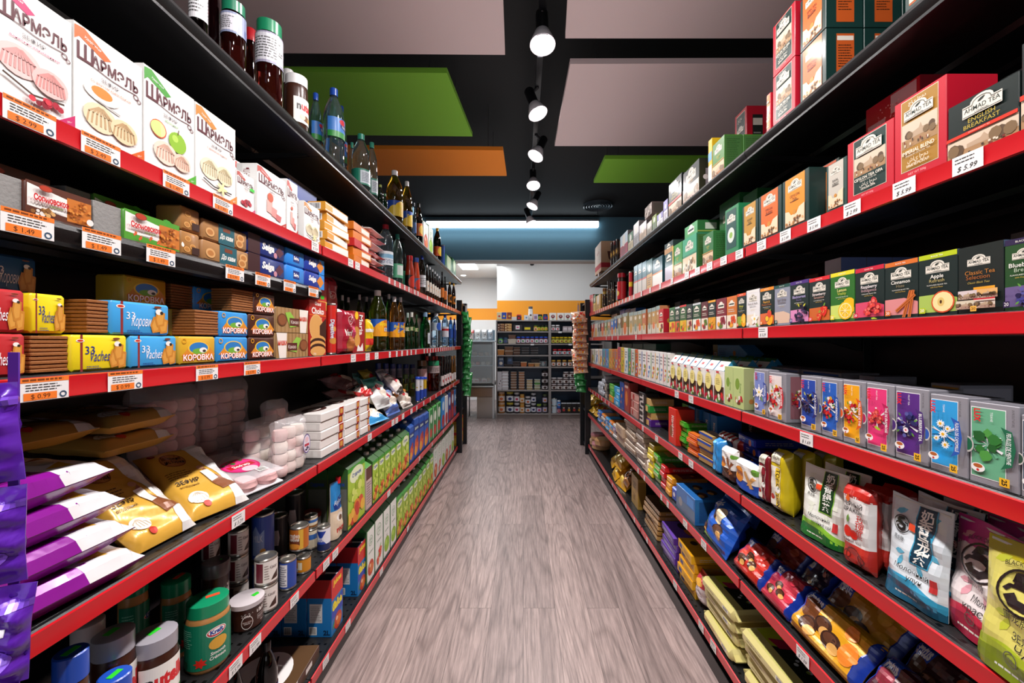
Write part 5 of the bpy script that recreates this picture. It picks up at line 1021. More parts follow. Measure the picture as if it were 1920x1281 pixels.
for i, px in enumerate((709, 723, 736, 748, 761, 773)):
    bot('L5', px, 11, 681 + .5 * i, f'tall jar with dark blue lid and grey label, {ORD[i]} in the back row', 'jar', back=.31, group='back row blue lidded jars', c='#3a4a30', cap='#1f3f9a', shape='tall', lab=lambda p: p.rect(0, 0, 1, 1, '#9a9ab4').fine(.2, .2, .8, .8, 5, '#445'), lz=(.55, .85), labc='#9a9ab4', capn='lid')
for i, px in enumerate((760, 772)): bot('L5', px, 10, 702, f'low jar of yellow pickles, {ORD[i]} before the blue lidded jars', 'jar', back=.16, c='#8a8a2a', cap='#5a7a3a', shape='jar', lab=lambda p: p.rect(0, 0, 1, 1, '#c2b84a').ell(.5, .5, .2, '#4a8a3a'), labc='#c2b84a')
bot('L5', 791, 18, 676, 'wide jar with brown lid and pink label on the shelf of jars', 'jar', back=.12, c='#4a3a24', cap='#6a4a2a', shape='jar', lab=lambda p: p.rect(0, 0, 1, 1, '#d8b4b8'), lz=(.4, .75), labc='#d8b4b8')
for i, (px, c) in enumerate(((783, '#dfe0e4'), (790, '#e4e4ea'), (796, '#d8b02a'))): bot('L5', px, 8, 708, f'small can with bright blue lid, {ORD[i]} at the shelf edge', 'tin can', mk=lambda h, r, c=c: can(h, r, lambda p: p.rect(0, 0, 1, .45, '#2a4ab0').ell(.25, .6, .06, '#c8a02a'), c, capc='#1f4fd0'), group='small cans with blue lids')
bot('L5', 813, 22, 677, 'large jar of dark red preserve with green lid', 'jar', c='#7a1c14', cap='#2a9a6a', shape='tall', lab=lambda p: p.rect(0, 0, 1, 1, '#b8a8a8').fine(.2, .2, .8, .8, 4, '#544'), lz=(.6, .84), labc='#b8a8a8', capn='lid')
for i, px in enumerate((829, 834, 838.5, 843)):
    bot('L5', px, 6, 670 - i, f'slim dark syrup bottle with black cap and white label, {ORD[i]} of its row', back=.02, group='dark syrup bottles', c='#2a1014', cap='#141214', shape='sauce', lab=lambda p: p.rect(0, 0, 1, 1, '#e8dcdc').ell(.5, .5, .16, '#c02a34'), lz=(.08, .4), labc='#e8dcdc')
for i, px in enumerate((847.5, 852)): bot('L5', px, 5.5, 668 - i, f'amber syrup bottle at the far end, {ORD[i]} of two', back=.02, c='#b06a1c', cap='#8a5a1c', shape='sauce', lab=0, lz=(.08, .35), labc='#e4dcdc')
for i in range(6): bot('L5', 800 + 6 * i, 7, 668, f'dark red jar with bright lid along the back row, {ORD[i]} toward the far end', 'jar', back=.2, group='back row dark red jars', c='#5a1414', cap=('#c8282c', '#1f1c1c', '#c8342c')[i % 3], shape='tall', lab=0, lz=(.2, .6), labc='#c8b8b8', capn='lid')

# --- shelf of jars, cans and cartons
def kraft(p):
    p.rect(0, 0, 1, 1, '#12795a').ell(.6, .76, .13, '#f2efec', .07, 20).ell(.6, .76, .12, '#c81c2a', .06, 20).ell(.6, .77, .105, '#f4f2f0', .045, 20).text('Kraft', .6, .77, .085, '#1c3f94', .17, bold=.05)
    p.text('Smooth', .62, .3, .07, '#f2f0ea', .2, shear=.15, bold=.02).text('Crémeux', .62, .2, .07, '#f2f0ea', .22, shear=.15, bold=.02).fine(.08, .5, .3, .9, 9, '#8fd0b4', .3)
    p.poly([(.4 + .09 * cos(a) * (1 if i % 2 else .55), .16 + .12 * sin(a) * (1 if i % 2 else .55)) for i, a in enumerate([2 * pi * k / 14 for k in range(14)])], '#d8281c').ell(.62, .5, .12, '#d8a23a', .09).rect(.05, .05, .22, .2, '#1c4a34')
def kraftjar(h, r):
    o = bottle(h, r, '#b8824a', '#128a5e', 'jar', kraft, (.08, .74), '#12795a', 'plastic', arc=3.6, name='peanut_butter_jar')
    b = MB(); sticker(b, .01, 0, h + .0005, .03, .012, '#e8502c'); b.build('price_sticker', o); return o
def nutbig(h, r):
    o = bottle(h, r, '#3a1c12', '#9c98a0', 'jar', nut, (.2, .72), '#f2efe8', 'plastic', arc=2.6, name='spread_jar'); b = MB(); sticker(b, 0, .005, h + .0005, .024, .014); b.build('price_sticker', o); return o
bot('L6', 390, 85, 1120, 'peanut butter jar with green lid, green label and orange sticker', 'jar', yaw=-50, mk=kraftjar)
bot('L6', 330, 60, 1085, 'dark green lidded peanut butter jar in the shadow behind', 'jar', back=.17, mk=kraftjar)
bot('L6', 250, 60, 1080, 'dark green lidded peanut butter jar farthest back near the camera', 'jar', back=.22, mk=kraftjar)
bot('L6', 291, 92, 1186, 'large hazelnut spread jar with silver lid and white label', 'jar', yaw=-12, mk=nutbig)
bot('L6', 213, 88, 1186, 'large hazelnut spread jar with silver lid beside its labelled twin', 'jar', back=.085, mk=nutbig)
def bluejar(h, r): o = bottle(h, r, '#4a2a18', '#1f4fb8', 'jar', lambda p: p.rect(0, 0, 1, 1, '#2a7ac0').rect(0, .2, 1, .4, '#d8b83a'), (.1, .6), '#2a7ac0', 'plastic', name='spread_jar'); b = MB(); sticker(b, 0, 0, h + .0005, .024, .012); b.build('price_sticker', o); return o
bot('L6', 215, 70, 1265, 'low spread jar with bright blue lid at the shelf edge', 'jar', mk=bluejar)
bot('L6', 133, 74, 1222, 'spread jar with dark blue lid near the hanging purple bags', 'jar', mk=bluejar)
bot('L6', 165, 70, 1165, 'wide jar with white lid in the shadow under the shelf', 'jar', back=.14, c='#6a5a54', cap='#b0a8a8', shape='jar', lab=lambda p: p.rect(0, 0, 1, 1, '#a89a98').fine(.3, .2, .7, .8, 6, '#544'), labc='#a89a98', kind='plastic')
def shah(p): p.rect(0, 0, 1, 1, '#33180f').text('SHAHAR', .3, .8, .11, '#eee8e4', .24).text('COLE', .28, .66, .11, '#eee8e4', .18).text('השחר', .66, .78, .22, '#eee8e4', .3, bold=.03).ring(.3, .36, .12, .01, '#eee8e4', 16, .16).rect(.2, .28, .4, .46, '#4a2618').text('SPECIAL COCOA', .3, .38, .06, '#eee8e4', .18).text('SPREAD', .3, .3, .05, '#eee8e4', .14).rect(.52, .32, .88, .54, '#eee8e4').rect(.525, .33, .875, .53, '#33180f').text('ממרח למריחה', .7, .43, .09, '#eee8e4', .32).text('ללא חלב', .7, .2, .08, '#eee8e4', .24)
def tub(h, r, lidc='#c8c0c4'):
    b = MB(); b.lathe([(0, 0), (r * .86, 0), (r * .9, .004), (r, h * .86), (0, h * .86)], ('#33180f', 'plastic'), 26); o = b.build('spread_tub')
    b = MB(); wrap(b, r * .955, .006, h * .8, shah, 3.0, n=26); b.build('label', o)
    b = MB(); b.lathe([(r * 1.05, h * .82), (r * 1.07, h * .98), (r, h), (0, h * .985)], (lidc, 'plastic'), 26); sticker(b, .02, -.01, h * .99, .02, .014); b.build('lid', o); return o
bot('L6', 463, 64, 1120, 'chocolate spread tub with clear white lid and green sticker', 'tub', yaw=-20, mk=tub)
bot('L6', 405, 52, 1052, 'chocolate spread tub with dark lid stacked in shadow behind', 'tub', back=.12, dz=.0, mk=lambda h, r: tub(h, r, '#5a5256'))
def cocl(p): p.rect(0, 0, 1, 1, '#e4dcd6').rect(.16, .06, .27, .94, '#6a1c2c').fine(.29, .15, .36, .85, 6, '#8a7a74').poly([(.38, .1), (.5, .12), (.5, .5), (.42, .3)], '#3a2016').text('Какао', .42, .7, .14, '#4a1c1c', .12, shear=.3)
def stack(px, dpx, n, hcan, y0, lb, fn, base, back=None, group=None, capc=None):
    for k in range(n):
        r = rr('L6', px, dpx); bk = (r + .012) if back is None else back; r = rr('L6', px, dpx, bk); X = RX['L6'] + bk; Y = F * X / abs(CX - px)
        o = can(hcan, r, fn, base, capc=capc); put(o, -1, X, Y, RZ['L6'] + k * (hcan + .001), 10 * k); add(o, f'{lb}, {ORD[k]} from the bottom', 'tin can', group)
stack(499, 45, 2, .084, 0, 'cocoa cream tin with maroon panel in the front stack', cocl, '#e4dcd6')
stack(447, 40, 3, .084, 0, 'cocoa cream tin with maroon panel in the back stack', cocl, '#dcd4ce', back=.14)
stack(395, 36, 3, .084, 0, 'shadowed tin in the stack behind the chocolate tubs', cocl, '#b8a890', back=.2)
milk = lambda p: p.rect(0, 0, 1, 1, '#2f4fae').poly([(.18, .1), (.36, .1), (.36, .7), (.3, .6), (.24, .8), (.18, .66)], '#8fa8dc').text('MILK', .27, .5, .16, '#e8ecf6', .14).ell(.34, .2, .04, '#d8a03a')
bot('L6', 493, 44, 960, 'blue condensed milk tin standing high behind the cocoa cream tins', 'tin can', back=.13, dz=.1, mk=lambda h, r: can(h, r, milk, '#2f4fae'))
bot('L6', 492, 40, 1048, 'blue condensed milk tin under another in the second row', 'tin can', back=.13, mk=lambda h, r: can(.098, r, milk, '#2f4fae'))
bot('L6', 540, 33, 1046, 'blue tin with white back label and orange sticker at the shelf edge', 'tin can', mk=lambda h, r: can(h, r, lambda p: p.rect(0, 0, 1, 1, '#2a4aa0').rect(.14, .06, .32, .94, '#e4e2e6').fine(.15, .1, .31, .88, 9, '#667'), '#2a4aa0'))
bmilk = lambda p: p.rect(0, 0, 1, 1, '#b8641c').rect(.32, .0, .4, 1, '#d8a83a').poly([(.14, .2), (.34, .2), (.34, .55), (.14, .5)], '#6a2c10').text('СГУЩЁНКА', .24, .68, .14, '#f4ece0', .2, bold=.03).text('ВАРЕНАЯ', .24, .5, .13, '#f4ece0', .18, bold=.03).ell(.24, .18, .1, '#d98a2c', .05)
s6 = RZ['L6']
bot('L6', 569, 29, 1041, 'orange boiled condensed milk tin, lower one turned to its back label', 'tin can', mk=lambda h, r: can(h, r, lambda p: p.rect(0, 0, 1, 1, '#c8821c').rect(.2, .2, .3, .8, '#e4d8b8').bars(.14, .05, .2, .3), '#c8821c'))
bot('L6', 561, 44, 984, 'orange boiled condensed milk tin with white lettering, on top of another', 'tin can', dz=.089, mk=lambda h, r: can(h, r * .84, bmilk, '#b8641c'))
mol = lambda p: p.rect(0, 0, 1, 1, '#e6e8ee').rect(0, 0, 1, .3, '#1c2a5a').poly([(.12, .9), (.25, .5), (.38, .9)], '#1f3fa0').poly([(.12, .3), (.25, .62), (.38, .3)], '#2a4ab0').text('МОЛОКО', .25, .5, .16, '#f2f2f6', .2, bold=.03)
bot('L6', 607, 26, 985, 'blue and white condensed milk tin with green sticker at the shelf edge', 'tin can', mk=lambda h, r: can(h, r, mol, '#e6e8ee'))
bot('L6', 583, 26, 965, 'cream and blue tin on top of another behind the orange tins', 'tin can', back=.1, dz=.085, mk=lambda h, r: can(h, r, lambda p: p.rect(0, 0, 1, 1, '#e2d4b8').rect(0, .5, 1, .8, '#3a6ab0').rect(0, .0, 1, .2, '#8a5a2c'), '#e2d4b8'))
bot('L6', 583, 26, 1030, 'cream and blue tin beneath its twin behind the orange tins', 'tin can', back=.1, mk=lambda h, r: can(.084, r, lambda p: p.rect(0, 0, 1, 1, '#e2d4b8').rect(0, .5, 1, .8, '#3a6ab0'), '#e2d4b8'))
bot('L6', 583, 38, 962, 'wide tin with bright red plastic lid behind the milk tins', 'tin can', back=.16, mk=lambda h, r: can(h, r, lambda p: p.rect(0, 0, 1, 1, '#dfdce0').poly([(.1, .3), (.4, .8), (.4, .2)], '#3a2a20'), '#dfdce0', capc='#d8202a'))
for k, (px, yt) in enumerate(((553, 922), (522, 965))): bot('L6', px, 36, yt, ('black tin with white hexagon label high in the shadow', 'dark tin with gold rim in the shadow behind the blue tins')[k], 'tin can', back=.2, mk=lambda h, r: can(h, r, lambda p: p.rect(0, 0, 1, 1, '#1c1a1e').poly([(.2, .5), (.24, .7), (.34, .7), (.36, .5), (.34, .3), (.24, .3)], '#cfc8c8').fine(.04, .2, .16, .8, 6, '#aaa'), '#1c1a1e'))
def alp(p): p.rect(0, 0, 1, .5, '#e4cfb4').rect(0, .5, 1, 1, '#2a86cc').poly([(.1, .62), (.9, .76), (.86, .56), (.5, .5), (.14, .52)], '#1f3f8a').text('Alpenland', .5, .64, .08, '#e8f0f8', .7, shear=.2).ell(.5, .36, .28, '#f2ece4', .2).ell(.55, .34, .16, '#6a4a34', .12).text('roct', .5, .16, .1, '#c82a2a', .6, bold=.04)
for i, (p0, p1, yt, bk, lb) in enumerate(((629, 648, 912, .02, 'blue and cream milk pouch with spout at the shelf edge'), (645, 661, 915, .03, 'white and blue milk pouch with white spout beside it'), (604, 618, 905, .3, 'shadowed blue milk pouch with red spout behind the red lidded tin'))):
    s, X, Y0, Y1, h = geo('L6', p0, p1, yt, bk); o = bag(Y1 - Y0 - .004, h, .05, '#e4cfb4', alp if i != 1 else lambda p: p.rect(0, 0, 1, 1, '#dfe6ee').rect(0, .4, 1, .7, '#2a8ad0').ell(.5, .2, .3, '#a8622c').rect(.4, .6, .7, .7, '#3fc83a'), 'stand', 'milk_pouch', seed=70 + i, wr=.002)
    put(o, s, X + .025, (Y0 + Y1) / 2, RZ['L6'] + .003); b = MB(); b.lathe([(.011, -.012), (.011, .014), (.009, .016), (0, .016)], (('#d8202a', '#eceef0', '#b81c24')[i], 'plastic'), 12, o=((Y1 - Y0) * .3, 0, h * .98)); b.build('spout', o); add(o, lb, 'pouch')
def deeprow(row, p0, p1, yt, base, front, near, lbl, n, d=.075, topc=None, grp=None, cap='#eef0f0', capn=1):
    """a facing of cartons with n more behind it"""
    o = jcart(row, p0, p1, yt, lbl + ', front one', base, front, near, d=d, group=grp and grp, topc=topc, cap=cap)
    for k in range(1, n):
        c = dup(o); c.location.x = o.location.x + (-1 if row[0] == 'L' else 1) * k * (d + .003); add(c, lbl + f', {ORD[k]} in column', 'juice carton', grp)
gside = lambda p: p.rect(0, 0, 1, 1, '#3c4a2c').rect(.05, .0, .95, .68, '#66665a').text('Садочок', .5, .76, .06, '#1c3a8a', .7, bold=.03).rect(0, .84, 1, 1, '#2c5a24')
deeprow('L6', 652, 684, 868, '#3a4a2c', GR, gside, 'green fruit juice carton standing beside the milk pouches', 4, d=.09, topc='#274a1e')
jcart('L6', 686.5, 697, 870, 'fruit juice carton turned to its pale back panel', '#c8b0a8', lambda p: p.rect(0, 0, 1, .7, '#cdb4b0').rect(0, .7, 1, 1, '#5a2c20').fine(.1, .1, .9, .65, 9, '#766'), None, d=.09, topc='#3f8a2c')
for i, (a, b_) in enumerate(((698.5, 709.5), (710, 720.5), (721, 731.5), (732, 742), (742.5, 752.5), (753, 767))):
    deeprow('L6', a, b_, 857 - 8.6 * i, '#3a5a2a', GR, gside, f'green grape juice carton, can shelf, {ORD[i]} from near end', 4, d=.07, topc='#2c5a22', grp='grape juice cartons on the can shelf')
for i, (a, b_, yt) in enumerate(((768, 776, 796), (776.5, 785.5, 779), (786, 795, 776), (795.5, 804, 772))):
    deeprow('L6', a, b_, yt, '#1f56b4', bluejuice, lambda p: p.rect(0, 0, 1, 1, '#1c3f8a').rect(.1, .1, .9, .6, '#8a90a8'), f'blue fruit juice carton, {ORD[i]} of the blue row', 3, d=.07, topc='#1f4fa0', grp='blue juice cartons')
for i, (a, b_, yt) in enumerate(((805, 811.5, 764), (812, 819, 758), (819.5, 826.5, 752))): deeprow('L6', a, b_, yt, '#2f8a3f', lambda p: p.rect(0, 0, .12, 1, '#e8ece4').ell(.55, .7, .3, '#dfe8d8').ell(.5, .25, .3, '#c8342c'), None, f'green and white juice carton, {ORD[i]} after the blue cartons', 2, d=.07, topc='#3f9a44')
for i, (a, b_, yt) in enumerate(((828, 834, 739), (834.5, 840, 738), (840.5, 845.5, 732), (846, 851, 728), (851.5, 855, 727))): deeprow('L6', a, b_, yt, ('#2f8ad8', '#e4e0e0', '#2a3f8a', '#8a2430', '#2a6ab0')[i], lambda p: p.ell(.5, .22, .4, '#b8242c').ell(.5, .7, .3, '#cfe4f2'), None, f'juice carton with red fruit, can shelf far end, {ORD[i]}', 2, d=.07)

# --- bottom shelf
for i, (p0, p1, yt, bk) in enumerate(((586, 643, 1068, .02), (640, 687, 1010, .02))):
    s, X, Y0, Y1, h = geo('L7', p0, p1, yt, bk)
    for k in range(3):
        o = carton(.105, .245, .105, '#1c74b8', galician, galside, lambda p: p.rect(0, 0, 1, 1, '#1c1c3a').rect(.44, 0, .56, .5, '#d8d8e0'), -1, 'juice_carton'); lidcap(o, 0, .07, .246, .017, '#8a1c24')
        put(o, s, X + k * .108, Y1 - .055, RZ['L7']); add(o, f'large red and blue fruit juice carton with red cap, {("nearer", "farther")[i]} column, {ORD[k]} from front', 'juice carton')
for i, (a, b_, yt, fr) in enumerate(((687.5, 702, 988, 'redapple'), (702.5, 718, 968, 'straw'), (718.5, 731, 950, 'apple'), (731.5, 743, 935, 'apple'))): deeprow('L7', a, b_, yt, '#eceee8', plain_juice(0, fr), lambda p: p.rect(0, 0, 1, 1, '#2a5a30'), f'white tomato juice carton, bottom shelf, {ORD[i]} from near end', 3, topc='#2f7a3a', grp='white juice cartons near')
for i in range(8):
    A, B = 1 / (CX - 743.5), 1 / (CX - 812); f = lambda t: CX - 1 / (A + (B - A) * t / 8)
    deeprow('L7', f(i) + .3, f(i + 1), 930 - 11.2 * i, '#3a5a2a', GR, gside, f'green grape juice carton, bottom shelf, {ORD[i]} from near end', 3, topc='#2f7a26', grp='grape juice cartons on the bottom shelf')
for i in range(6):
    A, B = 1 / (CX - 812.5), 1 / (CX - 851); f = lambda t: CX - 1 / (A + (B - A) * t / 6)
    deeprow('L7', f(i) + .3, f(i + 1), 832 - 7 * i, '#eceee8', plain_juice(0, ('redapple', 'straw', 'apple')[i % 3]), None, f'white juice carton, bottom shelf far end, {ORD[i]} counted away', 2, topc='#3f8a3a')
bot('L7', 500, 42, 1203, 'dark kvass bottle with blue and red label and green sticker, bottom shelf', 'bottle', c='#241410', cap='#1c1414', shape='soda', lab=lambda p: p.rect(0, 0, 1, 1, '#b81c2a').rect(0, .7, 1, 1, '#1f4fae').ell(.25, .45, .1, '#e8c8a0', .07).text('СУП', .25, .45, .16, '#c8242c', .12, shear=.2, bold=.03).ell(.3, .1, .08, '#6fae3a'), lz=(.15, .5), labc='#b81c2a')
bot('L7', 436, 46, 1225, 'dark bottle without visible label, bottom shelf near the camera', 'bottle', c='#181012', cap='#141214', shape='soda')
s, X, Y0, Y1, h = geo('L7', 535, 590, 1260, .015); o = carton(.24, .045, .26, '#d8d2cc', lambda p: p.rect(.3, 0, 1, 1, '#4a3220').rect(.55, .3, .75, .7, '#e8e4e0'), lambda p: p.rect(0, 0, 1, 1, '#cfcac6'), lambda p: p.rect(0, 0, 1, 1, '#5a4028').ell(.4, .55, .48, '#efeae8', .42, 28).ell(.36, .5, .2, '#1c1412', .16).line([(.5, .5), (.75, .62)], .04, '#2a1a14').line([(.52, .42), (.78, .5)], .03, '#2a1a14'), -1, 'cake_box'); put(o, s, X, 1.485, RZ['L7'], 3); add(o, 'flat cake box with plate and fork picture lying on the bottom shelf', 'box')

# --- purple packs on a hanging strip at the near end
def strip_packs(name, n, x, y, z0, dz, w_, h_, c, fn, lbl, grp, yaw, cat='bag'):
    for i in range(n):
        o = bag(w_, h_, .035, c, fn, 'pillow', name, seed=80 + i, wr=.006); o.location = (x, y, z0 - dz * i); o.rotation_euler = (0, .06 * ((i % 3) - 1), yaw + .1 * ((i * 7) % 3 - 1)); add(o, lbl + f', {ORD[i]} from the top', cat, grp)
e = tag(empty('clip_strip', (-.712, .552, 1.34)), 'purple plastic clip strip hanging at the near end of the sweets rack', 'clip strip'); b = MB(); b.box(-.008, .008, .004, .006, -.75, .02, ('#5a2a9a', 'plastic'), .0006); b.build('strip', e)
strip_packs('candy_pack', 5, -.712, .53, 1.185, .137, .07, .132, '#5a22a8', lambda p: p.rect(0, .78, 1, .86, '#7a4ad0').ell(.5, .3, .3, '#8a5ae0', .2).rect(.3, .55, .7, .62, '#e8e0f0') or dots(p, .5, .25, .3, .16, 10, .05, ['#1c2a5a', '#bcd4f0']), 'shiny purple candy pack hanging on the near strip', 'hanging purple candy packs', .55)
# ================================================================== TEA RACK
DG, GOLD, ORG, REDT = '#10302c', '#a87a2c', '#e8641c', '#c2142c'
def ahbig(frame, panel, t1, t2='', tc='#1c1410', scene=True, red=None, border=True):
    """large tea carton front"""
    def f(p):
        if red: scenic(p, 0, 0, 1, .34, seed=3); p.rect(0, .34, 1, .4, '#d8321c'); ahlogo(p, .53, .76, .56); p.text(t1, .53, .575, .075, '#c2a83a', .56).text(t2, .53, .475, .075, '#c2a83a', .72).text('EXCLUSIVE QUALITY TEA', .5, .37, .02, '#f2d8c0', .6); return
        if border: p.rect(.15, .1, .87, .97, '#e8ddc8').rect(.16, .107, .86, .963, panel)
        else: p.rect(.12, .05, .86, .985, panel)
        if scene == 'mid': scenic(p, .17, .38, .85, .68, seed=5); ahlogo(p, .51, .78, .56); p.text(t1, .51, .32, .045, tc, .62, bold=.02).text('PREMIUM CEYLON TEA', .51, .275, .02, tc, .5).text('شاي احمد', .51, .22, .05, tc, .4).text(t2, .51, .15, .03, tc, .5, bold=.02).text('چای احمد', .5, .91, .04, '#f2ece0', .34); p.text('NET WT 500g', .5, .05, .025, '#f2b8b8', .6)
        else:
            ahlogo(p, .49, .8, .52); p.text(t1, .49, .62, .05, tc, .5).text(t2, .49, .55, .05, tc, .4).fine(.32, .5, .66, .53, 1, tc, .5)
            p.poly([(.13, .06), (.86, .06), (.86, .4), (.66, .36), (.56, .26), (.36, .26), (.28, .34), (.13, .36)], '#e4cfae').ell(.49, .3, .07, '#c8862c'); dots(p, .49, .13, .34, .06, 18, .035, ['#8a5a2c', '#a87038', '#5a3a20', '#d9a46a'])
    return f
def tall(panelc=None, tc='#2a1a10'):
    return lambda p: (p.rect(.28, .1, .76, .9, panelc).rect(.3, .78, .74, .86, '#d8d0c4').fine(.33, .3, .71, .72, 9, tc, .35)) if panelc else p.fine(.15, .25, .85, .85, 12, tc, .3)
SP = ahbig(DG, ORG, 'SPECIAL', 'BLEND', border=False); CE = ahbig(DG, '#ef8a1c', 'CEYLON', 'TEA', border=False); GLD = ahbig(DG, '#b8862c', 'ASSAM', 'TEA', border=False)
EG = ahbig('#b8b2a6', '#c2bcb0', 'EARL', 'GREY', border=False); OPA = ahbig(REDT, DG, 'CEYLON TEA OPA', 'CEYLAN OPA', '#ece4d4', 'mid'); IMP = ahbig(REDT, GOLD, 'IMPERIAL BLEND', 'ИМПЕРСКАЯ', '#efe4cc', 'mid')
ENG = ahbig(0, 0, 'ENGLISH', 'BREAKFAST', red=1)
def greenbox(p): ahlogo(p, .5, .74, .6); p.text('GREEN', .5, .56, .05, '#c8b84a', .5).text('TEA', .5, .5, .05, '#c8b84a', .4); scenic(p, 0, 0, 1, .36, '#d8b894', '#a86a34', '#6a4a2a', 8); p.rect(0, .36, 1, .38, '#c88a2c')
GSIDE = lambda p: p.rect(.05, .04, .95, .96, '#3c6a34').fine(.15, .12, .85, .9, 16, '#1f4a1c', .35)
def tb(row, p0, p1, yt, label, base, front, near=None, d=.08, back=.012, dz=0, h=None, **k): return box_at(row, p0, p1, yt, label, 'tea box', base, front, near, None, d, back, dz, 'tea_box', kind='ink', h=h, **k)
T_ = 'on the top shelf of the tea rack'
# --- top shelf
for lv in (0, 1):
    for k in range(3):
        s, X, Y0, Y1, h = geo('RT', 1500, 1549, 86 if lv == 0 else 86, .012)
        o = carton(Y1 - Y0 - .002, .152, .1, DG, SP, tall('#b8501c'), None, 1, 'tea_box', 'ink'); put(o, 1, X + k * .103, (Y0 + Y1) / 2, RZ['RT'] + lv * .153); add(o, f'dark green and orange tea box, top shelf, {("lower", "upper")[lv]} layer, {ORD[k]} from aisle', 'tea box', 'orange tea boxes in a block')
        if k < 2:
            o = carton(.105, .165, .1, REDT, OPA, tall('#1c2420', '#8a8a84'), None, 1, 'tea_box', 'ink'); s, X, Y0, Y1, h = geo('RT', 1446, 1497, 124, .012); put(o, 1, X + k * .103, (Y0 + Y1) / 2 + .003, RZ['RT'] + lv * .166); add(o, f'red tea box with green picture panel, {("lower", "upper")[lv]} layer, {ORD[k]} from the aisle', 'tea box', 'red tea boxes in a block')
tb('RT', 1696, 1775, -12, f'orange fronted tea box at the near end {T_}', DG, SP, tall('#b8501c'), d=.1, h=.3)
tb('RT', 1606, 1690, -30, 'dark tea box with orange side panel set back near the camera, top shelf', DG, SP, tall('#8a3a1c'), d=.1, back=.325, h=.3)
tb('RT', 1437, 1445, 198, 'narrow red and gold tea box between red blocks and lower red box', REDT, IMP, tall('#1c2420'), h=.13)
tb('RT', 1378, 1400, 198, 'red tea box with green panel standing behind the green boxes', REDT, OPA, tall('#1c2420', '#8a8a84'), back=.245, d=.1)
for k in range(3):
    s, X, Y0, Y1, h = geo('RT', 1336, 1358, 252); o = carton(Y1 - Y0, h, .075, '#3f7a2c', greenbox, GSIDE, None, 1, 'tea_box', 'ink'); put(o, 1, X + .077 * k, (Y0 + Y1) / 2, RZ['RT']); add(o, f'bright green tea box {T_}, {ORD[k]} from the aisle', 'tea box', 'bright green tea boxes')
tb('RT', 1334, 1354, 232, f'taller green tea box behind the bright green ones {T_}', '#3f7a2c', greenbox, GSIDE, back=.03, d=.07, dz=0, h=.2) if 0 else None
tb('RT', 1328, 1335, 258, 'narrow yellow and white tea box beside the green ones', '#e8b81c', lambda p: p.rect(0, 0, 1, .4, '#d8d4ce').rect(0, .5, 1, .7, '#5aa0d0'))
tb('RT', 1281, 1311, 296, 'black tea box with white tag on its side, top shelf', '#15211f', lambda p: (ahlogo(p, .5, .72, .6), p.text('EARL GREY', .5, .54, .05, '#d8a04a', .7), scenic(p, 0, 0, 1, .45, '#d8c8bc', '#a89080')), lambda p: p.rect(.3, .1, .75, .7, '#8a869a').ell(.3, .45, .12, '#c8c4d0'), d=.1)
tb('RT', 1254, 1278, 323, 'black tea box with red stripe and street scene', '#15211f', lambda p: (ENG(p)), lambda p: p.fine(.2, .2, .8, .8, 9, '#445'), d=.08)
def pale(c1, c2): return lambda p: p.rect(0, .55, 1, 1, c1).rect(0, 0, 1, .5, c2).ell(.5, .7, .2, '#e8e2d8').fine(.15, .1, .85, .4, 4, '#6a6258')
for i, (a, b_, yt, c, c1, c2, d) in enumerate(((1244, 1252, 372, '#7a74b8', '#8a84c8', '#d8d4e4', .08), (1232, 1243, 395, '#6a6ab0', '#9a94c8', '#e4e0ea', .08), (1213, 1222, 412, '#b8b0a8', '#d8d0c8', '#a89a8a', .08), (1199, 1212, 412, '#c8c4c8', '#dcd8dc', '#c2a890', .1), (1188, 1198, 413, '#d8d4d4', '#e4e0e0', '#a8a4a8', .1), (1178, 1187, 432, '#3a4a3a', '#5a7a5a', '#c8b898', .07), (1163, 1177, 431, '#dcd8d8', '#c8d8e4', '#a84a5a', .09))):
    tb('RT', a, b_, yt, f'small pale tea box, {ORD[i]} of the far group, top shelf', c, pale(c1, c2), lambda p: p.rect(0, 0, 1, 1, '#6a6668').rect(.2, .1, .8, .6, '#8a8688'), d=d)
tb('RT', 1209, 1222, 387, 'grey patterned tea box lying on top of the small far boxes', '#8a7a74', lambda p: dots(p, .5, .5, .45, .4, 20, .08, ['#c8b8b0', '#5a4a44', '#a8988c']), lambda p: p.rect(.1, .1, .9, .9, '#7a746a'), dz=.121, h=.075, d=.12)
tb('RT', 1223, 1231, 400, 'olive green tea box on the far part of the top shelf', '#7a8a3a', pale('#8a9a4a', '#5a6a2a'), d=.09)
for i, px in enumerate((1148, 1153, 1158)): bot('RT', px, 6, 455 - 3 * i, f'dark coffee jar with brown lid, {ORD[i]} beside the coffee carton', 'jar', c='#241410', cap=('#3a2018', '#6a1c1c', '#2a1a14')[i], shape='jar', lab=lambda p: p.rect(0, 0, 1, 1, '#6a4a24').ell(.5, .5, .2, '#c8a04a'), labc='#6a4a24', kind='plastic')
def cup(p): p.rect(0, .12, 1, .28, '#b8283a').poly([(.3, .66), (.8, .66), (.72, .4), (.6, .34), (.46, .34), (.36, .42)], '#5a2a24').ring(.82, .54, .1, .03, '#5a2a24', 12).line([(.45, .72), (.5, .8), (.46, .88)], .02, '#8a4a3c').line([(.58, .72), (.63, .8), (.58, .88)], .02, '#8a4a3c')
s, X, Y0, Y1, h = geo('RT', 1116, 1127, 452, .02); o = carton(Y1 - Y0, h - .055, .22, '#d0a98c', lambda p: (p.rect(0, .12, 1, .28, '#b8283a'), p.rect(0, .3, 1, 1, '#e4dad2'), p.text('кофе', .5, .7, .12, '#a82a3a', .7)), cup, None, 1, 'coffee_carton', 'matte'); put(o, 1, X, (Y0 + Y1) / 2, RZ['RT'] + .055); add(o, 'tan cardboard carton with coffee cup drawing at the far end of the top shelf', 'box')
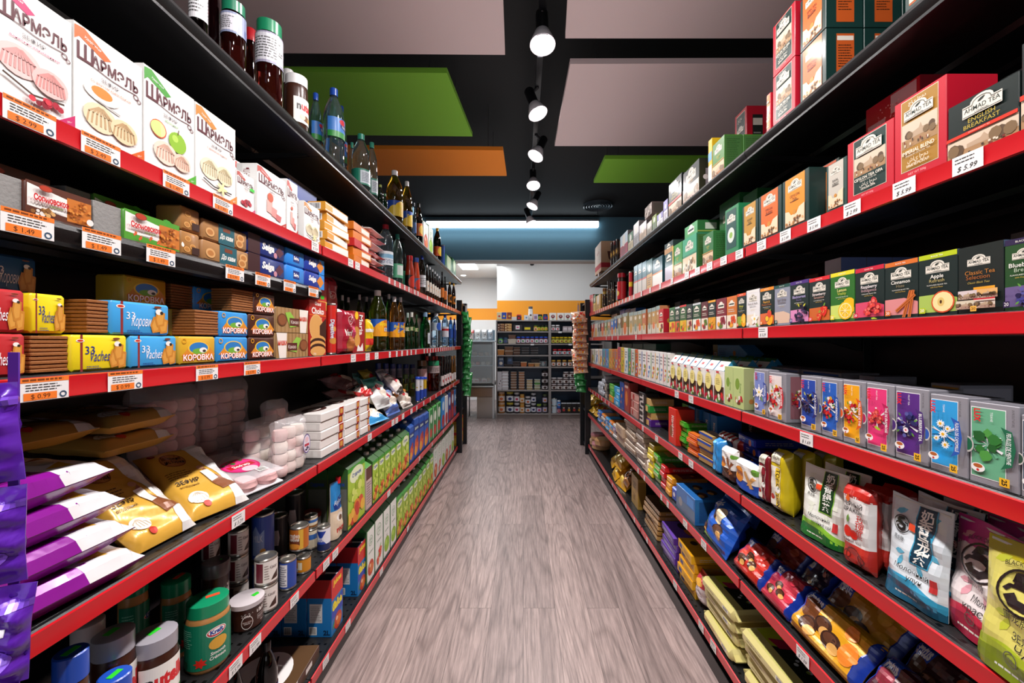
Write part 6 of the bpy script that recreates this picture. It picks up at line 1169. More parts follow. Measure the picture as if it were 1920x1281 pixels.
for k in range(3): o = carton(.06, .053, .05, '#dcd4cc', lambda p: p.rect(0, 0, 1, 1, '#d8c4bc').rect(.2, 0, .4, 1, '#b8323a'), None, None, 1, 'tea_box'); put(o, 1, RX['RT'] + .02 + .055 * k, (Y0 + Y1) / 2 - .02, RZ['RT']); add(o, f'small white and red box under the cardboard coffee carton, {ORD[k]} from the aisle', 'box')
# --- second shelf: large tea cartons
tb('R2', 1776.5, 1912, 132, 'large dark green breakfast tea box with red stripe and park scene', '#12201e', ENG, d=.11)
tb('R2', 1914, 1990, 40, 'dark tea box cut by the picture edge on the second tea shelf', '#101a1a', ENG, d=.11)
tb('R2', 1676.5, 1775, 138, 'tall red tea box with gold picture panel', REDT, IMP, d=.1)
tb('R2', 1588.5, 1675.5, 220, 'red tea box with dark green panel and crowd scene', REDT, OPA, d=.1)
s, X, Y0, Y1, h = geo('R2', 1602, 1700, 140, .075); o = carton(Y1 - Y0, .1, .14, '#b81c34', lambda p: (p.rect(.5, .5, .95, .95, '#d8ccd0'), p.rect(.05, .1, .4, .5, '#d0c4c8'), dots(p, .5, .45, .4, .3, 60, .012, ['#e4c4cc', '#f0dce0', '#d88a9a'])), lambda p: p.rect(0, 0, 1, 1, '#7a1424').rect(.5, .1, .9, .6, '#141a1c'), None, 1, 'tea_box', 'ink'); put(o, 1, X + .03, (Y0 + Y1) / 2, RZ['R2'] + .168); add(o, 'shiny wrapped red tea box lying across the tops behind the red boxes', 'tea box')  # glare on the wrap is painted as pale patches and dots
s, X, Y0, Y1, h = geo('R2', 1602, 1700, 140, .118); o = carton(Y1 - Y0 + .01, .166, .1, REDT, OPA, None, None, 1, 'tea_box', 'ink'); put(o, 1, X, (Y0 + Y1) / 2, RZ['R2']); add(o, 'red tea box hidden beneath the lying wrapped one', 'tea box')
tb('R2', 1549, 1587.5, 292, 'pale grey tea box with palm scene', '#24443f', EG, d=.07)
tb('R2', 1540, 1573, 265, 'dark orange tea box in the row behind the pale grey one', '#1c2a24', ahbig(0, '#b8481c', 'SPECIAL', 'BLEND', border=False), back=.1, h=.185)
tb('R2', 1467, 1517, 313, 'bright orange tea box with dark green edges', DG, CE, lambda p: p.rect(.6, .1, .9, .9, '#c8701c').fine(.65, .2, .85, .7, 7, '#4a2410'), d=.08)
tb('R2', 1422.5, 1465.5, 345, 'red orange tea box with dark green edges', DG, SP, lambda p: p.rect(.6, .1, .9, .9, '#b8481c'), d=.08)
tb('R2', 1392, 1421.5, 372, 'golden brown tea box in glossy wrap', DG, GLD, tall('#8a6420'), d=.08)
tb('R2', 1359.5, 1385, 380, 'green and white tea box with dark frame', '#1f7a4a', lambda p: (p.rect(.1, .12, .84, .94, '#14463f'), ahlogo(p, .47, .74, .6), p.ell(.47, .4, .26, '#cfd8d0', .3), p.ell(.47, .4, .12, '#8ab04a')), tall('#145a34'), d=.08)
for i, (a, b_, yt) in enumerate(((1349, 1387, 360), (1393, 1420, 352))): tb('R2', a, b_, yt, f'dark green tea box in the back row, {ORD[i]} of two', '#1c5a2c', greenbox, tall('#2a6a34', '#123a1c'), back=.1, d=.08)
tb('R2', 1318, 1337.5, 432, 'green tea box with pale picture and light reflection', '#2a6a34', greenbox, lambda p: p.rect(.04, .04, .96, .96, '#2f6a34').fine(.12, .1, .88, .92, 14, '#1c4a1f', .4), d=.1)
tb('R2', 1280, 1306, 430, 'teal tea box with light picture, lower of the wrapped pair', '#2f7a5a', lambda p: (p.rect(0, .5, 1, 1, '#3f9a74'), p.rect(0, 0, 1, .45, '#d8c0a0'), ahlogo(p, .5, .72, .56), dots(p, .5, .2, .4, .16, 16, .06, ['#a8865a', '#e8dcc8', '#6a5434'])), GSIDE, d=.09, h=.17)
tb('R2', 1284, 1308, 405, 'green wrapped tea box lying on top of the teal one', '#2a7a44', lambda p: (p.rect(0, 0, 1, 1, '#4a9a5a'), ahlogo(p, .5, .55, .5, lite=True)), lambda p: p.rect(0, 0, 1, 1, '#2a6a34').rect(.3, .3, .75, .8, '#c8d0c0').rect(0, .1, 1, .2, '#8aa04a'), back=.02, dz=.171, h=.06, d=.12)
tb('R2', 1262, 1279, 452, 'green tea box with brown picture and yellow edge', '#3a8a3c', lambda p: (greenbox(p), p.rect(0, 0, .1, 1, '#e8c02a')), d=.08)
tb('R2', 1247, 1261.5, 463, 'dark teal tea box with blue picture', '#1f4a4a', lambda p: (ahlogo(p, .5, .7, .6, lite=True), p.rect(0, 0, 1, .45, '#b8b0c0')), d=.08)
tb('R2', 1246, 1262, 442, 'brown and teal tea box lying on the dark teal one', '#2a3a3a', lambda p: (p.rect(0, .0, 1, .5, '#b88a5a'), ahlogo(p, .5, .6, .4, lite=True)), lambda p: p.rect(0, 0, 1, .3, '#d89a2a'), dz=.152, h=.06, d=.1)
tb('R2', 1223.5, 1242, 478, 'teal tea box with orange stripe and white scene', '#1f4a54', lambda p: (ahlogo(p, .5, .74, .5, lite=True), p.rect(0, .42, 1, .47, '#e8842c'), p.rect(0, 0, 1, .42, '#ece6e0')), lambda p: p.rect(.3, .1, .8, .5, '#5a6a9a'), d=.09)
tb('R2', 1212.5, 1223, 484, 'slim golden teal tea box beside the orange striped one', '#2a4a4a', pale('#2f5a5a', '#c89a5a'), d=.08)
for i, (a, b_) in enumerate(((1204, 1212), (1196, 1203.5), (1188.5, 1195.5))): tb('R2', a, b_, 488 + 4 * i, f'blue grey tea box with red stripe, {ORD[i]} of three', '#3f6a78', lambda p: (ahlogo(p, .5, .72, .6, lite=True), p.rect(0, .4, 1, .45, '#c83a2c'), p.rect(0, 0, 1, .4, '#c8c0b8')), d=.08)
bot('R2', 1166, 17, 513, 'tall coffee jar with red lid and red label', 'jar', c='#3a1c10', cap='#a8182a', shape='tall', lab=lambda p: p.rect(0, 0, 1, 1, '#c8242c').ell(.5, .35, .12, '#e8c86a', .1).ell(.42, .2, .06, '#2a4aa0', .06), lz=(.08, .7), labc='#c8242c', kind='plastic', capn='lid')
bot('R2', 1183, 8, 510, 'slim red coffee tin just before the blue grey boxes', 'tin can', mk=lambda h, r: can(h, r, lambda p: p.rect(0, .4, 1, .6, '#e8c02a'), '#b81c2a'))
for i, (px, c, cp_, yt) in enumerate(((1150, '#2a1a12', '#1c1816', 529), (1143, '#2a1a12', '#2a2420', 527), (1134, '#c8a84a', '#8a5a2a', 541))): bot('R2', px, 9, yt, f'dark coffee jar with patterned label, {ORD[i]} past the red lidded jar', 'jar', c=c, cap=cp_, shape='tall', lab=lambda p: dots(p.rect(0, 0, 1, 1, '#3a2a1c'), .5, .5, .5, .45, 30, .03, ['#d8b04a', '#e8e0d0', '#8a4a2a']), lz=(.06, .7), labc='#3a2a1c', kind='plastic', capn='lid')
for i, (a, b_, c, yt) in enumerate(((1117, 1126, '#c89a3a', 551), (1112.5, 1116.5, '#2a6a34', 552), (1108.5, 1112, '#c8242c', 552), (1105.5, 1108, '#b81c2a', 553))): tb('R2', a, b_, yt, ('gold coffee packet', 'slim green coffee packet', 'slim red coffee packet', 'last red coffee packet')[i] + ' at the far end of the second shelf', c, pale(c, '#e8c86a' if i == 1 else c), d=.06)

# --- third shelf: fruit tea boxes
ROW3 = [(1884, 1962, 437, '#2a2048', '#1f4a24', 'Blueberry', 'Breeze', '#f0ece4', '#b8c8b0', 'blueb', '#6a5a8a', 'green fruit tea box with purple top and blueberries, nearest the camera'),
 (1797, 1882.5, 450, '#15211f', '#15211f', 'Classic Tea', 'Selection', '#b8702c', '#b8702c', 0, '#15211f', 'black tea box with four small picture panels'),
 (1723, 1796, 467, '#b8c81c', '#142624', 'Apple', 'Refresh', '#f2eee4', '#b8a86a', 'half', '#a8c25a', 'dark tea box with lime top and apples'),
 (1659.5, 1722, 483, '#d8702a', '#142624', 'Cinnamon', 'Haze', '#f2eee4', '#8a7a5a', 'cinn', '#d88a8a', 'dark tea box with orange top and cinnamon sticks'),
 (1604, 1658.5, 495, '#c8203a', '#142624', 'Raspberry', 'Indulgence', '#f2e8e8', '#c8a0a4', 'rasp', '#d84a6a', 'dark tea box with crimson top and raspberries'),
 (1557.5, 1603, 505, '#e8d82a', '#2a6a24', 'Lemon', 'Vitality', '#f0e08a', '#c8c84a', 'lemon', '#c8d86a', 'green tea box with yellow top and lemons'),
 (1517.5, 1556.5, 516, '#d8242c', '#142624', 'Strawberry', 'Sensation', '#f2e4e0', '#c89a8a', 'straw', '#c8642a', 'dark tea box with red top and strawberries'),
 (1482.5, 1516.5, 523, '#4a2a7a', '#142624', 'Blackcurrant', 'Burst', '#b8a8d8', '#6a5a8a', 'berry', '#d88ab8', 'dark tea box with purple top and blackcurrants'),
 (1452.5, 1481.5, 531, '#1c4a44', '#8a8e9e', 'Earl Grey', 'Breakfast', '#6a5a54', '#6a5a54', 0, '#d8b8a0', 'grey tea box with dark teal top'),
 (1425.5, 1451.5, 537, '#e88a1c', '#142624', 'Peach &', 'Passion Fruit', '#e8a83a', '#b8682a', 'peach', '#d86a3a', 'dark tea box with orange top and peach'),
 (1400, 1424.5, 541, '#e8e6e4', '#e4e2e2', 'Fruit & Herb', 'Selection', '#8a8686', '#9a9696', 'flower', '#e8d8c0', 'white fruit tea box with small flowers'),
 (1382.5, 1399, 549, '#e0501c', '#142624', 'Mango', 'Magic', '#c8c84a', '#8a8a3a', 'mango', '#8aa03a', 'dark tea box with red orange top and mango')]
def classic(p):
    p.rect(0, 0, 1, 1, '#15211f'); ahlogo(p, .47, .76, .52); p.text('Classic Tea', .5, .6, .06, '#c27a30', .8).text('Selection', .46, .53, .06, '#a8602a', .6).text('Classic Black Teas', .48, .45, .03, '#b8a04a', .5, shear=.3)
    for x0, y0, c in ((.0, .21, '#d8c8c8'), (.47, .21, '#e0b070'), (0, .06, '#d8ccb4'), (.47, .06, '#ddd0c0')): scenic(p, x0, y0, x0 + .45, y0 + .13, c, '#a88a78', '#5a4438', int(y0 * 100))
    p.rect(.47, .335, .94, .37, '#e8a02a').rect(.47, .185, .94, .205, '#c82030').rect(.4, .02, .54, .1, '#e8b04a').text('20', .47, .06, .04, '#3a2410', .1)
for i, (a, b_, yt, tp, bd, t1, t2, tc, t2c, fr, gl, lb) in enumerate(ROW3):
    fn = classic if 'four small' in lb else tea20(tp, bd, t1, t2, tc, t2c, fr, gl, 'GREEN TEA' if 'yellow top' in lb else 'BLACK TEA')
    for k in range(2 if i > 5 else 1):
        o = tb('R3', a, b_, yt, lb + (', fruit tea shelf' if k == 0 else ', second in its column'), bd, fn, lambda p: p.rect(0, .9, 1, 1, '#5a6a8a').fine(.15, .3, .85, .8, 7, '#6a7a7a', .3), d=.07, back=.01 + .072 * k)
LITE3 = [(1363, 1381.5, 554, '#d8702a', '#c8702c', '#ece0c8', 'brown orange tea box with fruit'), (1343, 1362, 558, '#7a1c2c', '#7a1c2c', '#ecdcd4', 'maroon tea box with fruit'), (1328, 1342, 562, '#e8a02a', '#142624', '#d89a2a', 'dark tea box with golden top and apricot'), (1315, 1327.5, 565, '#5a1c24', '#5a1c24', '#e8d8c8', 'wine red tea box'), (1299, 1314, 567, '#c8ccd0', '#1f4a30', '#e8ece0', 'green tea box with white blossom'), (1287.5, 1298, 570, '#2a2a2c', '#1f2a2c', '#d8c0a0', 'black tea box with pale scene'), (1275, 1287, 571, '#c8242c', '#2a5a34', '#d8b82a', 'green tea box with red top'), (1266, 1274.5, 575, '#c8ccd0', '#1f3a34', '#d85a2a', 'dark tea box with orange fruit'), (1255, 1265.5, 576, '#3a7a4a', '#2a5a3c', '#e8c02a', 'green tea box with yellow fruit'), (1235.5, 1254, 579, '#c81c2a', '#b8182a', '#e8d8b0', 'bright red tea box with gold tree')]
for i, (a, b_, yt, tp, bd, lo, lb) in enumerate(LITE3):
    def fn(p, tp=tp, bd=bd, lo=lo, i=i):
        p.rect(0, 0, 1, .42, lo).rect(0, .42, 1, 1, bd).rect(0, .93, 1, 1, tp); ahlogo(p, .5, .76, .6, lite=True); p.fine(.15, .5, .85, .62, 2, '#d8d0c0', .4); dots(p, .55, .2, .3, .16, 10, .13, [('#d8502a', '#8a2a3a', '#e8a02a', '#5a7a2a')[(i + j) % 4] for j in range(3)])
    box_at('R3', a, b_ if i < 9 else 1244, yt, lb + f', {ORD[i]} after the mango box', 'tea box', bd, fn, lambda p: p.ell(.5, .5, .2, '#c89a3a') if i == 9 else None, None, .07, .01, 0, 'tea_box', kind='ink')
for i, (a, b_, yt, c) in enumerate(((1230, 1237, 573, '#b88a5a'), (1222, 1229.5, 576, '#b8925a'), (1214.5, 1221.5, 578, '#a88a5a'), (1204, 1211, 580, '#b86a44'), (1196, 1203.5, 582, '#9a8a5a'), (1188, 1195.5, 584, '#a89468'), (1179, 1187.5, 585, '#a89a78'), (1167, 1177, 586, '#8a7a44'), (1157, 1166, 590, '#7a5a34'), (1151.5, 1156.5, 593, '#2a5aa0'), (1145, 1151, 597, '#2a7ad0'), (1139, 1144.5, 599, '#c88a5a'), (1133, 1138.5, 600, '#5a8a5a'), (1127, 1132.5, 601, '#b8484a'), (1121, 1126.5, 603, '#242024'), (1114.5, 1120.5, 602, '#e4e0dc'), (1108.5, 1114, 604, '#c83a3c'))):
    def fn(p, c=c, i=i): p.rect(0, 0, 1, .35, '#cfc8b8').rect(0, .85, 1, 1, '#8aa0a0').ell(.5, .3, .3, ('#c8a05a', '#d8743a', '#8a9a8a')[i % 3], .3).ell(.5, .72, .24, '#d8d0c0', .14)
    tb('R3', a, b_, yt, f'small tea carton in muted colours, {ORD[i] if i < 16 else "last"} past the bright red tea box', c, fn, d=.06)
for i, (a, b_) in enumerate(((1182, 1192), (1172, 1181.5), (1162, 1171.5))): tb('R3', a, b_, 577 + i, f'tall blue tea box in the back row, {ORD[i]} of three', '#2a62b8', lambda p: p.rect(0, 0, 1, .6, '#3a7ad0').rect(.2, .6, .8, .8, '#9ab8e0'), back=.1, d=.08)
tb('R3', 1147, 1157, 588, 'tan tea box behind the small cartons', '#a8885a', pale('#b8986a', '#8a6a44'), back=.1)
for k in range(3):
    s, X, Y0, Y1, h = geo('R3', 1547, 1577, 483, .16); o = carton(Y1 - Y0, h, .075, '#a8a4b4', lambda p: (p.rect(0, 0, 1, 1, '#b8b2ba'), ahlogo(p, .5, .74, .5, '#c8c4c8', '#4a4450'), p.text('Fruit & Herb', .5, .52, .06, '#5a5660', .7).text('Selection', .5, .44, .06, '#5a5660', .5)), lambda p: p.rect(0, 0, 1, 1, '#6a78b0'), None, 1, 'tea_box', 'ink'); put(o, 1, X + .077 * k, (Y0 + Y1) / 2, RZ['R3']); add(o, f'lilac grey tea box in the back row, {ORD[k]} from the aisle', 'tea box', 'lilac tea boxes in the back')
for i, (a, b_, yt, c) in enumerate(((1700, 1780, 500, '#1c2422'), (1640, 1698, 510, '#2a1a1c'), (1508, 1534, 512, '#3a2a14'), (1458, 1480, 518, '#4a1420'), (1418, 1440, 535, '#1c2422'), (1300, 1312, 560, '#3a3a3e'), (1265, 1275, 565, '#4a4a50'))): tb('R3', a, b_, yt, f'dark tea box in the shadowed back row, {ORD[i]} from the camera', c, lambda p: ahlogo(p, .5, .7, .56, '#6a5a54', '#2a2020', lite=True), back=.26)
tb('R3', 1893, 1990, 418, 'dark tea box with cream emblem behind the blueberry box', '#1c2020', lambda p: ahlogo(p, .5, .86, .6), back=.08)

# --- fourth shelf: silver herbal tea boxes
ROW4 = [(1913.5, 1995, 790, '#4a5a6a', 'THE VERT', 'mint', '#2a4a3a', 'silver tea box nearest the camera next to the mint one'),
 (1817, 1912.5, 765, '#6ab08a', 'FEUILLES DE MENTHE', 'mint', '#1c6a4a', 'silver tea box with green mint leaves'), (1743.5, 1816, 748, '#2fa0e0', 'FLEURS DE CAMOMILLE', 'daisy', '#2a5ab4', 'silver tea box with white daisies on blue'),
 (1678.5, 1742.5, 733, '#5a2a84', 'BLUEBERRY TEA', 'blueb', '#4a2a74', 'silver tea box with blueberries on purple'), (1624.5, 1677.5, 725, '#e83a7a', 'THE DE FRAMBOISE', 'rasp', '#b81c54', 'silver tea box with raspberries on pink'),
 (1580.5, 1623.5, 718, '#f0a818', 'MELANGE DE THE', 'mix', '#e05a1c', 'silver tea box with mixed fruit on orange'), (1540.5, 1579.5, 714, '#2a62c0', 'CANNEBERGES', 'mix', '#1c4aa0', 'silver tea box with cranberries on blue'),
 (1501.5, 1539.5, 709, '#2a4aa8', 'BLACK CURRANT', 'berry', '#2a2a6a', 'silver tea box with blackcurrants turned upside down'), (1441.5, 1474, 702, '#e8dcd8', 'EGLANTIER', 'mix', '#c82a34', 'silver tea box with red rose hips on white'), (1414, 1440.5, 695, '#7a8ac8', 'GINSENG TEA', 'flower', '#3a4a9a', 'silver tea box with pale ginseng on lilac blue')]
def rosehip(p): p.rect(.2, .08, .9, .94, '#8a5a62'); fruit(p, 'mix', .55, .5, .24); p.text('LUX', .72, .2, .12, '#8a1c24', .14, rot=90, bold=.04).text('ROSEHIP', .26, .5, .1, '#a8202c', .4, rot=90, bold=.02)
for i, (a, b_, yt, c, t, fr, bc, lb) in enumerate(ROW4):
    near = rosehip if t == 'EGLANTIER' else lambda p: p.rect(.1, .1, .9, .9, '#9a98a2')
    for k in range(2): box_at('R4', a, b_, yt, lb + (', at the edge' if k == 0 else ', second in column'), 'tea box', '#8f8d95', luxbox(c, t, fr, bc), near, lambda p: p.rect(.05, .1, .95, .9, '#77757d'), .068, .012 + .07 * k, 0, 'tea_box', kind='ink')
for i, (a, b_, c, lv) in enumerate(((1502, 1580, '#1c4a9a', 0), (1502, 1578, '#1c4a9a', 1), (1585, 1612, '#1f2a2a', 0), (1612, 1646, '#9a92a4', 0), (1610, 1640, '#9a92a4', 1), (1648, 1690, '#948c9c', 0), (1692, 1738, '#2a44a0', 0), (1740, 1794, '#b8862c', 0), (1744, 1802, '#b8862c', 1), (1800, 1846, '#7a767c', 0), (1850, 1900, '#4a3a3c', 0), (1470, 1500, '#6a78b0', 0), (1468, 1498, '#6a78b0', 1), (1447, 1468, '#2f7a34', 0), (1446, 1467, '#2f7a34', 1), (1424, 1445, '#b0a0a8', 0), (1423, 1443, '#b0a0a8', 1))):
    def fn(p, c=c): p.rect(.06, .08, .94, .92, c).fine(.15, .2, .85, .85, 6, '#d8d4e0' if c != '#b8862c' else '#7a5418', .35); p.text('LUX', .2, .3, .18, '#d8242c', .2, bold=.03) if c == '#1c4a9a' else None
    s, X, Y0, Y1, h = geo('R4', a, b_, None, .2 + .006 * (i % 2)); w_ = Y1 - Y0 - .002; o = carton(w_, .074, .12, '#8c8a94', fn, lambda p: p.rect(.05, .1, .95, .9, '#a8a4b0'), None, 1, 'tea_box', 'ink'); put(o, 1, X, (Y0 + Y1) / 2, RZ['R4'] + .075 * lv + (.0 if i else 0)); add(o, f'wrapped silver tea box in the shadowed back stack, {ORD[i] if i < 16 else "last"} counted from blue ones', 'tea box')
def sunny(p): p.rect(0, 0, 1, 1, '#b8c884').ell(.4, .6, .2, '#7a9a3a', .3).text('Sunny', .7, .5, .16, '#3f7a2a', .4, rot=-90, shear=.2).text('LUX', .25, .2, .1, '#d8242c', .14, rot=-90, bold=.03); dots(p, .6, .2, .25, .1, 8, .1, ['#b8242c', '#e8e0d8', '#6a3a24'])
tb('R4', 1375, 1395, 692, 'green herbal tea box with red berries and barcode side', '#c0ca90', sunny, lambda p: p.rect(0, 0, 1, 1, '#a8b07a').bars(.4, .6, .9, .9).ell(.3, .2, .1, '#b87a3a'), d=.09)
tb('R4', 1359, 1374.5, 689, 'green herbal tea box beside the one with barcode side', '#c0ca90', sunny, d=.09)
def house(w, h, d, s=1):
    b = MB(); k = h * .74
    b.box(-w / 2, w / 2, 0, d, 0, k, ('#e8e6e2', 'ink'), .002); b.prism([(0, k - .001), (d * .5, h), (d, k - .001)], -w / 2 + .001, w / 2 - .001, ('#3a94c8', 'ink'), 'x')
    p = P(w, k); p.rect(0, 0, 1, .5, '#5a3a2a'); dots(p, .5, .14, .45, .14, 12, .13, ['#d8342a', '#4f8a2a', '#e8e0d0', '#b81c3a']); dots(p, .5, .4, .34, .12, 14, .08, ['#3a2018', '#5a2a2a', '#2a1612']); p.ell(.5, .62, .36, '#ecdc8a', .46, 20).fine(.28, .55, .72, .76, 4, '#8a7a34', .4).rect(.3, .92, .6, .98, '#c83a3a'); p.put(b, flat_front(w), 'ink')
    p = P(w, math.hypot(d * .5, h - k)); p.rect(0, 0, 1, .8, '#ece8e2').rect(0, .8, 1, 1, '#2a6a34').rect(.3, .3, .6, .5, '#c8242c'); L = math.hypot(d * .5, h - k); p.put(b, lambda u, v, o: (u - w / 2, v / L * d * .5 - o * .8, k + v / L * (h - k) + o), 'ink'); return b.build('tea_bag_box', smooth=False)
hb = [(1257, 1268), (1268.5, 1280), (1280.5, 1292.5), (1293, 1305.5), (1306, 1320.5), (1321, 1337.5), (1338.5, 1357.5)]
for i, (a, b_) in enumerate(hb):
    for k in range((4 if i < 6 else 3) if i > 2 else 2):
        s, X, Y0, Y1, h = geo('R4', a, b_, 662 + i * 2.2); o = house(Y1 - Y0 - .003, h, .075); put(o, 1, X + .078 * k, (Y0 + Y1) / 2, RZ['R4']); add(o, f'white house shaped tea box with yellow oval, {ORD[6 - i]} from near end' + ('' if k == 0 else f', {ORD[k]} in column'), 'tea box', 'house shaped tea boxes')
cl = ['#e8e4e0', '#f0ece8', '#e4dfda', '#d8b82a', '#b84a5a', '#d8742a', '#c8702c', '#c89a4a', '#3a8ac8', '#4a9ab0', '#a81c34', '#c85a2a', '#c8ccc8', '#4f9a6a', '#dfe4e0', '#e0d4d8', '#d8c8d0']
ed = [1257, 1250, 1243, 1236, 1228, 1220, 1212, 1203, 1196, 1190, 1183, 1177, 1170, 1164, 1158, 1153, 1147, 1141, 1135, 1129, 1122, 1114, 1107]
for i, (b_, a) in enumerate(zip(ed, ed[1:])):
    c = ('#e8e6e2', '#e0dcda', '#ece8e4')[i % 3] if i < 8 or i > 18 else cl[3 + i % 12]
    def fn(p, i=i, c=c): p.rect(.0, .1, .12, .95, ('#4f9a3a', '#c8243a', '#2a5ab0', '#e8a02a')[i % 4]); dots(p, .55, .3, .3, .22, 7, .13, [('#4f8a3a', '#d8a04a'), ('#c8383a', '#e8c84a'), ('#3a6ab0', '#b8d0e0')][i % 3]); p.fine(.3, .6, .9, .9, 3, '#8a8a8a', .4)
    tb('R4', a + .4, b_, 663 - .9 * i if i < 14 else 655, f'herbal tea box with plant picture, {ORD[i] if i < 16 else ORD[i - 16] + " of the last few"} beyond the house shaped boxes', c, fn, lambda p: p.rect(0, 0, 1, 1, '#c8c4be'), d=.08)
for i, (a, b_) in enumerate(((1206, 1230), (1186, 1205), (1166, 1185))): tb('R4', a, b_, 645, f'large dark green tea box in the back row, {ORD[i]} of three', '#14503a', lambda p: dots(p.rect(.1, .1, .9, .9, '#1a5c40'), .5, .35, .35, .25, 12, .06, ['#c83a3a', '#2a8a5a', '#3a9a6a']), back=.1, d=.1)
for i in range(6):
    A, B = (1232, 1335); a = A + (B - A) * (i // 2) / 3; b_ = A + (B - A) * (i // 2 + 1) / 3; s, X, Y0, Y1, h = geo('R4', a, b_ - 1, None, .3)
    o = carton(Y1 - Y0 - .002, .07, .1, ('#4a6ab0', '#b8a4a0', '#7a3a30')[i // 2], lambda p: p.rect(.0, .1, .35, .9, '#b8c0d0').rect(.4, .2, 1, .6, '#20366e'), lambda p: p.rect(0, 0, 1, 1, '#8a98b8'), None, 1, 'tea_box'); put(o, 1, X, (Y0 + Y1) / 2, RZ['R4'] + .12 + (i % 2) * .071); o.location.z = RZ['R4'] + .001 + (i % 2) * .071 + .0; add(o, f'small blue and grey tea box, back row, {("lower", "upper")[i % 2]} layer, {ORD[i // 2]} from far end', 'tea box')
s, X, Y0, Y1, h = geo('R4', 1337, 1402, 650, .3); b = MB(); L = Y1 - Y0; b.box(-L / 2, L / 2 - .08, 0, .08, 0, .085, ('#4a9ad8', 'ink'), .002); b.prism([(0, 0), (.08, 0), (.08, .085), (0, .085)], L / 2 - .08, L / 2 - .079, ('#4a9ad8', 'ink'), 'x'); b.raw([(L / 2 - .08, 0, .0), (L / 2 - .08, .08, 0), (L / 2 - .08, .08, .085), (L / 2 - .08, 0, .085), (L / 2, .0, .042), (L / 2, .08, .042)], [(0, 1, 5, 4), (3, 4, 5, 2), (0, 4, 3), (1, 2, 5)], ('#4a9ad8', 'ink'))
p = P(L - .08, .085); p.rect(0, 0, .2, 1, '#a89a5a').bars(.05, .1, .16, .5).fine(.25, .2, .6, .8, 5, '#1c5a9a', .4).ell(.85, .5, .05, '#b8902a'); p.put(b, lambda u, v, o: (u - L / 2, -o, v), 'ink'); o = b.build('tea_bag_box', smooth=False); put(o, 1, X, (Y0 + Y1) / 2, RZ['R4'] + .145); add(o, 'blue house shaped tea box lying on its side on top of the back row', 'tea box')
s, X, Y0, Y1, h = geo('R4', 1337, 1402, 650, .295); o = carton(L - .02, .143, .1, '#33405a', None, None, None, 1, 'tea_box'); put(o, 1, X + .006, (Y0 + Y1) / 2, RZ['R4']); add(o, 'dark blue tea carton beneath the lying blue house shaped box', 'tea box')
# --- fifth shelf: tea pouches and biscuits
def emblem(p, x, y, r, ink='#1c1a1a'):
    """round badge with a curling beast"""
    p.ring(x, y, r, r * .1, ink, 26); R = p.w / p.h
    p.line([(x + r * a, y + r * b_ * R) for a, b_ in ((.1, .7), (-.3, .6), (-.4, .3), (0, .15), (.35, 0), (.4, -.35), (.1, -.6), (-.3, -.55), (-.5, -.3))], r * .34, ink).line([(x + r * a, y + r * b_ * R) for a, b_ in ((-.1, .1), (-.6, .1), (-.7, -.1))], r * .16, ink).line([(x + r * a, y + r * b_ * R) for a, b_ in ((.35, .3), (.7, .3), (.75, .05))], r * .14, ink).ell(x + r * .1, y + r * .68 * R, r * .16, ink)
def wave(p, c, y=.2, a=.1): p.poly([(0, 0), (1, 0)] + [(1 - i / 12, y + a * sin(i / 12 * 4 - 1) * (1 - .5 * i / 12)) for i in range(13)], c)
def pouchart(body, foot, strip, cn, l1, l2, ac, leafc, kind):
    def f(p):
        p.rect(0, 0, 1, 1, body)
        if kind == 'pink': p.poly([(0, 1), (0, .72), (.2, .78), (.5, .74), (.8, .84), (1, .9), (1, 1)], '#c8348a')
        if kind == 'yellow': p.poly([(0, 1), (0, .88), (1, .84), (1, 1)], '#b8ac1c')
        for i in range(7): leaf(p, (.12, .85, .3, .7, .2, .55, .9)[i], (.82, .9, .32, .3, .45, .92, .5)[i], .22, (30, 200, 70, 110, 10, 260, 150)[i], leafc, .4)
        wave(p, ac, .2, .07); wave(p, foot, .13, .07); p.fine(.3, .05, .75, .09, 1, '#e8e8e0', .4)
        if strip: p.rect(.5, .4, .8, .97, ac).rect(.515, .41, .785, .97, strip); [p.text(c, .65, .9 - .52 / len(cn) * (i + .15), .09, '#f2f0ea', .2, bold=.02) for i, c in enumerate(cn)]; emblem(p, .26, .72, .15); p.text('黑龙牌', .26, .58, .035, '#1c1a1a', .2).rect(.4, .7, .52, .77, '#e8502c').text(l1, .55, .32, .045, '#2a2a2a', .6).text(l2, .62, .25, .045, '#2a2a2a', .4).rect(.84, .22, .92, .34, '#c83a3a')
        else: emblem(p, .5, .66, .28, '#241a1c'); p.text('BLACK DRAGON', .5, .86, .035, '#241a1c', .5, arc=.9).text('黑龙牌', .5, .47, .05, '#241a1c', .34).text(l1, .7, .34, .06, '#2a2a2a', .5).text(l2, .66, .26, .06, '#2a2a2a', .6).ring(.5, .17, .09, .012, '#5a5a4a', 16).text('100', .5, .17, .03, '#5a5a4a', .1)
    return f
def pouch(lb, Yc, X, w_, h_, c, art, yaw=0, seed=0, t=.045, n=1):
    for k in range(n):
        o = bag(w_, h_, t, c, art, 'stand', 'tea_pouch', seed=seed, wr=.0035); put(o, 1, X + t / 2 + k * (t + .012), Yc, RZ['R5'], yaw); REG.pop(); o.rotation_euler.x = -.07; settle(o, 'R5'); add(o, lb + ('' if k == 0 else f', {ORD[k]} in line'), 'tea pouch')
        s1 = MB(); s1.box(-w_ * .46, w_ * .46, -.003, -.0012, h_ * .955, h_ * .975, ('#d8d8d4', 'plastic'), .0003); s1.build('zip_seal', o)
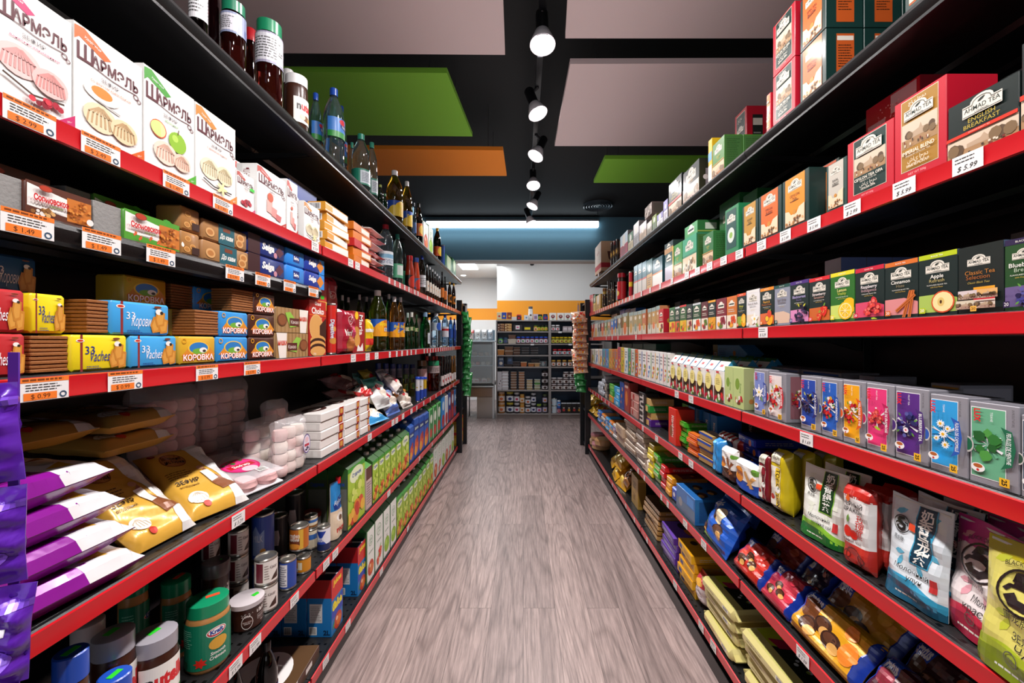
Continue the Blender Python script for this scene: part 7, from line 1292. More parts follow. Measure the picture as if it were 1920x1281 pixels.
pouch('yellow green stand-up tea pouch with dark badge, nearest the camera', .632, .775, .13, .215, '#d0c64a', pouchart('#d8ce6a', '#7a8a1c', None, '', 'ЗЕЛЁНЫЙ', 'ЧАЙ', '#a8b82a', '#c2c83a', 'yellow'), -4, 91, n=1)
pouch('white and pink stand-up tea pouch with dark beast badge', .726, .816, .125, .21, '#e6dcdc', pouchart('#e8dede', '#9a1c3a', None, '', 'Молочный', 'красный', '#d8284a', '#e0a0ac', 'pink'), -8, 92, n=2)
pouch('white and blue stand-up tea pouch with dark teal strip of characters', .832, .797, .124, .21, '#d8e2e8', pouchart('#dce4ea', '#1c5a78', '#123a4e', '奶香乌龙茶', 'Молочный', 'улун', '#3aa0c8', '#5ab0d0', 'blue'), 2, 93, n=3)
pouch('white and green stand-up tea pouch with dark green strip of characters', 1.095, .80, .14, .195, '#e2e6da', pouchart('#e6e8e0', '#1c6a2c', '#0f3a1c', '奶香绿茶', 'Молочный', 'зелёный чай', '#8ac83a', '#e0e4d4', 'green'), 6, 94, n=2)
def redp(p): p.rect(0, 0, 1, 1, '#ece8e6').rect(0, .86, 1, 1, '#b8241c').rect(0, 0, 1, .3, '#c8342a'); p.ring(.5, .15, .3, .05, '#7a1c18', 14).ring(.25, .15, .14, .04, '#7a1c18', 10).ring(.75, .15, .14, .04, '#7a1c18', 10); p.text('ЧЁРНЫЙ', .45, .78, .05, '#2a1c1c', .7).text('ДРАКОН', .45, .71, .05, '#2a1c1c', .7); [p.text(c, .7, .62 - .09 * i, .075, '#c82a24', .3) for i, c in enumerate('玫瑰果')]; p.ell(.3, .44, .16, '#d8281c', .18).ell(.52, .42, .13, '#d8281c', .15); leaf(p, .3, .54, .3, 80, '#6a9a3a'); p.text('чёрный чай', .42, .34, .04, '#5a2420', .7).poly([(.3, .9), (.4, .84), (.3, .8), (.22, .84)], '#e8642c')
for k in range(3):
    o = bag(.074, .195, .042, '#c8342a', redp, 'brick', 'tea_pouch', seed=96, wr=.002); put(o, 1, .815 + .046 * k, .957, RZ['R5'] + .002, 4); add(o, 'slim red and white tea pack with red berries' + ('' if k == 0 else f', {ORD[k]} in its column behind'), 'tea pouch')
def topt(t1, c): return lambda p: p.rect(.12, .04, .8, .74, '#ece8dc').rect(.5, .06, .78, .72, c).text(t1, .64, .4, .2, '#15120c', .6, rot=-90, bold=.02).ell(.64, .38, .15, '#f2f0ea').ell(.3, .24, .12, '#b8241c') and leaf(p, .64, .38, .14, 70, '#2a6a2a') or p.rect(.2, .8, .8, .96, '#dcd6c4').text('CEYLON', .5, .88, .05, '#3a3010', .5)
for nm, a, b_, c, t1, art, n in (('yellow brick pack of tea with vertical black lettering', 1440, 1468, '#d8c01c', 'TOP CEYLON', '#ecc832', 3), ('maroon brick pack of tea with vertical white lettering', 1418, 1438, '#7a1424', 'TOP TEA', '#8a1c2c', 3)):
    s, X, Y0, Y1, h = geo('R5', a, b_, 853, .02)
    for k in range(n): o = bag(Y1 - Y0 - .002, h if c[1] == 'd' else h * .97, .062, c, topt(t1, art), 'brick', 'tea_pack', seed=98, wr=.0015); put(o, 1, X + .034 + .066 * k, (Y0 + Y1) / 2, RZ['R5'] + .002); add(o, nm + (', at the shelf edge' if k == 0 else f', {ORD[k]} behind it'), 'tea pack')
def wafer(bc, oc, brown=0): return lambda p: p.rect(0, .4, 1, 1, '#ece8e4').poly([(0, .0), (1, 0), (1, .2), (.7, .3), (.4, .2), (0, .36)], bc).ell(.28, .55, .2, '#d8842c', .2).text('Каракум', .28, .62, .14, '#8a2a14', .36, bold=.04).poly([(.5, .7), (.62, .75), (.9, .3), (.76, .24)], oc).poly([(.62, .3), (.74, .34), (.95, .6), (.86, .66)], oc).ell(.9, .8, .1, '#6aa03a', .08)
def stdpack(row, a, b_, yt, c, fn, lb, d=.05, back=.012, dz=0, h=None, yaw=0, name='wafer_pack', cat='biscuits'):
    s, X, Y0, Y1, hh = geo(row, a, b_, yt, back); o = bag(Y1 - Y0 - .003, h or hh - dz, d, c, fn, 'brick', name, seed=int(a), wr=.002); put(o, s, X + d / 2, (Y0 + Y1) / 2, RZ[row] + dz + .001, yaw); add(o, lb, cat); return o
stdpack('R5', 1376, 1417, 880, '#1f4aa8', wafer('#1f4aa8', '#d8a05a'), 'white and blue wafer pack with caramel sticks at the shelf edge')
stdpack('R5', 1350, 1375, 848, '#4a2a1c', wafer('#3a1c14', '#8a5030'), 'white and brown wafer pack with chocolate sticks at the shelf edge')
stdpack('R5', 1335, 1349, 828, '#2f8ad0', lambda p: p.rect(.2, 0, .5, 1, '#4aa0e0'), 'bright blue pack standing on end beside the gold stack', d=.06)
stdpack('R5', 1342, 1381, 826, '#c8302a', lambda p: [p.poly([(i / 5, .4), (i / 5 + .1, .4), (i / 5 + .16, 1), (i / 5 + .06, 1)], '#ece4e0') for i in range(5)], 'red and white striped pack behind the brown wafers', back=.07, d=.06)
def flat(row, a, b_, n, t, d, c, fn, top, lb, back=.02, dz=0, cat='biscuits', name='biscuit_pack', jog=.006, foil=True, group=None, w_=None):
    s, X, Y0, Y1, _ = geo(row, a, b_, None, back); w_ = w_ or (Y1 - Y0 - .008)
    for k in range(n):
        cc = c[k % len(c)] if isinstance(c, (list, tuple)) else c
        o = carton(w_, t - .001, d, cc, fn, lambda p: p.rect(.05, .1, .95, .9, cc).fine(.2, .3, .8, .7, 2, '#d8d0c8', .3), top, s, name, 'foil' if foil else 'card', c=.006 if foil else .0015)
        put(o, s, X + jog * ((k * 7 + n) % 3), (Y0 + Y1) / 2 + jog * .5 * ((k * 5) % 3 - 1), RZ[row] + dz + k * t, ((k * 13 + n * 5) % 7 - 3)); add(o, lb + (f', {ORD[k]} from the bottom of its stack' if n > 1 else ''), cat, group)
pic = lambda c1, c2: lambda p: p.rect(0, .0, 1, .3, c1).rect(0, .3, 1, 1, c2).ell(.5, .6, .3, '#7a4a24', .22).ell(.45, .65, .16, '#c88a4a', .12)
flat('R5', 1382, 1418, 5, .036, .2, '#1c34a8', lambda p: p.ell(.75, .4, .08, '#d8782c', .1).fine(.3, .2, .5, .7, 2, '#c8d0f0'), pic('#1c2f8a', '#4a2a1c'), 'dark blue biscuit pack', back=.085)
flat('R5', 1307, 1333, 4, .034, .2, '#b08a54', lambda p: p.rect(.0, .7, 1, 1, '#1f4ab0'), pic('#c8a468', '#1f4ab0'), 'gold and blue foil biscuit pack')
flat('R5', 1286, 1305, 4, .026, .18, '#e0641c', lambda p: p.rect(.2, .3, .8, .7, '#e8802c'), pic('#e8742c', '#d85a14'), 'orange foil biscuit pack')
flat('R5', 1273, 1285, 5, .027, .18, '#3fae2c', lambda p: p.rect(.2, .3, .8, .7, '#6ac84a'), pic('#4fb83a', '#c8a04a'), 'bright green foil biscuit pack', back=.03)
def book(w): return lambda p: p.text(w, .6, .5, .3, '#f0e8e0', .6, rot=-90, bold=.02).ell(.35, .35, .2, '#8a4a24', .3)
for i, (a, b_, c, bk, d, lb) in enumerate(((1253.5, 1267, '#d02a1c', .012, .1, 'tall red sweets box standing upright'), (1279, 1285, '#4a9a2c', .14, .1, 'tall green sweets box behind the green packs'), (1285.5, 1290, '#3f8a2c', .14, .1, 'slim green sweets box next to the blue ones'), (1291, 1303, '#2a86d0', .14, .12, 'tall blue sweets box, nearest the green ones'), (1304, 1312, '#2476c0', .14, .12, 'tall blue sweets box with round badge'), (1318, 1330, '#2476c0', .14, .12, 'tall blue sweets box farther right in the back'), (1332, 1344, '#2a7ac8', .14, .12, 'tall blue sweets box beside the dark teal box'), (1347, 1372, '#1c4a58', .24, .1, 'dark teal sweets box with pictures in the back'), (1396, 1416, '#5a3a2a', .3, .1, 'dull brown sweets box in the back shadow'))): box_at('R5', a, b_, 752 + (0 if i < 1 else 2), lb, 'box', c, book('Конфеты'), lambda p, c=c: p.rect(.05, .04, .95, .96, c).ell(.6, .5, .2, '#8a2a3a', .1), None, d, bk, 0, 'sweets_box', h=.19 if bk < .2 else .21)
flat('R5', 1210, 1218, 4, .045, .15, ['#4a1c7a', '#c8a060', '#2a8a3a', '#c8a468'], lambda p: p.rect(.0, .1, .6, .9, '#d8b070'), lambda p: p.ell(.5, .5, .3, '#c87a2c', .2), 'sweets carton with pale side', foil=False, name='sweets_carton', cat='box')
for k in range(2): box_at('R5', 1198, 1208.5, 739, f'dark sweets box with large vertical white lettering, {ORD[k]} from the aisle', 'box', '#2a2426', lambda p: p.text('TUTTI', .5, .5, .6, '#cfc4c0', .9, rot=-90, bold=.05), lambda p: p.rect(.1, .1, .9, .9, '#3a2c2a'), None, .09, .012 + .1 * k, 0, 'sweets_box')
flat('R5', 1181, 1196.5, 3, .056, .14, '#b88078', lambda p: p.rect(.1, .2, .9, .8, '#c89a90').ell(.3, .5, .1, '#a83030'), None, 'pinkish sweets carton', foil=False, name='sweets_carton', cat='box')
box_at('R5', 1180, 1192, 718, 'tall red box with dark lens picture standing behind the pinkish cartons', 'box', '#a81c2a', lambda p: p.ell(.5, .8, .3, '#2a2426', .16).rect(.2, .1, .8, .3, '#c84a54'), None, None, .08, .1, 0, 'sweets_box')
box_at('R5', 1170, 1179.5, 719, 'tall dull red box with orange figure', 'box', '#9a3a34', lambda p: p.ell(.5, .45, .25, '#d87a3a', .4).rect(.2, .8, .8, .9, '#d8b0a0'), None, None, .07, .02, 0, 'sweets_box')
box_at('R5', 1162, 1169.5, 718, 'tall blue box with small orange boats', 'box', '#2a4a94', lambda p: dots(p, .5, .5, .3, .35, 8, .12, ['#d88a4a', '#3a5ab0']), None, None, .07, .015, 0, 'sweets_box')
flat('R5', 1150, 1161, 3, .052, .1, '#3aa0d8', lambda p: p.rect(.4, .2, .9, .7, '#a8d4ec'), None, 'bright blue small carton', foil=False, name='sweets_carton', cat='box', back=.015)
flat('R5', 1141, 1149.5, 3, .052, .1, ['#e88a2a', '#3f9a34', '#58b03a'], lambda p: p.rect(.2, .2, .8, .7, '#8ac86a'), None, 'orange and green small carton', foil=False, name='sweets_carton', cat='box', back=.015)
flat('R5', 1131, 1140, 4, .034, .1, '#241c1e', lambda p: p.ell(.5, .5, .2, '#b8a8a0', .3), None, 'dark chocolate carton with pale dots', foil=False, name='sweets_carton', cat='box')
for k in range(14):
    lv = k // 3 if k < 12 else 4; j = k % 3 if k < 12 else k - 12
    b = MB(); b.lathe([(0, 0), (.021, 0), (.022, .004), (.022, .296), (.021, .3), (0, .3)], ('#c8ccd8', 'plastic'), 12, M=Matrix.Rotation(-pi / 2, 4, 'X')); b.lathe([(.012, -.0005), (.012, .01), (0, .01)], ('#6a6a70', 'card'), 10, M=Matrix.Rotation(-pi / 2, 4, 'X'))
    o = b.build('foil_roll'); put(o, 1, .80 + .004 * lv, 3.98 + .0455 * j + .0 * lv + (.023 if lv % 2 else 0) + .14 * 0, RZ['R5'] + .022 + lv * .0405); add(o, f'silver white foil roll lying in a pile at the far end, {ORD[j]} of {("bottom", "second", "third", "fourth", "top")[lv]} layer', 'foil roll', 'piled foil rolls')
for k in range(3):
    for j in range(3): b = MB(); b.lathe([(0, 0), (.021, 0), (.022, .004), (.022, .296), (.021, .3), (0, .3)], ('#c4c8d4', 'plastic'), 12, M=Matrix.Rotation(-pi / 2, 4, 'X')); o = b.build('foil_roll'); put(o, 1, .80, 4.13 + .0455 * j + (.023 if k % 2 else 0), RZ['R5'] + .022 + k * .0405); add(o, f'silver white foil roll in the farther part of the pile, {ORD[j]} of layer {("one", "two", "three")[k]}', 'foil roll', 'farther piled foil rolls')

# --- sixth shelf: jaffa biscuits, bars and bags
def jaffa(c1, c2, fr): return lambda p: p.rect(0, 0, 1, 1, c1).poly([(0, .55), (.3, .6), (.34, 1), (0, 1)], '#1f4ab8').text('Gratus', .17, .84, .2, '#e8ecf4', .26, bold=.04).ell(.2, .6, .14, c2, .12).poly([(0, 0), (.06, 0), (.1, 1), (0, 1)], '#1f4ab8').rect(.93, 0, 1, 1, '#1c3a9a') and [fruit(p, 'choc', x, y, .13) for x, y in ((.45, .5), (.62, .36), (.3, .3))] and p.ell(.84, .4, .1, fr, .12).ell(.75, .78, .08, fr, .08)
def jp(lb, Yc, X, c, c2, fr, tilt, yaw=0, dz=0, w_=.235, h_=.125, t=.055, seed=0, roll=0):
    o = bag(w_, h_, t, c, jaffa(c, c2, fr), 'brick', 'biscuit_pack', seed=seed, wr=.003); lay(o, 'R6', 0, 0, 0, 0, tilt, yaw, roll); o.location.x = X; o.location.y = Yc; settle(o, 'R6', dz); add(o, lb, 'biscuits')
jp('yellow biscuit pack with chocolate biscuits and apricot, leaning at the shelf edge', 1.075, .80, '#d89a1c', '#6a3a1c', '#e8842c', 50, 0, 0, seed=1)
jp('red biscuit pack with chocolate biscuits, leaning at the shelf edge', 1.425, .80, '#b8281c', '#d8442c', '#d8342a', 50, 0, 0, w_=.17, seed=3)
jp('pink red biscuit pack with raspberries leaning beside the red pack', 1.265, .80, '#b83044', '#8a1c3a', '#d8324a', 50, 0, 0, w_=.13, seed=4)
jp('dark cherry biscuit pack with cream biscuits, near the camera', .865, .80, '#4a141c', '#8a2a3a', '#9a1c2a', 50, 0, 0, w_=.16, seed=5)
jp('bright blue biscuit pack at the shelf edge near the camera', .715, .80, '#1f56c8', '#2a4ab0', '#8a4a2a', 50, 0, 0, w_=.13, seed=6)
jp('second yellow biscuit pack leaning behind the front yellow one', 1.1, .89, '#c88a18', '#6a3a1c', '#d8a02c', 50, 0, 0, h_=.16, seed=2)
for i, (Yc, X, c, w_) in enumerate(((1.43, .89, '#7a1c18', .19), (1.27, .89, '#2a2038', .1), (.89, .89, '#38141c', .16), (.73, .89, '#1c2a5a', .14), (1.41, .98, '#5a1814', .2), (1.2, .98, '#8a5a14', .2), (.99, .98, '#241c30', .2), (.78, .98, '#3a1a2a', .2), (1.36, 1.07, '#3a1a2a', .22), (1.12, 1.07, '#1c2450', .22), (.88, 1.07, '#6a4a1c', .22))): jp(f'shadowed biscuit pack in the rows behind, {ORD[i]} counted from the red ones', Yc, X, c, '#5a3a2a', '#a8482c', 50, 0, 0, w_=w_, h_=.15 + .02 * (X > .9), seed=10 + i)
bl = lambda p: p.rect(0, 0, 1, 1, '#1f5ac0').poly([(.0, .0), (.4, 0), (.3, .4), (0, .5)], '#8ab84a').text('Zefir', .3, .8, .14, '#e8ecf4', .4, bold=.04) and [fruit(p, 'choc', x, y, .14) for x, y in ((.5, .6), (.7, .35), (.25, .2))] and p.ell(.62, .62, .12, '#e4d4b0', .14)
heapbag('large glossy blue bag of chocolate sweets standing at the shelf edge', 1340, .02, 0, .24, .2, .1, '#1f4ab8', bl, 62, -6, row='R6', seed=101, cat='biscuits', name='biscuit_bag')
for i, (px, bk) in enumerate(((1346, .24), (1392, .26))): heapbag(f'dark blue glossy bag behind the large blue sweets bag, {ORD[i]} from the far side', px, bk, 0, .2, .17, .07, '#16337f', bl, 62, 4, row='R6', seed=102 + i, cat='biscuits', name='biscuit_bag')
box_at('R6', 1268, 1303, 938, 'large blue biscuit box with chocolate biscuits on its sloping top', 'biscuits', '#2a6ab0', lambda p: p.rect(0, 0, 1, .5, '#4a6a8a').ell(.25, .4, .1, '#8a8a90').rect(.6, .55, .95, .9, '#2f86d8'), lambda p: p.rect(.1, .1, .9, .9, '#24508c'), lambda p: [fruit(p, 'choc', x, y, .14) for x, y in ((.3, .4), (.6, .6), (.75, .3))] and None, .2, .012, 0, 'biscuit_box', kind='foil')
flat('R6', 1257, 1266, 1, .07, .16, '#1f4ab8', lambda p: p.ell(.5, .5, .2, '#e8e4e0', .2), None, 'small blue and white biscuit pack beside the large blue box')
flat('R6', 1246, 1256.5, 3, .033, .2, '#e0941c', lambda p: p.rect(.1, .3, .9, .7, '#f0b03a'), pic('#d8a02a', '#4a2414'), 'orange yellow biscuit bar', dz=0)
flat('R6', 1236, 1245.5, 4, .034, .22, '#c81c24', lambda p: p.rect(.1, .3, .9, .7, '#e04a44'), pic('#c81c24', '#3a1410'), 'red biscuit bar')
flat('R6', 1224, 1235.5, 5, .034, .2, '#3f9a2c', lambda p: p.rect(.1, .3, .9, .7, '#d8e08a'), pic('#4fae3a', '#d8a04a'), 'green and yellow biscuit bar')
flat('R6', 1213, 1223, 6, .034, .18, ['#e8d01c', '#e8c832'], lambda p: p.rect(.1, .3, .9, .7, '#f0e06a'), pic('#e8d42a', '#8a6a1c'), 'bright yellow biscuit bar')
heapbag('small clear bag of pale sweets at the shelf edge beside the yellow bars', 1208.5, .02, 0, .1, .12, .05, '#b8a494', lambda p: dots(p, .5, .5, .4, .4, 22, .08, ['#d8c8b8', '#a89484']), 40, 0, row='R6', seed=110)
heapbag('silver grey foil bag of sweets behind the yellow bars', 1214, .26, 0, .2, .15, .06, '#a8a4a4', lambda p: p.rect(.2, .3, .8, .7, '#c4c0c0'), 50, 0, row='R6', seed=111)
flat('R6', 1191, 1206, 7, .034, .16, ['#c8b8a8', '#bcaea2'], lambda p: p.rect(.05, .2, .95, .8, '#9a8474').fine(.1, .3, .9, .7, 2, '#d8ccc0', .5), lambda p: dots(p, .5, .5, .4, .4, 12, .08, ['#a88a70', '#c8b09a']), 'clear tray of wafers near the silver bag', foil=True)
flat('R6', 1171, 1190, 8, .031, .2, ['#c4b09c', '#b8a490'], lambda p: p.rect(.05, .2, .95, .8, '#a08468').fine(.1, .3, .9, .7, 2, '#e0d4c4', .5), lambda p: dots(p, .5, .5, .4, .4, 12, .08, ['#a88a70', '#c8b09a']), 'clear tray of wafers in the tall stack', foil=True)
flat('R6', 1154, 1169, 2, .075, .16, '#c8ac90', lambda p: p.fine(.2, .3, .8, .7, 3, '#5a4a6a', .4), None, 'tan box with dark lettering', foil=False, name='biscuit_box')
for i in range(5): flat('R6', 1120 + 7 * i, 1126.5 + 7 * i, 4, .03, .14, [('#2f7ad0', '#dfe4ea', '#1f4ab0'), ('#e8842a', '#2f8ad0', '#e0dcd8'), ('#3a9ad8', '#e8e8ec', '#2a62b0'), ('#e07a24', '#d8d4d8', '#48a0d8'), ('#d8d0cc', '#c4b4b8', '#7a5a94')][i], lambda p: p.rect(.3, .2, .7, .8, '#dfe4ea'), None, f'small bright packet, {ORD[i]} column from the far end', jog=.004)
for i in range(6): heapbag(f'bright yellow bag lying at the far end of the shelf, {ORD[i]} counted upward', (1099, 1107, 1115, 1101, 1110, 1104)[i], (.03, .02, .03, .06, .05, .05)[i], (0, 0, 0, .055, .055, .11)[i], .2, .2, .06, '#d8a41c', lambda p: p.rect(.2, .2, .8, .5, '#e8c02a').rect(.3, .6, .7, .75, '#d8342a'), 22, (-5, 4, 0)[i % 3], row='R6', seed=120 + i, name='snack_bag', grp='yellow bags at the far end')

# --- bottom shelf
ylf = lambda p: p.rect(0, .12, 1, .88, '#e4d89c').bars(.74, .25, .92, .75).fine(.1, .4, .5, .6, 1, '#8a8240', .5)
def ylt(p): p.rect(0, 0, 1, 1, '#cfc878').rect(0, .16, 1, 1, '#23281a').poly([(0, .16), (.34, .16), (.5, .6), (.3, 1), (0, 1)], '#b8c42a').poly([(.2, .2), (.4, .24), (.48, .6), (.32, .7)], '#b01c4a'); dots(p, .74, .55, .22, .3, 18, .03, ['#d8d8d8', '#8aa03a', '#c8c8d0'])
def ypile(y0, y1, n, lb):
    for k in range(n):
        w_ = y1 - y0 - .01; b = MB(); b.box(-w_ / 2 + .02, w_ / 2 - .02, 0, .26, 0, .046, ('#dcd08a', 'foil'), .013)
        for sg in (-1, 1): b.prism([(sg * (w_ / 2 - .021), .012), (sg * w_ / 2, .02), (sg * w_ / 2, .024), (sg * (w_ / 2 - .021), .034)], .012, .248, ('#d4c880', 'foil'))
        p = P(w_ - .07, .026); ylf(p); p.put(b, lambda u, v, o: (u - w_ / 2 + .035, -o, v + .01), 'foil'); p = P(w_ - .07, .23); ylt(p); p.put(b, lambda u, v, o: (u - w_ / 2 + .035, v + .014, .046 + o), 'foil')
        o = b.build('biscuit_bag', ang=50); put(o, 1, RX['R7'] + .008 + .01 * ((k * 5) % 3), (y0 + y1) / 2 + .006 * ((k * 7) % 3 - 1), RZ['R7'] + .05 * k, ((k * 3) % 5 - 2)); add(o, f'pale yellow foil pack with dark top, {lb} pile, {ORD[k]} from the bottom', 'biscuits')
ypile(1.16, 1.48, 4, 'nearer'); ypile(1.5, 1.8, 4, 'farther')
flat('R7', 1530, 1610, 4, .05, .24, ['#e07a1c', '#e88a2a'], lambda p: p.ell(.4, .5, .2, '#f0b04a', .3), lambda p: p.rect(0, .1, 1, 1, '#2a1c14').ell(.2, .1, .2, '#e88a1c', .16), 'orange biscuit box, bottom shelf, near the camera', foil=False, name='biscuit_box')
e = bag(.1, .15, .08, '#d8ccd0', lambda p: p.poly([(0, .6), (.5, .7), (1, .6), (1, 1), (0, 1)], '#c83a4a').ell(.5, .75, .3, '#e8b04a', .14).fine(.2, .2, .8, .5, 4, '#a89a9e'), 'pillow', 'sweets_bag', seed=150); put(e, 1, 0.85, 1.845, RZ['R7'] + .004); add(e, 'clear round bag of sweets with red and yellow top beside the yellow boxes', 'bag')
flat('R7', 1270, 1299, 5, .041, .2, '#e0a81c', lambda p: p.rect(.1, .25, .3, .75, '#1f3a8a').fine(.45, .3, .9, .7, 2, '#8a5a14', .3), lambda p: p.rect(0, 0, 1, 1, '#d89a14').ell(.5, .6, .3, '#2a1a12', .2).ell(.3, .3, .12, '#3a241a', .1), 'yellow sweets box with dark chocolate picture', foil=False, name='sweets_box')
flat('R7', 1239, 1266, 5, .036, .2, ['#4a2484', '#5a3494'], lambda p: p.rect(.1, .2, .9, .8, '#7a6ab0').fine(.2, .3, .8, .7, 2, '#d8d0e8', .3), lambda p: p.rect(0, 0, 1, .5, '#6a44a8').ell(.6, .6, .26, '#d87a1c', .16).ell(.3, .5, .2, '#2a1430', .14), 'purple sweets box with plum picture', foil=False, name='sweets_box')
flat('R7', 1207, 1233, 6, .03, .2, ['#c89a5a', '#b88a4c'], lambda p: p.rect(.03, .15, .97, .85, '#d8b480').fine(.05, .2, .95, .8, 2, '#8a5c2c', .5), lambda p: p.rect(0, 0, 1, 1, '#5a3a20').ell(.5, .5, .3, '#7a9a3a', .16), 'clear pack of wafer sheets', back=.04)
box_at('R7', 1184, 1196, 900, 'narrow tan box standing upright on the bottom shelf', 'box', '#a8843a', lambda p: p.text('Вафли', .5, .5, .4, '#4a3010', .6, rot=-90), lambda p: p.rect(.1, .1, .9, .9, '#8a6a2c'), None, .06, .05, 0, 'wafer_box')
heapbag('white and purple oval patterned bag standing on the bottom shelf', 1210, .3, 0, .12, .17, .05, '#c4bcc8', lambda p: p.ell(.5, .55, .3, '#5a4a6a', .5).ell(.5, .55, .22, '#d0c8d4', .38), 80, 0, row='R7', seed=151)
for i, (px, bk, dz) in enumerate(((1163, .03, 0), (1150, .03, 0), (1157, .04, .06), (1146, .06, .07))): heapbag(f'golden yellow crumpled snack bag on the bottom shelf, {ORD[i]} counted upward', px, bk, dz, .22, .2, .08, '#d8a01c', lambda p: p.ell(.5, .5, .3, '#e8c03a', .3).ell(.4, .55, .1, '#8a4a1c', .1), 40, (8, -6, 3, -9)[i], row='R7', seed=152 + i, name='snack_bag')
heapbag('brown and orange snack bag beside the golden bags', 1172, .04, 0, .14, .16, .06, '#8a5a34', lambda p: dots(p, .5, .5, .35, .35, 14, .1, ['#c87a3a', '#5a3420']), 55, 0, row='R7', seed=160, name='snack_bag')
for i, (px, bk, dz, r, c, lb) in enumerate(((1127, .11, 0, .105, '#c88a94', 'round pink topped cake box at the far end'), (1132, .115, .075, .1, '#c89a6a', 'round tan cake box on top of the pink one'), (1118.5, .09, 0, .08, '#d0b090', 'round pale cake box beside the pink one'), (1121.5, .1, .075, .085, '#c2848a', 'upper round pink cake box nearest the rack end'))):
    Y = F * (RX['R7'] + bk) / (px - CX); b = MB(); b.lathe([(0, 0), (r * .9, 0), (r, .01), (r, .045), (0, .045)], ('#c8a074', 'card'), 24); o = b.build('cake_box'); b = MB(); b.lathe([(0, .046), (r * 1.02, .046), (r * 1.03, .055), (r * .96, .07), (0, .072)], (c, 'plastic'), 24); b.build('lid', o); put(o, 1, RX['R7'] + bk, Y, RZ['R7'] + dz); add(o, lb, 'box')
for i, px in enumerate((1109, 1114)): bot('R7', px, 9, 815, f'olive jar standing at the far end of the bottom shelf, {ORD[i]} of two', 'jar', c='#7a7a2a', cap='#3a3a2a', shape='jar', back=.06)
# ================================================================== BACK OF THE SHOP
YB_ = 7.11; SX = lambda px: (px - CX) / F * YB_
def unit(name, x0, x1, lb):
    e = tag(empty(name, ((x0 + x1) / 2, YB_, 0)), lb, 'display shelf'); SEEN[lb.lower()] = 0; W_ = x1 - x0; gm = ('#9b9493', 'card'); b = MB()
    for s in (-1, 1): b = MB(); b.box(s * W_ / 2 - (.022 if s > 0 else 0), s * W_ / 2 + (.022 if s < 0 else 0), 0, .4, 0, 1.757, gm); b.build('side_panel', e)
    b = MB(); b.box(-W_ / 2 + .022, W_ / 2 - .022, .385, .4, 0, 1.757, ('#27486c', 'card')); b.build('back_panel', e)
    b = MB(); b.box(-W_ / 2 + .022, W_ / 2 - .022, .012, .03, .0, .066, ('#8a7f7c', 'card')); b.build('plinth', e)
    for z in (1.757, 1.556, 1.336, 1.132, .923, .507, .088): b = MB(); b.box(-W_ / 2 + .0225, W_ / 2 - .0225, 0, .384, z - .022, z, gm); b.build('shelf', e)
    return e
U1 = unit('display_shelf', -.488, .474, 'grey display shelf of jars and tubs with blue back against the orange wall')
U2 = unit('display_shelf', .4755, 1.44, 'grey display shelf of jars partly hidden by hanging candy bags')
for px, z in ((998, 1.336), (1050, 1.556), (1069, 1.336)): q = MB(); q.box(-.03, .03, -.002, 0, -.012, .018, ('#e8e8ea', 'card'), .0003); o = q.build('price_tag', U1 if px < 1030 else U2); o.location = (SX(px) - (U1 if px < 1030 else U2).location.x, -.001, z - .018)
BZ = {0: 1.757, 1: 1.556, 2: 1.336, 3: 1.132, 4: .923, 5: .507, 6: .088}
def bk(o, px, lv, lb, cat, dy=.06, dz=0, grp=None): o.location = (SX(px), YB_ + dy, BZ[lv] + dz + .0008); add(o, lb, cat, grp); return o
def bj(px, lv, r, h, c, cap, lc, lb, dz=0, dy=None, spot='#b82a3a', shape='jar', grp=None, kind='plastic'):
    return bk(bottle(h, r, c, cap, shape, (lambda p: p.rect(0, 0, 1, 1, lc).ell(.5, .45, .14, spot, .12)), (.15, .62), lc, kind, capn='lid', n=14, name='jar', arc=3.4), px, lv, lb, 'jar', r + .02 if dy is None else dy, dz, grp)
def bb(px, lv, w, h, d, c, lb, fn=None, dz=0, dy=.03, cat='box', name='carton', grp=None): return bk(carton(w, h, d, c, fn, None, None, -1, name), px, lv, lb, cat, dy, dz, grp)
def btub(px, lv, w, h, c, lidc, lb, dz=0, dy=.03, grp=None, d=.12):
    b = MB(); a = .86; b.raw([(-w / 2 * a, d * .07, 0), (w / 2 * a, d * .07, 0), (w / 2 * a, d * .93, 0), (-w / 2 * a, d * .93, 0), (-w / 2, 0, h * .85), (w / 2, 0, h * .85), (w / 2, d, h * .85), (-w / 2, d, h * .85)], [(3, 2, 1, 0), (4, 5, 6, 7), (0, 1, 5, 4), (1, 2, 6, 5), (2, 3, 7, 6), (3, 0, 4, 7)], (c, 'plastic'))
    o = b.build('food_tub', smooth=False); b = MB(); b.box(-w / 2 * 1.03, w / 2 * 1.03, -.003, d + .003, h * .855, h, (lidc, 'plastic'), .003); b.build('lid', o); return bk(o, px, lv, lb, 'tub', dy, dz, grp)
W7 = YB_ / F
# top of the units
for i, (px, c) in enumerate(((936, '#e4d4a8'), (945, '#2a4aa8'), (955, '#8a3a34'))): bb(px, 0, .085, .14, .06, c, ('cream coffee packet on top of the grey display shelf', 'blue packet with red spot beside the cream packet', 'brown packet third on top of the grey display shelf')[i], lambda p: p.ell(.5, .5, .25, '#d8b04a' if i else '#c83a2c', .2).rect(0, 0, 1, .15, '#d8a84a'))
bb(964, 0, .09, .06, .1, '#d8d0cc', 'low white box on top of the display shelf', None); bj(973, 0, .045, .1, '#3a1c1c', '#b82430', '#4a2424', 'dark jar with red lid on top of the display shelf')
bb(987, 0, .08, .09, .1, '#dcdad8', 'white folded bag of goods on top of the display shelf', lambda p: p.ell(.5, .5, .2, '#5a8ac0', .2)); bj(995, 0, .04, .245, '#dcd8d4', '#5a5a60', '#e8e4e0', 'tall white jar with grey lid on top of the display shelf', spot='#5a4a4a')
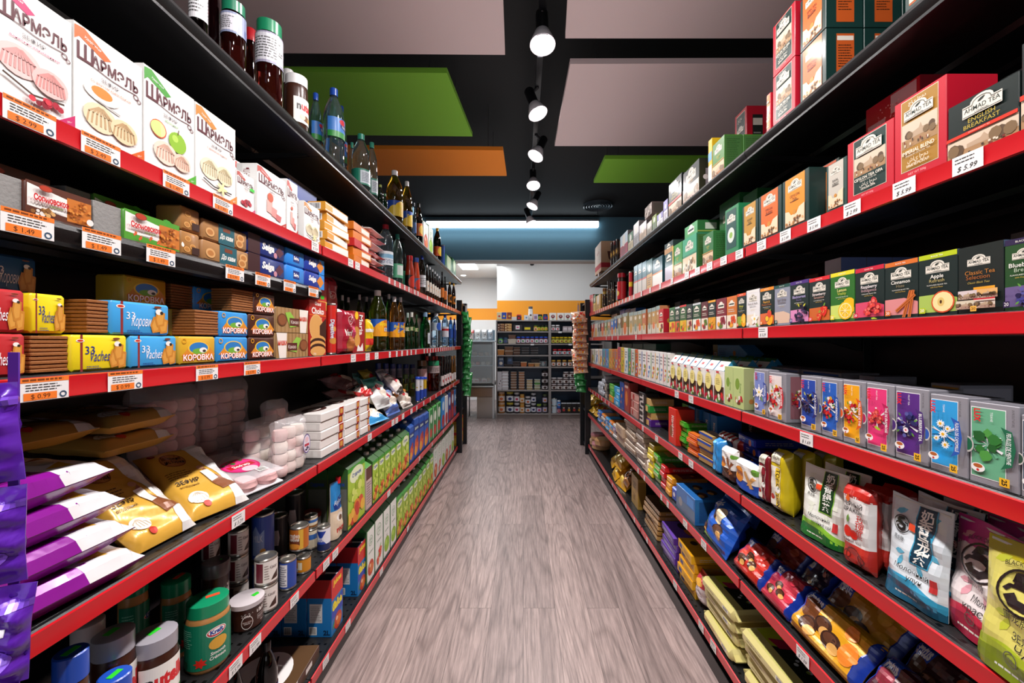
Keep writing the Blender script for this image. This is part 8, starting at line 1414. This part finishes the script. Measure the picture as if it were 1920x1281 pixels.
bb(1004.5, 0, .085, .11, .1, '#c8b8c8', 'pale lilac packet on top of the display shelf', lambda p: p.rect(.2, .2, .8, .7, '#8a6a8a')); bj(1013, 0, .04, .105, '#2a3a1c', '#1c1c1c', '#8ac03a', 'dark jar with green label on top of the display shelf'); bj(1023, 0, .045, .11, '#1c2a5a', '#141c3a', '#2a4a9a', 'dark blue jar with red spot on top of the display shelf')
for i, px in enumerate((1037, 1051.5, 1065)): bb(px, 0, .12, .13, .08, '#e4e0dc', f'white box with dark red fruit picture, {ORD[i]} on top of the far unit', lambda p: p.ell(.5, .5, .3, '#7a1c24', .26).ell(.5, .55, .14, '#d8d0c8', .06).rect(.35, .1, .65, .2, '#4f8a3a'), grp='white fruit boxes on the far unit')
bb(1077, 0, .12, .1, .08, '#d8d4d2', 'white and orange box at the end of the far unit', lambda p: p.rect(0, 0, 1, .4, '#c85a2a')); bj(1086, 0, .04, .13, '#2a4a7a', '#1c3a5a', '#3a7ab0', 'blue jar at the end of the far unit top')
# row 1
for k in range(3): bb(939.5, 1, .12, .045, .1, '#7a4a34', f'brown tray of biscuits, {ORD[k]} from the bottom of its stack', lambda p: dots(p, .5, .5, .4, .35, 10, .09, ['#b88a5a', '#e0d0c0', '#4a2a1c']), k * .047, cat='tray')
for k in range(3): bb(953, 1, .12, .045, .1, '#b8844a', f'golden tray of biscuits, {ORD[k]} from the bottom of its stack', lambda p: dots(p, .5, .5, .4, .35, 10, .09, ['#d8b070', '#ecdcc0', '#7a4a1c']), k * .047, cat='tray')
bb(971, 1, .16, .12, .1, '#241c20', 'dark tray with white and pink label', lambda p: p.rect(.25, .3, .7, .9, '#e8e0e0').rect(.35, .5, .6, .7, '#c84a7a'), cat='tray'); bb(989, 1, .13, .09, .1, '#1c1a1a', 'dark tray with yellow label', lambda p: p.rect(.1, .35, .9, .8, '#e8d01c'), cat='tray')
bj(1004.5, 1, .035, .11, '#c88a1c', '#4a6a2a', '#e8d8a0', 'small yellow jar in the top row of the display shelf')
for i, px in enumerate((1010.5, 1017.3, 1024)): bj(px, 1, .03, .115, '#3a4a1c', '#1c241c', '#c8c84a', f'small jar with yellow label, {ORD[i]} at the end of the top row', grp='yellow label jars', spot='#c83a2c')
for i, px in enumerate((1037.5, 1046)): bj(px, 1, .036, .115, '#2a1418', '#e0dce0', '#e4dce0', f'small dark jar with white label, {ORD[i]} in the top row of the far unit', grp='white label jars')
for i, px in enumerate((1060, 1069)): bb(px, 1, .08, .09, .08, '#b8a8ac', f'pale packet, {ORD[i]} in the top row of the far unit', lambda p: p.rect(.1, .3, .9, .7, '#d8ccd0'))
# row 2
for i, (px, c) in enumerate(((938, '#5aa83a'), (947.5, '#3a4a5a'))): bj(px, 2, .042, .11, c, '#2a4a6a', '#a8c8a0' if i == 0 else '#5a6a7a', ('green lidded jar at the start of the second row', 'dark jar beside the green one in the second row')[i], spot='#4a4a8a')
btub(960, 2, .15, .08, '#d8ccbc', '#e0d8cc', 'cream food tub in the second row'); btub(960, 2, .13, .075, '#6a4a3c', '#7a5a4a', 'brown food tub stacked on the cream tub', .081)
for i in range(7): bj(972 + 8.6 * i, 2, .036, .125, '#5a1c2a', '#1f4fc0', '#e8e4ea', f'jam jar with blue lid and white label, {ORD[i]} along the second row', grp='blue lidded jam jars', spot=('#c8242c', '#3a8a3a', '#8a2a5a')[i % 3])
for i in range(5): bj(1037.5 + 8 * i, 2, .036, .12, '#4a4a14', '#d8b81c', '#d8d060', f'yellow lidded jar, {ORD[i]} along the second row of the far unit', grp='yellow lidded jars', spot='#8a3a1c')
# row 3
btub(939, 3, .12, .1, '#c07a3a', '#d8b890', 'orange food tub at the start of the third row')
for k in range(2): btub(954, 3, .15, .075, '#7a5238', '#c8bcac', f'brown food tub with white lid, {ORD[k]} of a pair in the third row', k * .077)
for k in range(3): btub(969, 3, .12, .045, '#5a3a2a', '#b8a89c', f'flat brown food tub, {ORD[k]} of three in the third row', k * .047)
for c, px in (('first', 985), ('second', 1002)):
    for k in range(3): btub(px, 3, .14, .042, '#1c1c20', '#8a8a90', f'flat black food tub, {c} stack of the third row, {ORD[k]} up', k * .044)
for i in range(5): bj(1041 + 9 * i, 3, .04, .105, '#2a1418', '#c8242c', '#b8d0dc' if i % 2 else '#e4dce0', f'jar with red lid and pale label, {ORD[i]} along the third row of the far unit', grp='red lidded jars')
# row 4
bb(939, 4, .1, .17, .06, '#3a4a6a', 'printed foil packet at the start of the fourth row', lambda p: p.ell(.5, .35, .3, '#d8ccc0', .3).rect(.2, .7, .9, .9, '#a8b8c8'), name='foil_packet', cat='packet'); bb(956, 4, .1, .13, .06, '#2a3a58', 'dark blue packet in the fourth row', lambda p: p.rect(.2, .4, .8, .8, '#4a6a94'), dz=.046, name='foil_packet', cat='packet'); btub(953, 4, .15, .045, '#241c20', '#4a4448', 'flat dark tub under the dark blue packet')
for k in range(2): btub(968, 4, .13, .045, '#2a2226', '#6a6468', f'flat dark tub with grey lid, {ORD[k]} of a pair in the fourth row', k * .047)
for i, (px, c) in enumerate(((982, '#c06a34'), (996, '#b8743a'), (1008, '#c89a64'))): btub(px, 4, .11, .085 - .02 * (i > 0), c, '#d8c0a0', f'orange brown food tub, {ORD[i]} of three in the fourth row')
btub(1004, 4, .16, .06, '#1c1a1e', '#2a282c', 'black tub on top of the orange brown tubs', .068); bb(1018.5, 4, .13, .1, .08, '#4a5258', 'grey foil bag at the end of the fourth row', lambda p: p.ell(.5, .5, .2, '#8a9498', .3).ell(.7, .7, .06, '#c83a3a', .06), name='foil_packet', cat='packet')
for i in range(4): bj(1038 + 10.5 * i, 4, .04, .12, '#6a3a1c', '#c8a04a', '#e8e0dc', f'honey jar with white heart label, {ORD[i]} along the fourth row of the far unit', grp='honey jars', spot='#b85a2a')
# row 5: stacks of tubs
bb(936.5, 5, .08, .33, .08, '#cfcdd4', 'white and black printed canister at the start of the fifth row', lambda p: dots(p, .5, .35, .3, .2, 8, .12, ['#3a2a30', '#e8e4e8']), name='canister')
for k in range(6): btub(947, 5, .115, .055, '#e4e4ea', '#eef0f4', f'white food tub, {ORD[k]} from the bottom of the white stack', k * .0555)
for st, (px, n, c, l) in enumerate(((963, 7, '#8a6a52', '#d0c8c4'), (978, 7, '#a87a5a', '#d8d0c8'), (993, 4, '#c8b48a', '#d8d8dc'), (1007.5, 4, '#b8b89a', '#d8e0d8'))):
    for k in range(n): btub(px, 5, .105, .046, c if not (st == 3 and k == 2) else '#5a9a4a', l, f'food tub with pale lid, {("first", "second", "third", "fourth")[st]} stack beside the white one, {ORD[k]} up', k * .0465)
for k in range(3): bj(1022, 5, .055, .115, '#2a161a', '#1c1c20', '#d8d4d8', f'round dark jar with white label, {ORD[k]} up at the end of the fifth row', k * .1155, spot='#3a2a2a')
for j in range(5):
    for k in range(3 if j in (2, 3) else 2): bj(1039 + 11.5 * j, 5, .052, .108, '#3a1a16', '#c8c4c8', '#e0dcdc', f'dark jam jar with pale cloth lid, column {("one", "two", "three", "four", "five")[j]} of the far unit, {ORD[k]} up', k * .1085, spot='#4a2a24')
# row 6
for j, (px, r, h, c, cp_, lc) in enumerate(((940, .062, .19, '#b0742a', '#c8a890', '#d8c8c0'), (956, .066, .19, '#2a2418', '#b8a83a', '#dfe4ee'), (969, .05, .185, '#2a2434', '#c8c8cc', '#e4e0e8'), (979, .042, .17, '#c8862c', '#c8a05a', '#e4d8c8'), (990, .05, .15, '#24202a', '#c8c4c8', '#dfe4ee'), (1000.5, .045, .18, '#1c1c28', '#c0c4cc', '#dce0ec'), (1011, .044, .16, '#241c34', '#8aa83a', '#d0c8e4'), (1022, .042, .17, '#241a2a', '#4a5a3a', '#c8bcd4'))):
    for k in range(2 if j != 6 else 1): bj(px, 6, r, h, c, cp_, lc, f'large jar of preserves, {ORD[j]} along the bottom row, {("lower", "upper")[k]}', k * (h + .001), spot=('#c8643a', '#1c2a6a', '#b82a5a', '#c87a2a')[j % 4])
for k in range(2): bk(can(.13, .05, lambda p: p.rect(0, 0, 1, 1, '#c8d8e4').ell(.25, .4, .08, '#c8343a', .1), '#c8d8e4'), 1039.8, 6, f'pale blue tin, {ORD[k]} of two in the bottom row of the far unit', 'tin can', .07, k * .131)
bj(1048.5, 6, .036, .11, '#7a2a3a', '#2a5ab0', '#c8a0b0', 'small pink jar beside the pale blue tins'); bj(1048.5, 6, .03, .12, '#3a7ad0', '#dfe8f4', '#8ab8e8', 'light blue bottle standing on the small pink jar', .111)
for i in range(5): bb(1057.5 + 9.8 * i, 6, .088, .19, .3, '#201c1e', f'dark carton with fruit picture, {ORD[i]} along the bottom row of the far unit', lambda p: p.rect(0, .9, 1, 1, '#d8e0e8').ell(.5, .3, .26, ('#c8343a', '#d8a02a')[i % 2], .26).ell(.5, .5, .2, '#e4dcd0', .1), cat='jam carton', grp='dark cartons in the bottom row')

# refrigerated display case
e = tag(empty('display_case', (-1.1, 7.1, 0)), 'glass fronted refrigerated case of cold meats beside the grey display shelf', 'display case'); SEEN['case'] = 0
def cb(nm, x0, x1, y0, y1, z0, z1, mt, c=.003, par=None): b = MB(); b.box(x0, x1, y0, y1, z0, z1, mt, c); return b.build(nm, par or e)
ST = ('#a8a4a2', 'metal')
cb('front_panel', -.7, .575, .0, .03, .385, .55, ('#8f8078', 'metal')); cb('cabinet', .27, .56, .04, .5, .0, .38, ST); cb('base_rim', -.7, .575, -.02, .7, .555, .62, ('#262b2e', 'plastic')); cb('rail', -.7, .575, -.03, -.021, .56, .585, ('#d0dce4', 'metal'))
for x in (.55, -.62): cb('corner_post', x, x + .04, -.01, .03, 0, 1.36, ('#c4ccd2', 'metal'))
for x in (-.2, .1): b = MB(); b.tube([(x, .3, .38), (x, .3, 0)], .012, mat('#8a8c8e', 'metal'), 8); b.build('leg', e)
cb('deck', -.7, .545, .031, .7, .621, .64, ('#d8d4d0', 'plastic')); cb('back_wall', -.7, .545, .7, .72, .3, 1.6, ('#3a4a54', 'plastic'))
for z in (.93, 1.1): cb('glass_shelf', -.7, .545, .1, .68, z, z + .012, ('#c8dce8', 'plastic'))
cb('top_shelf', -.7, .59, -.03, .7, 1.365, 1.39, ('#cfdbe2', 'plastic')); cb('front_glass', -.7, .545, -.008, -.003, .64, 1.36, ('#eaf4f8', 'film'))
CM = e
def cx(px, y): return (px - CX) / F * y
def meat(px, z, r, c, lb, i, yy=7.3): b = MB(); b.lathe([(0, 0), (r * .8, .004), (r, .03), (r * .85, .06), (0, .07)], (c, 'food'), 14); b.lathe([(0, .0705), (r * .3, .0705)], ('#e8dcd0', 'card'), 10); o = b.build('meat_piece'); o.location = (cx(px, yy), yy, z); add(o, lb, 'food')
for i, px in enumerate((872, 880, 889, 898, 907, 916)): meat(px, .641, .038, ('#b8503c', '#d8b08a', '#c8a070', '#9a3a30', '#e4d4bc', '#d0b090')[i], f'piece of cold meat on the case deck, {ORD[i]} from the hanging green bags', i)
for i, px in enumerate((876, 886, 896, 906, 915)): meat(px, .943, .042, ('#d8d0c0', '#cfc0a8', '#d0685a', '#e0d8cc', '#c8b8a0')[i], f'pale sausage piece on the lower glass shelf, {ORD[i]} from the hanging green bags', i)
for i, px in enumerate((878, 890, 902, 913)): meat(px, 1.113, .05, ('#c87a5a', '#d8c8a8', '#b88a5a', '#c8a878')[i], f'cheese and meat piece on the upper glass shelf, {ORD[i]} from the hanging green bags', i)
for i, px in enumerate((884, 893, 908)): b = MB(); b.box(-.045, .045, 0, .003, 0, .06, ('#ece8e8', 'card'), .0005); p = P(.09, .06); p.rect(.15, .2, .85, .5, '#b8283c'); p.put(b, lambda u, v, o: (u - .045, -o, v), 'card'); o = b.build('price_sign', smooth=False); o.location = (cx(px, 7.2), 7.2, .642); add(o, f'small white price sign in the display case, {ORD[i]} from the hanging green bags', 'price sign')
for i, (px, c, w_) in enumerate(((882, '#b8a49c', .13), (895.5, '#c4c0bc', .12), (908, '#b8b4b2', .115), (919.5, '#9aa0a8', .1))):
    o = bag(w_, .2, .1, c, lambda p: (p.rect(0, .7, 1, 1, '#c82a2a') if i == 0 else None, dots(p, .5, .4, .4, .3, 18, .06, ['#7a4a3a', '#d8d0c8', '#3a2a24', '#a88a6a'])), 'pillow', 'food_bag', seed=170 + i, nu=12, nv=12); o.location = (cx(px, 7.35), 7.35, 1.392); add(o, ('red topped bag of sausages on the display case', 'clear bag of food on the display case, second from the red topped one', 'clear bag of food on the display case, third from the red topped one', 'blue grey bag at the end of the display case top')[i], 'bag')

# ================================================================== END RACKS AND HANGING BAGS
def endrack(s, y0, y1, lb):
    e = tag(empty('end_rack', (s * .79, y0, 0)), lb, 'end rack'); SEEN[lb.lower()] = 0; m_ = ('#1d2026', 'black')
    for yy in (0, y1 - y0):
        for xx in (0, s * .42): b = MB(); b.box(xx - .034, xx + .034, yy - .02, yy + .02, 0, 1.885, m_, .002); b.build('post', e)
    for z in (.06, .5, .92): b = MB(); b.box(min(0, s * .42) + .001, max(0, s * .42) - .001, .021, y1 - y0 - .021, z - .02, z, m_); b.build('shelf', e)
    b = MB(); b.box(-.012, .012, .021, y1 - y0 - .021, 1.84, 1.86, m_); b.build('crossbar', e); return e
endrack(-1, 4.93, 5.36, 'black steel end rack with yellow cartons beyond the drinks rack'); endrack(1, 4.87, 5.29, 'black steel end rack beyond the tea rack holding hanging candy bags')
for k in range(2):
    for j in range(2): o = carton(.3, .17, .18, '#d8a01c', lambda p: p.rect(0, .8, 1, 1, '#c8281c').rect(.1, .1, .6, .6, '#e8b83a').ell(.8, .4, .1, '#c8281c', .1), lambda p: p.rect(0, .8, 1, 1, '#c8281c').rect(.2, .2, .8, .6, '#e8bc4a'), None, -1, 'drinks_carton'); o.location = (-.80 - .19 * j, 5.145, .061 + .172 * k); o.rotation_euler = (0, 0, pi / 2); add(o, f'yellow and red carton in the end rack, {("lower", "upper")[k]} {("near the aisle", "behind")[j]}', 'box')
for i, (x, c) in enumerate(((-.83, '#7a8a3a'), (-.92, '#8a3a2a'), (-1.0, '#c8b04a'))): o = bottle(.22, .036, c, '#c8c8c0', 'sauce', lambda p: p.rect(0, 0, 1, 1, '#dcd8c8'), (.2, .5), '#dcd8c8', 'plastic'); o.location = (x, 5.1, .501); add(o, f'sauce bottle in the end rack above the yellow cartons, {ORD[i]} from the aisle', 'bottle')
def hstrip(x, y, z, L, lb, c): e = tag(empty('clip_strip', (x, y, z)), lb, 'clip strip'); SEEN[lb.lower()] = 0; b = MB(); b.box(-.012, .012, -.001, .001, -L, .1, (c, 'plastic'), .0004); b.build('strip', e); b = MB(); b.tube([(0, 0, .095), (0, .0, .12), (0, .08, .13)], .004, mat('#8a8a90', 'metal'), 6); b.build('hook', e)
hstrip(-.70, 4.90, 1.72, .95, 'clear clip strip on the end rack post holding the green bags', '#d8d8dc'); hstrip(.67, 4.84, 1.72, .95, 'clear clip strip on the end rack post holding the candy bags', '#d8d8dc')
grn = lambda p: p.rect(0, 0, 1, 1, '#1f7a3a').rect(.25, .1, .75, .9, '#2f9a4a').rect(.3, .4, .7, .6, '#145a2a')
for k in range(14):
    o = bag(.085, .17, .026, '#1f7a3a' if k < 11 else '#6a9a2a', grn, 'pillow', 'snack_bag', seed=180 + k, nu=10, nv=12, wr=.0015); o.location = (-.68 + .012 * ((k % 3) - 1), 4.82, 1.60 - .068 * k); o.rotation_euler = (-.55, .2 * ((k % 2) - .5), .12); add(o, f'long green snack bag on the clip strip, {ORD[k]} from the top', 'bag', 'hanging green snack bags')
cnd = lambda p: dots(p, .5, .5, .46, .44, 40, .07, ['#e8502a', '#f4ece0', '#c82a2a', '#f0a02a', '#f4e8e0', '#e87a3a'])
for k in range(12):
    g = k > 8; o = bag(.17 if not g else .12, .18, .036, '#e0b498' if not g else '#2f8a4a', cnd if not g else grn, 'pillow', 'candy_bag', seed=210 + k, nu=11, nv=12, wr=.002); o.location = (.675 + (.01 * ((k % 3) - 1)) + (.0 if g else 0), 4.72, 1.60 - .075 * k); o.rotation_euler = (-.7, .16 * ((k % 2) - .5), -.1); add(o, ('green snack bag' if g else 'clear bag of colourful candy') + f' hanging by the tea rack, {ORD[k]} from the top', 'bag', 'hanging green bags by the tea' if g else 'hanging candy bags')
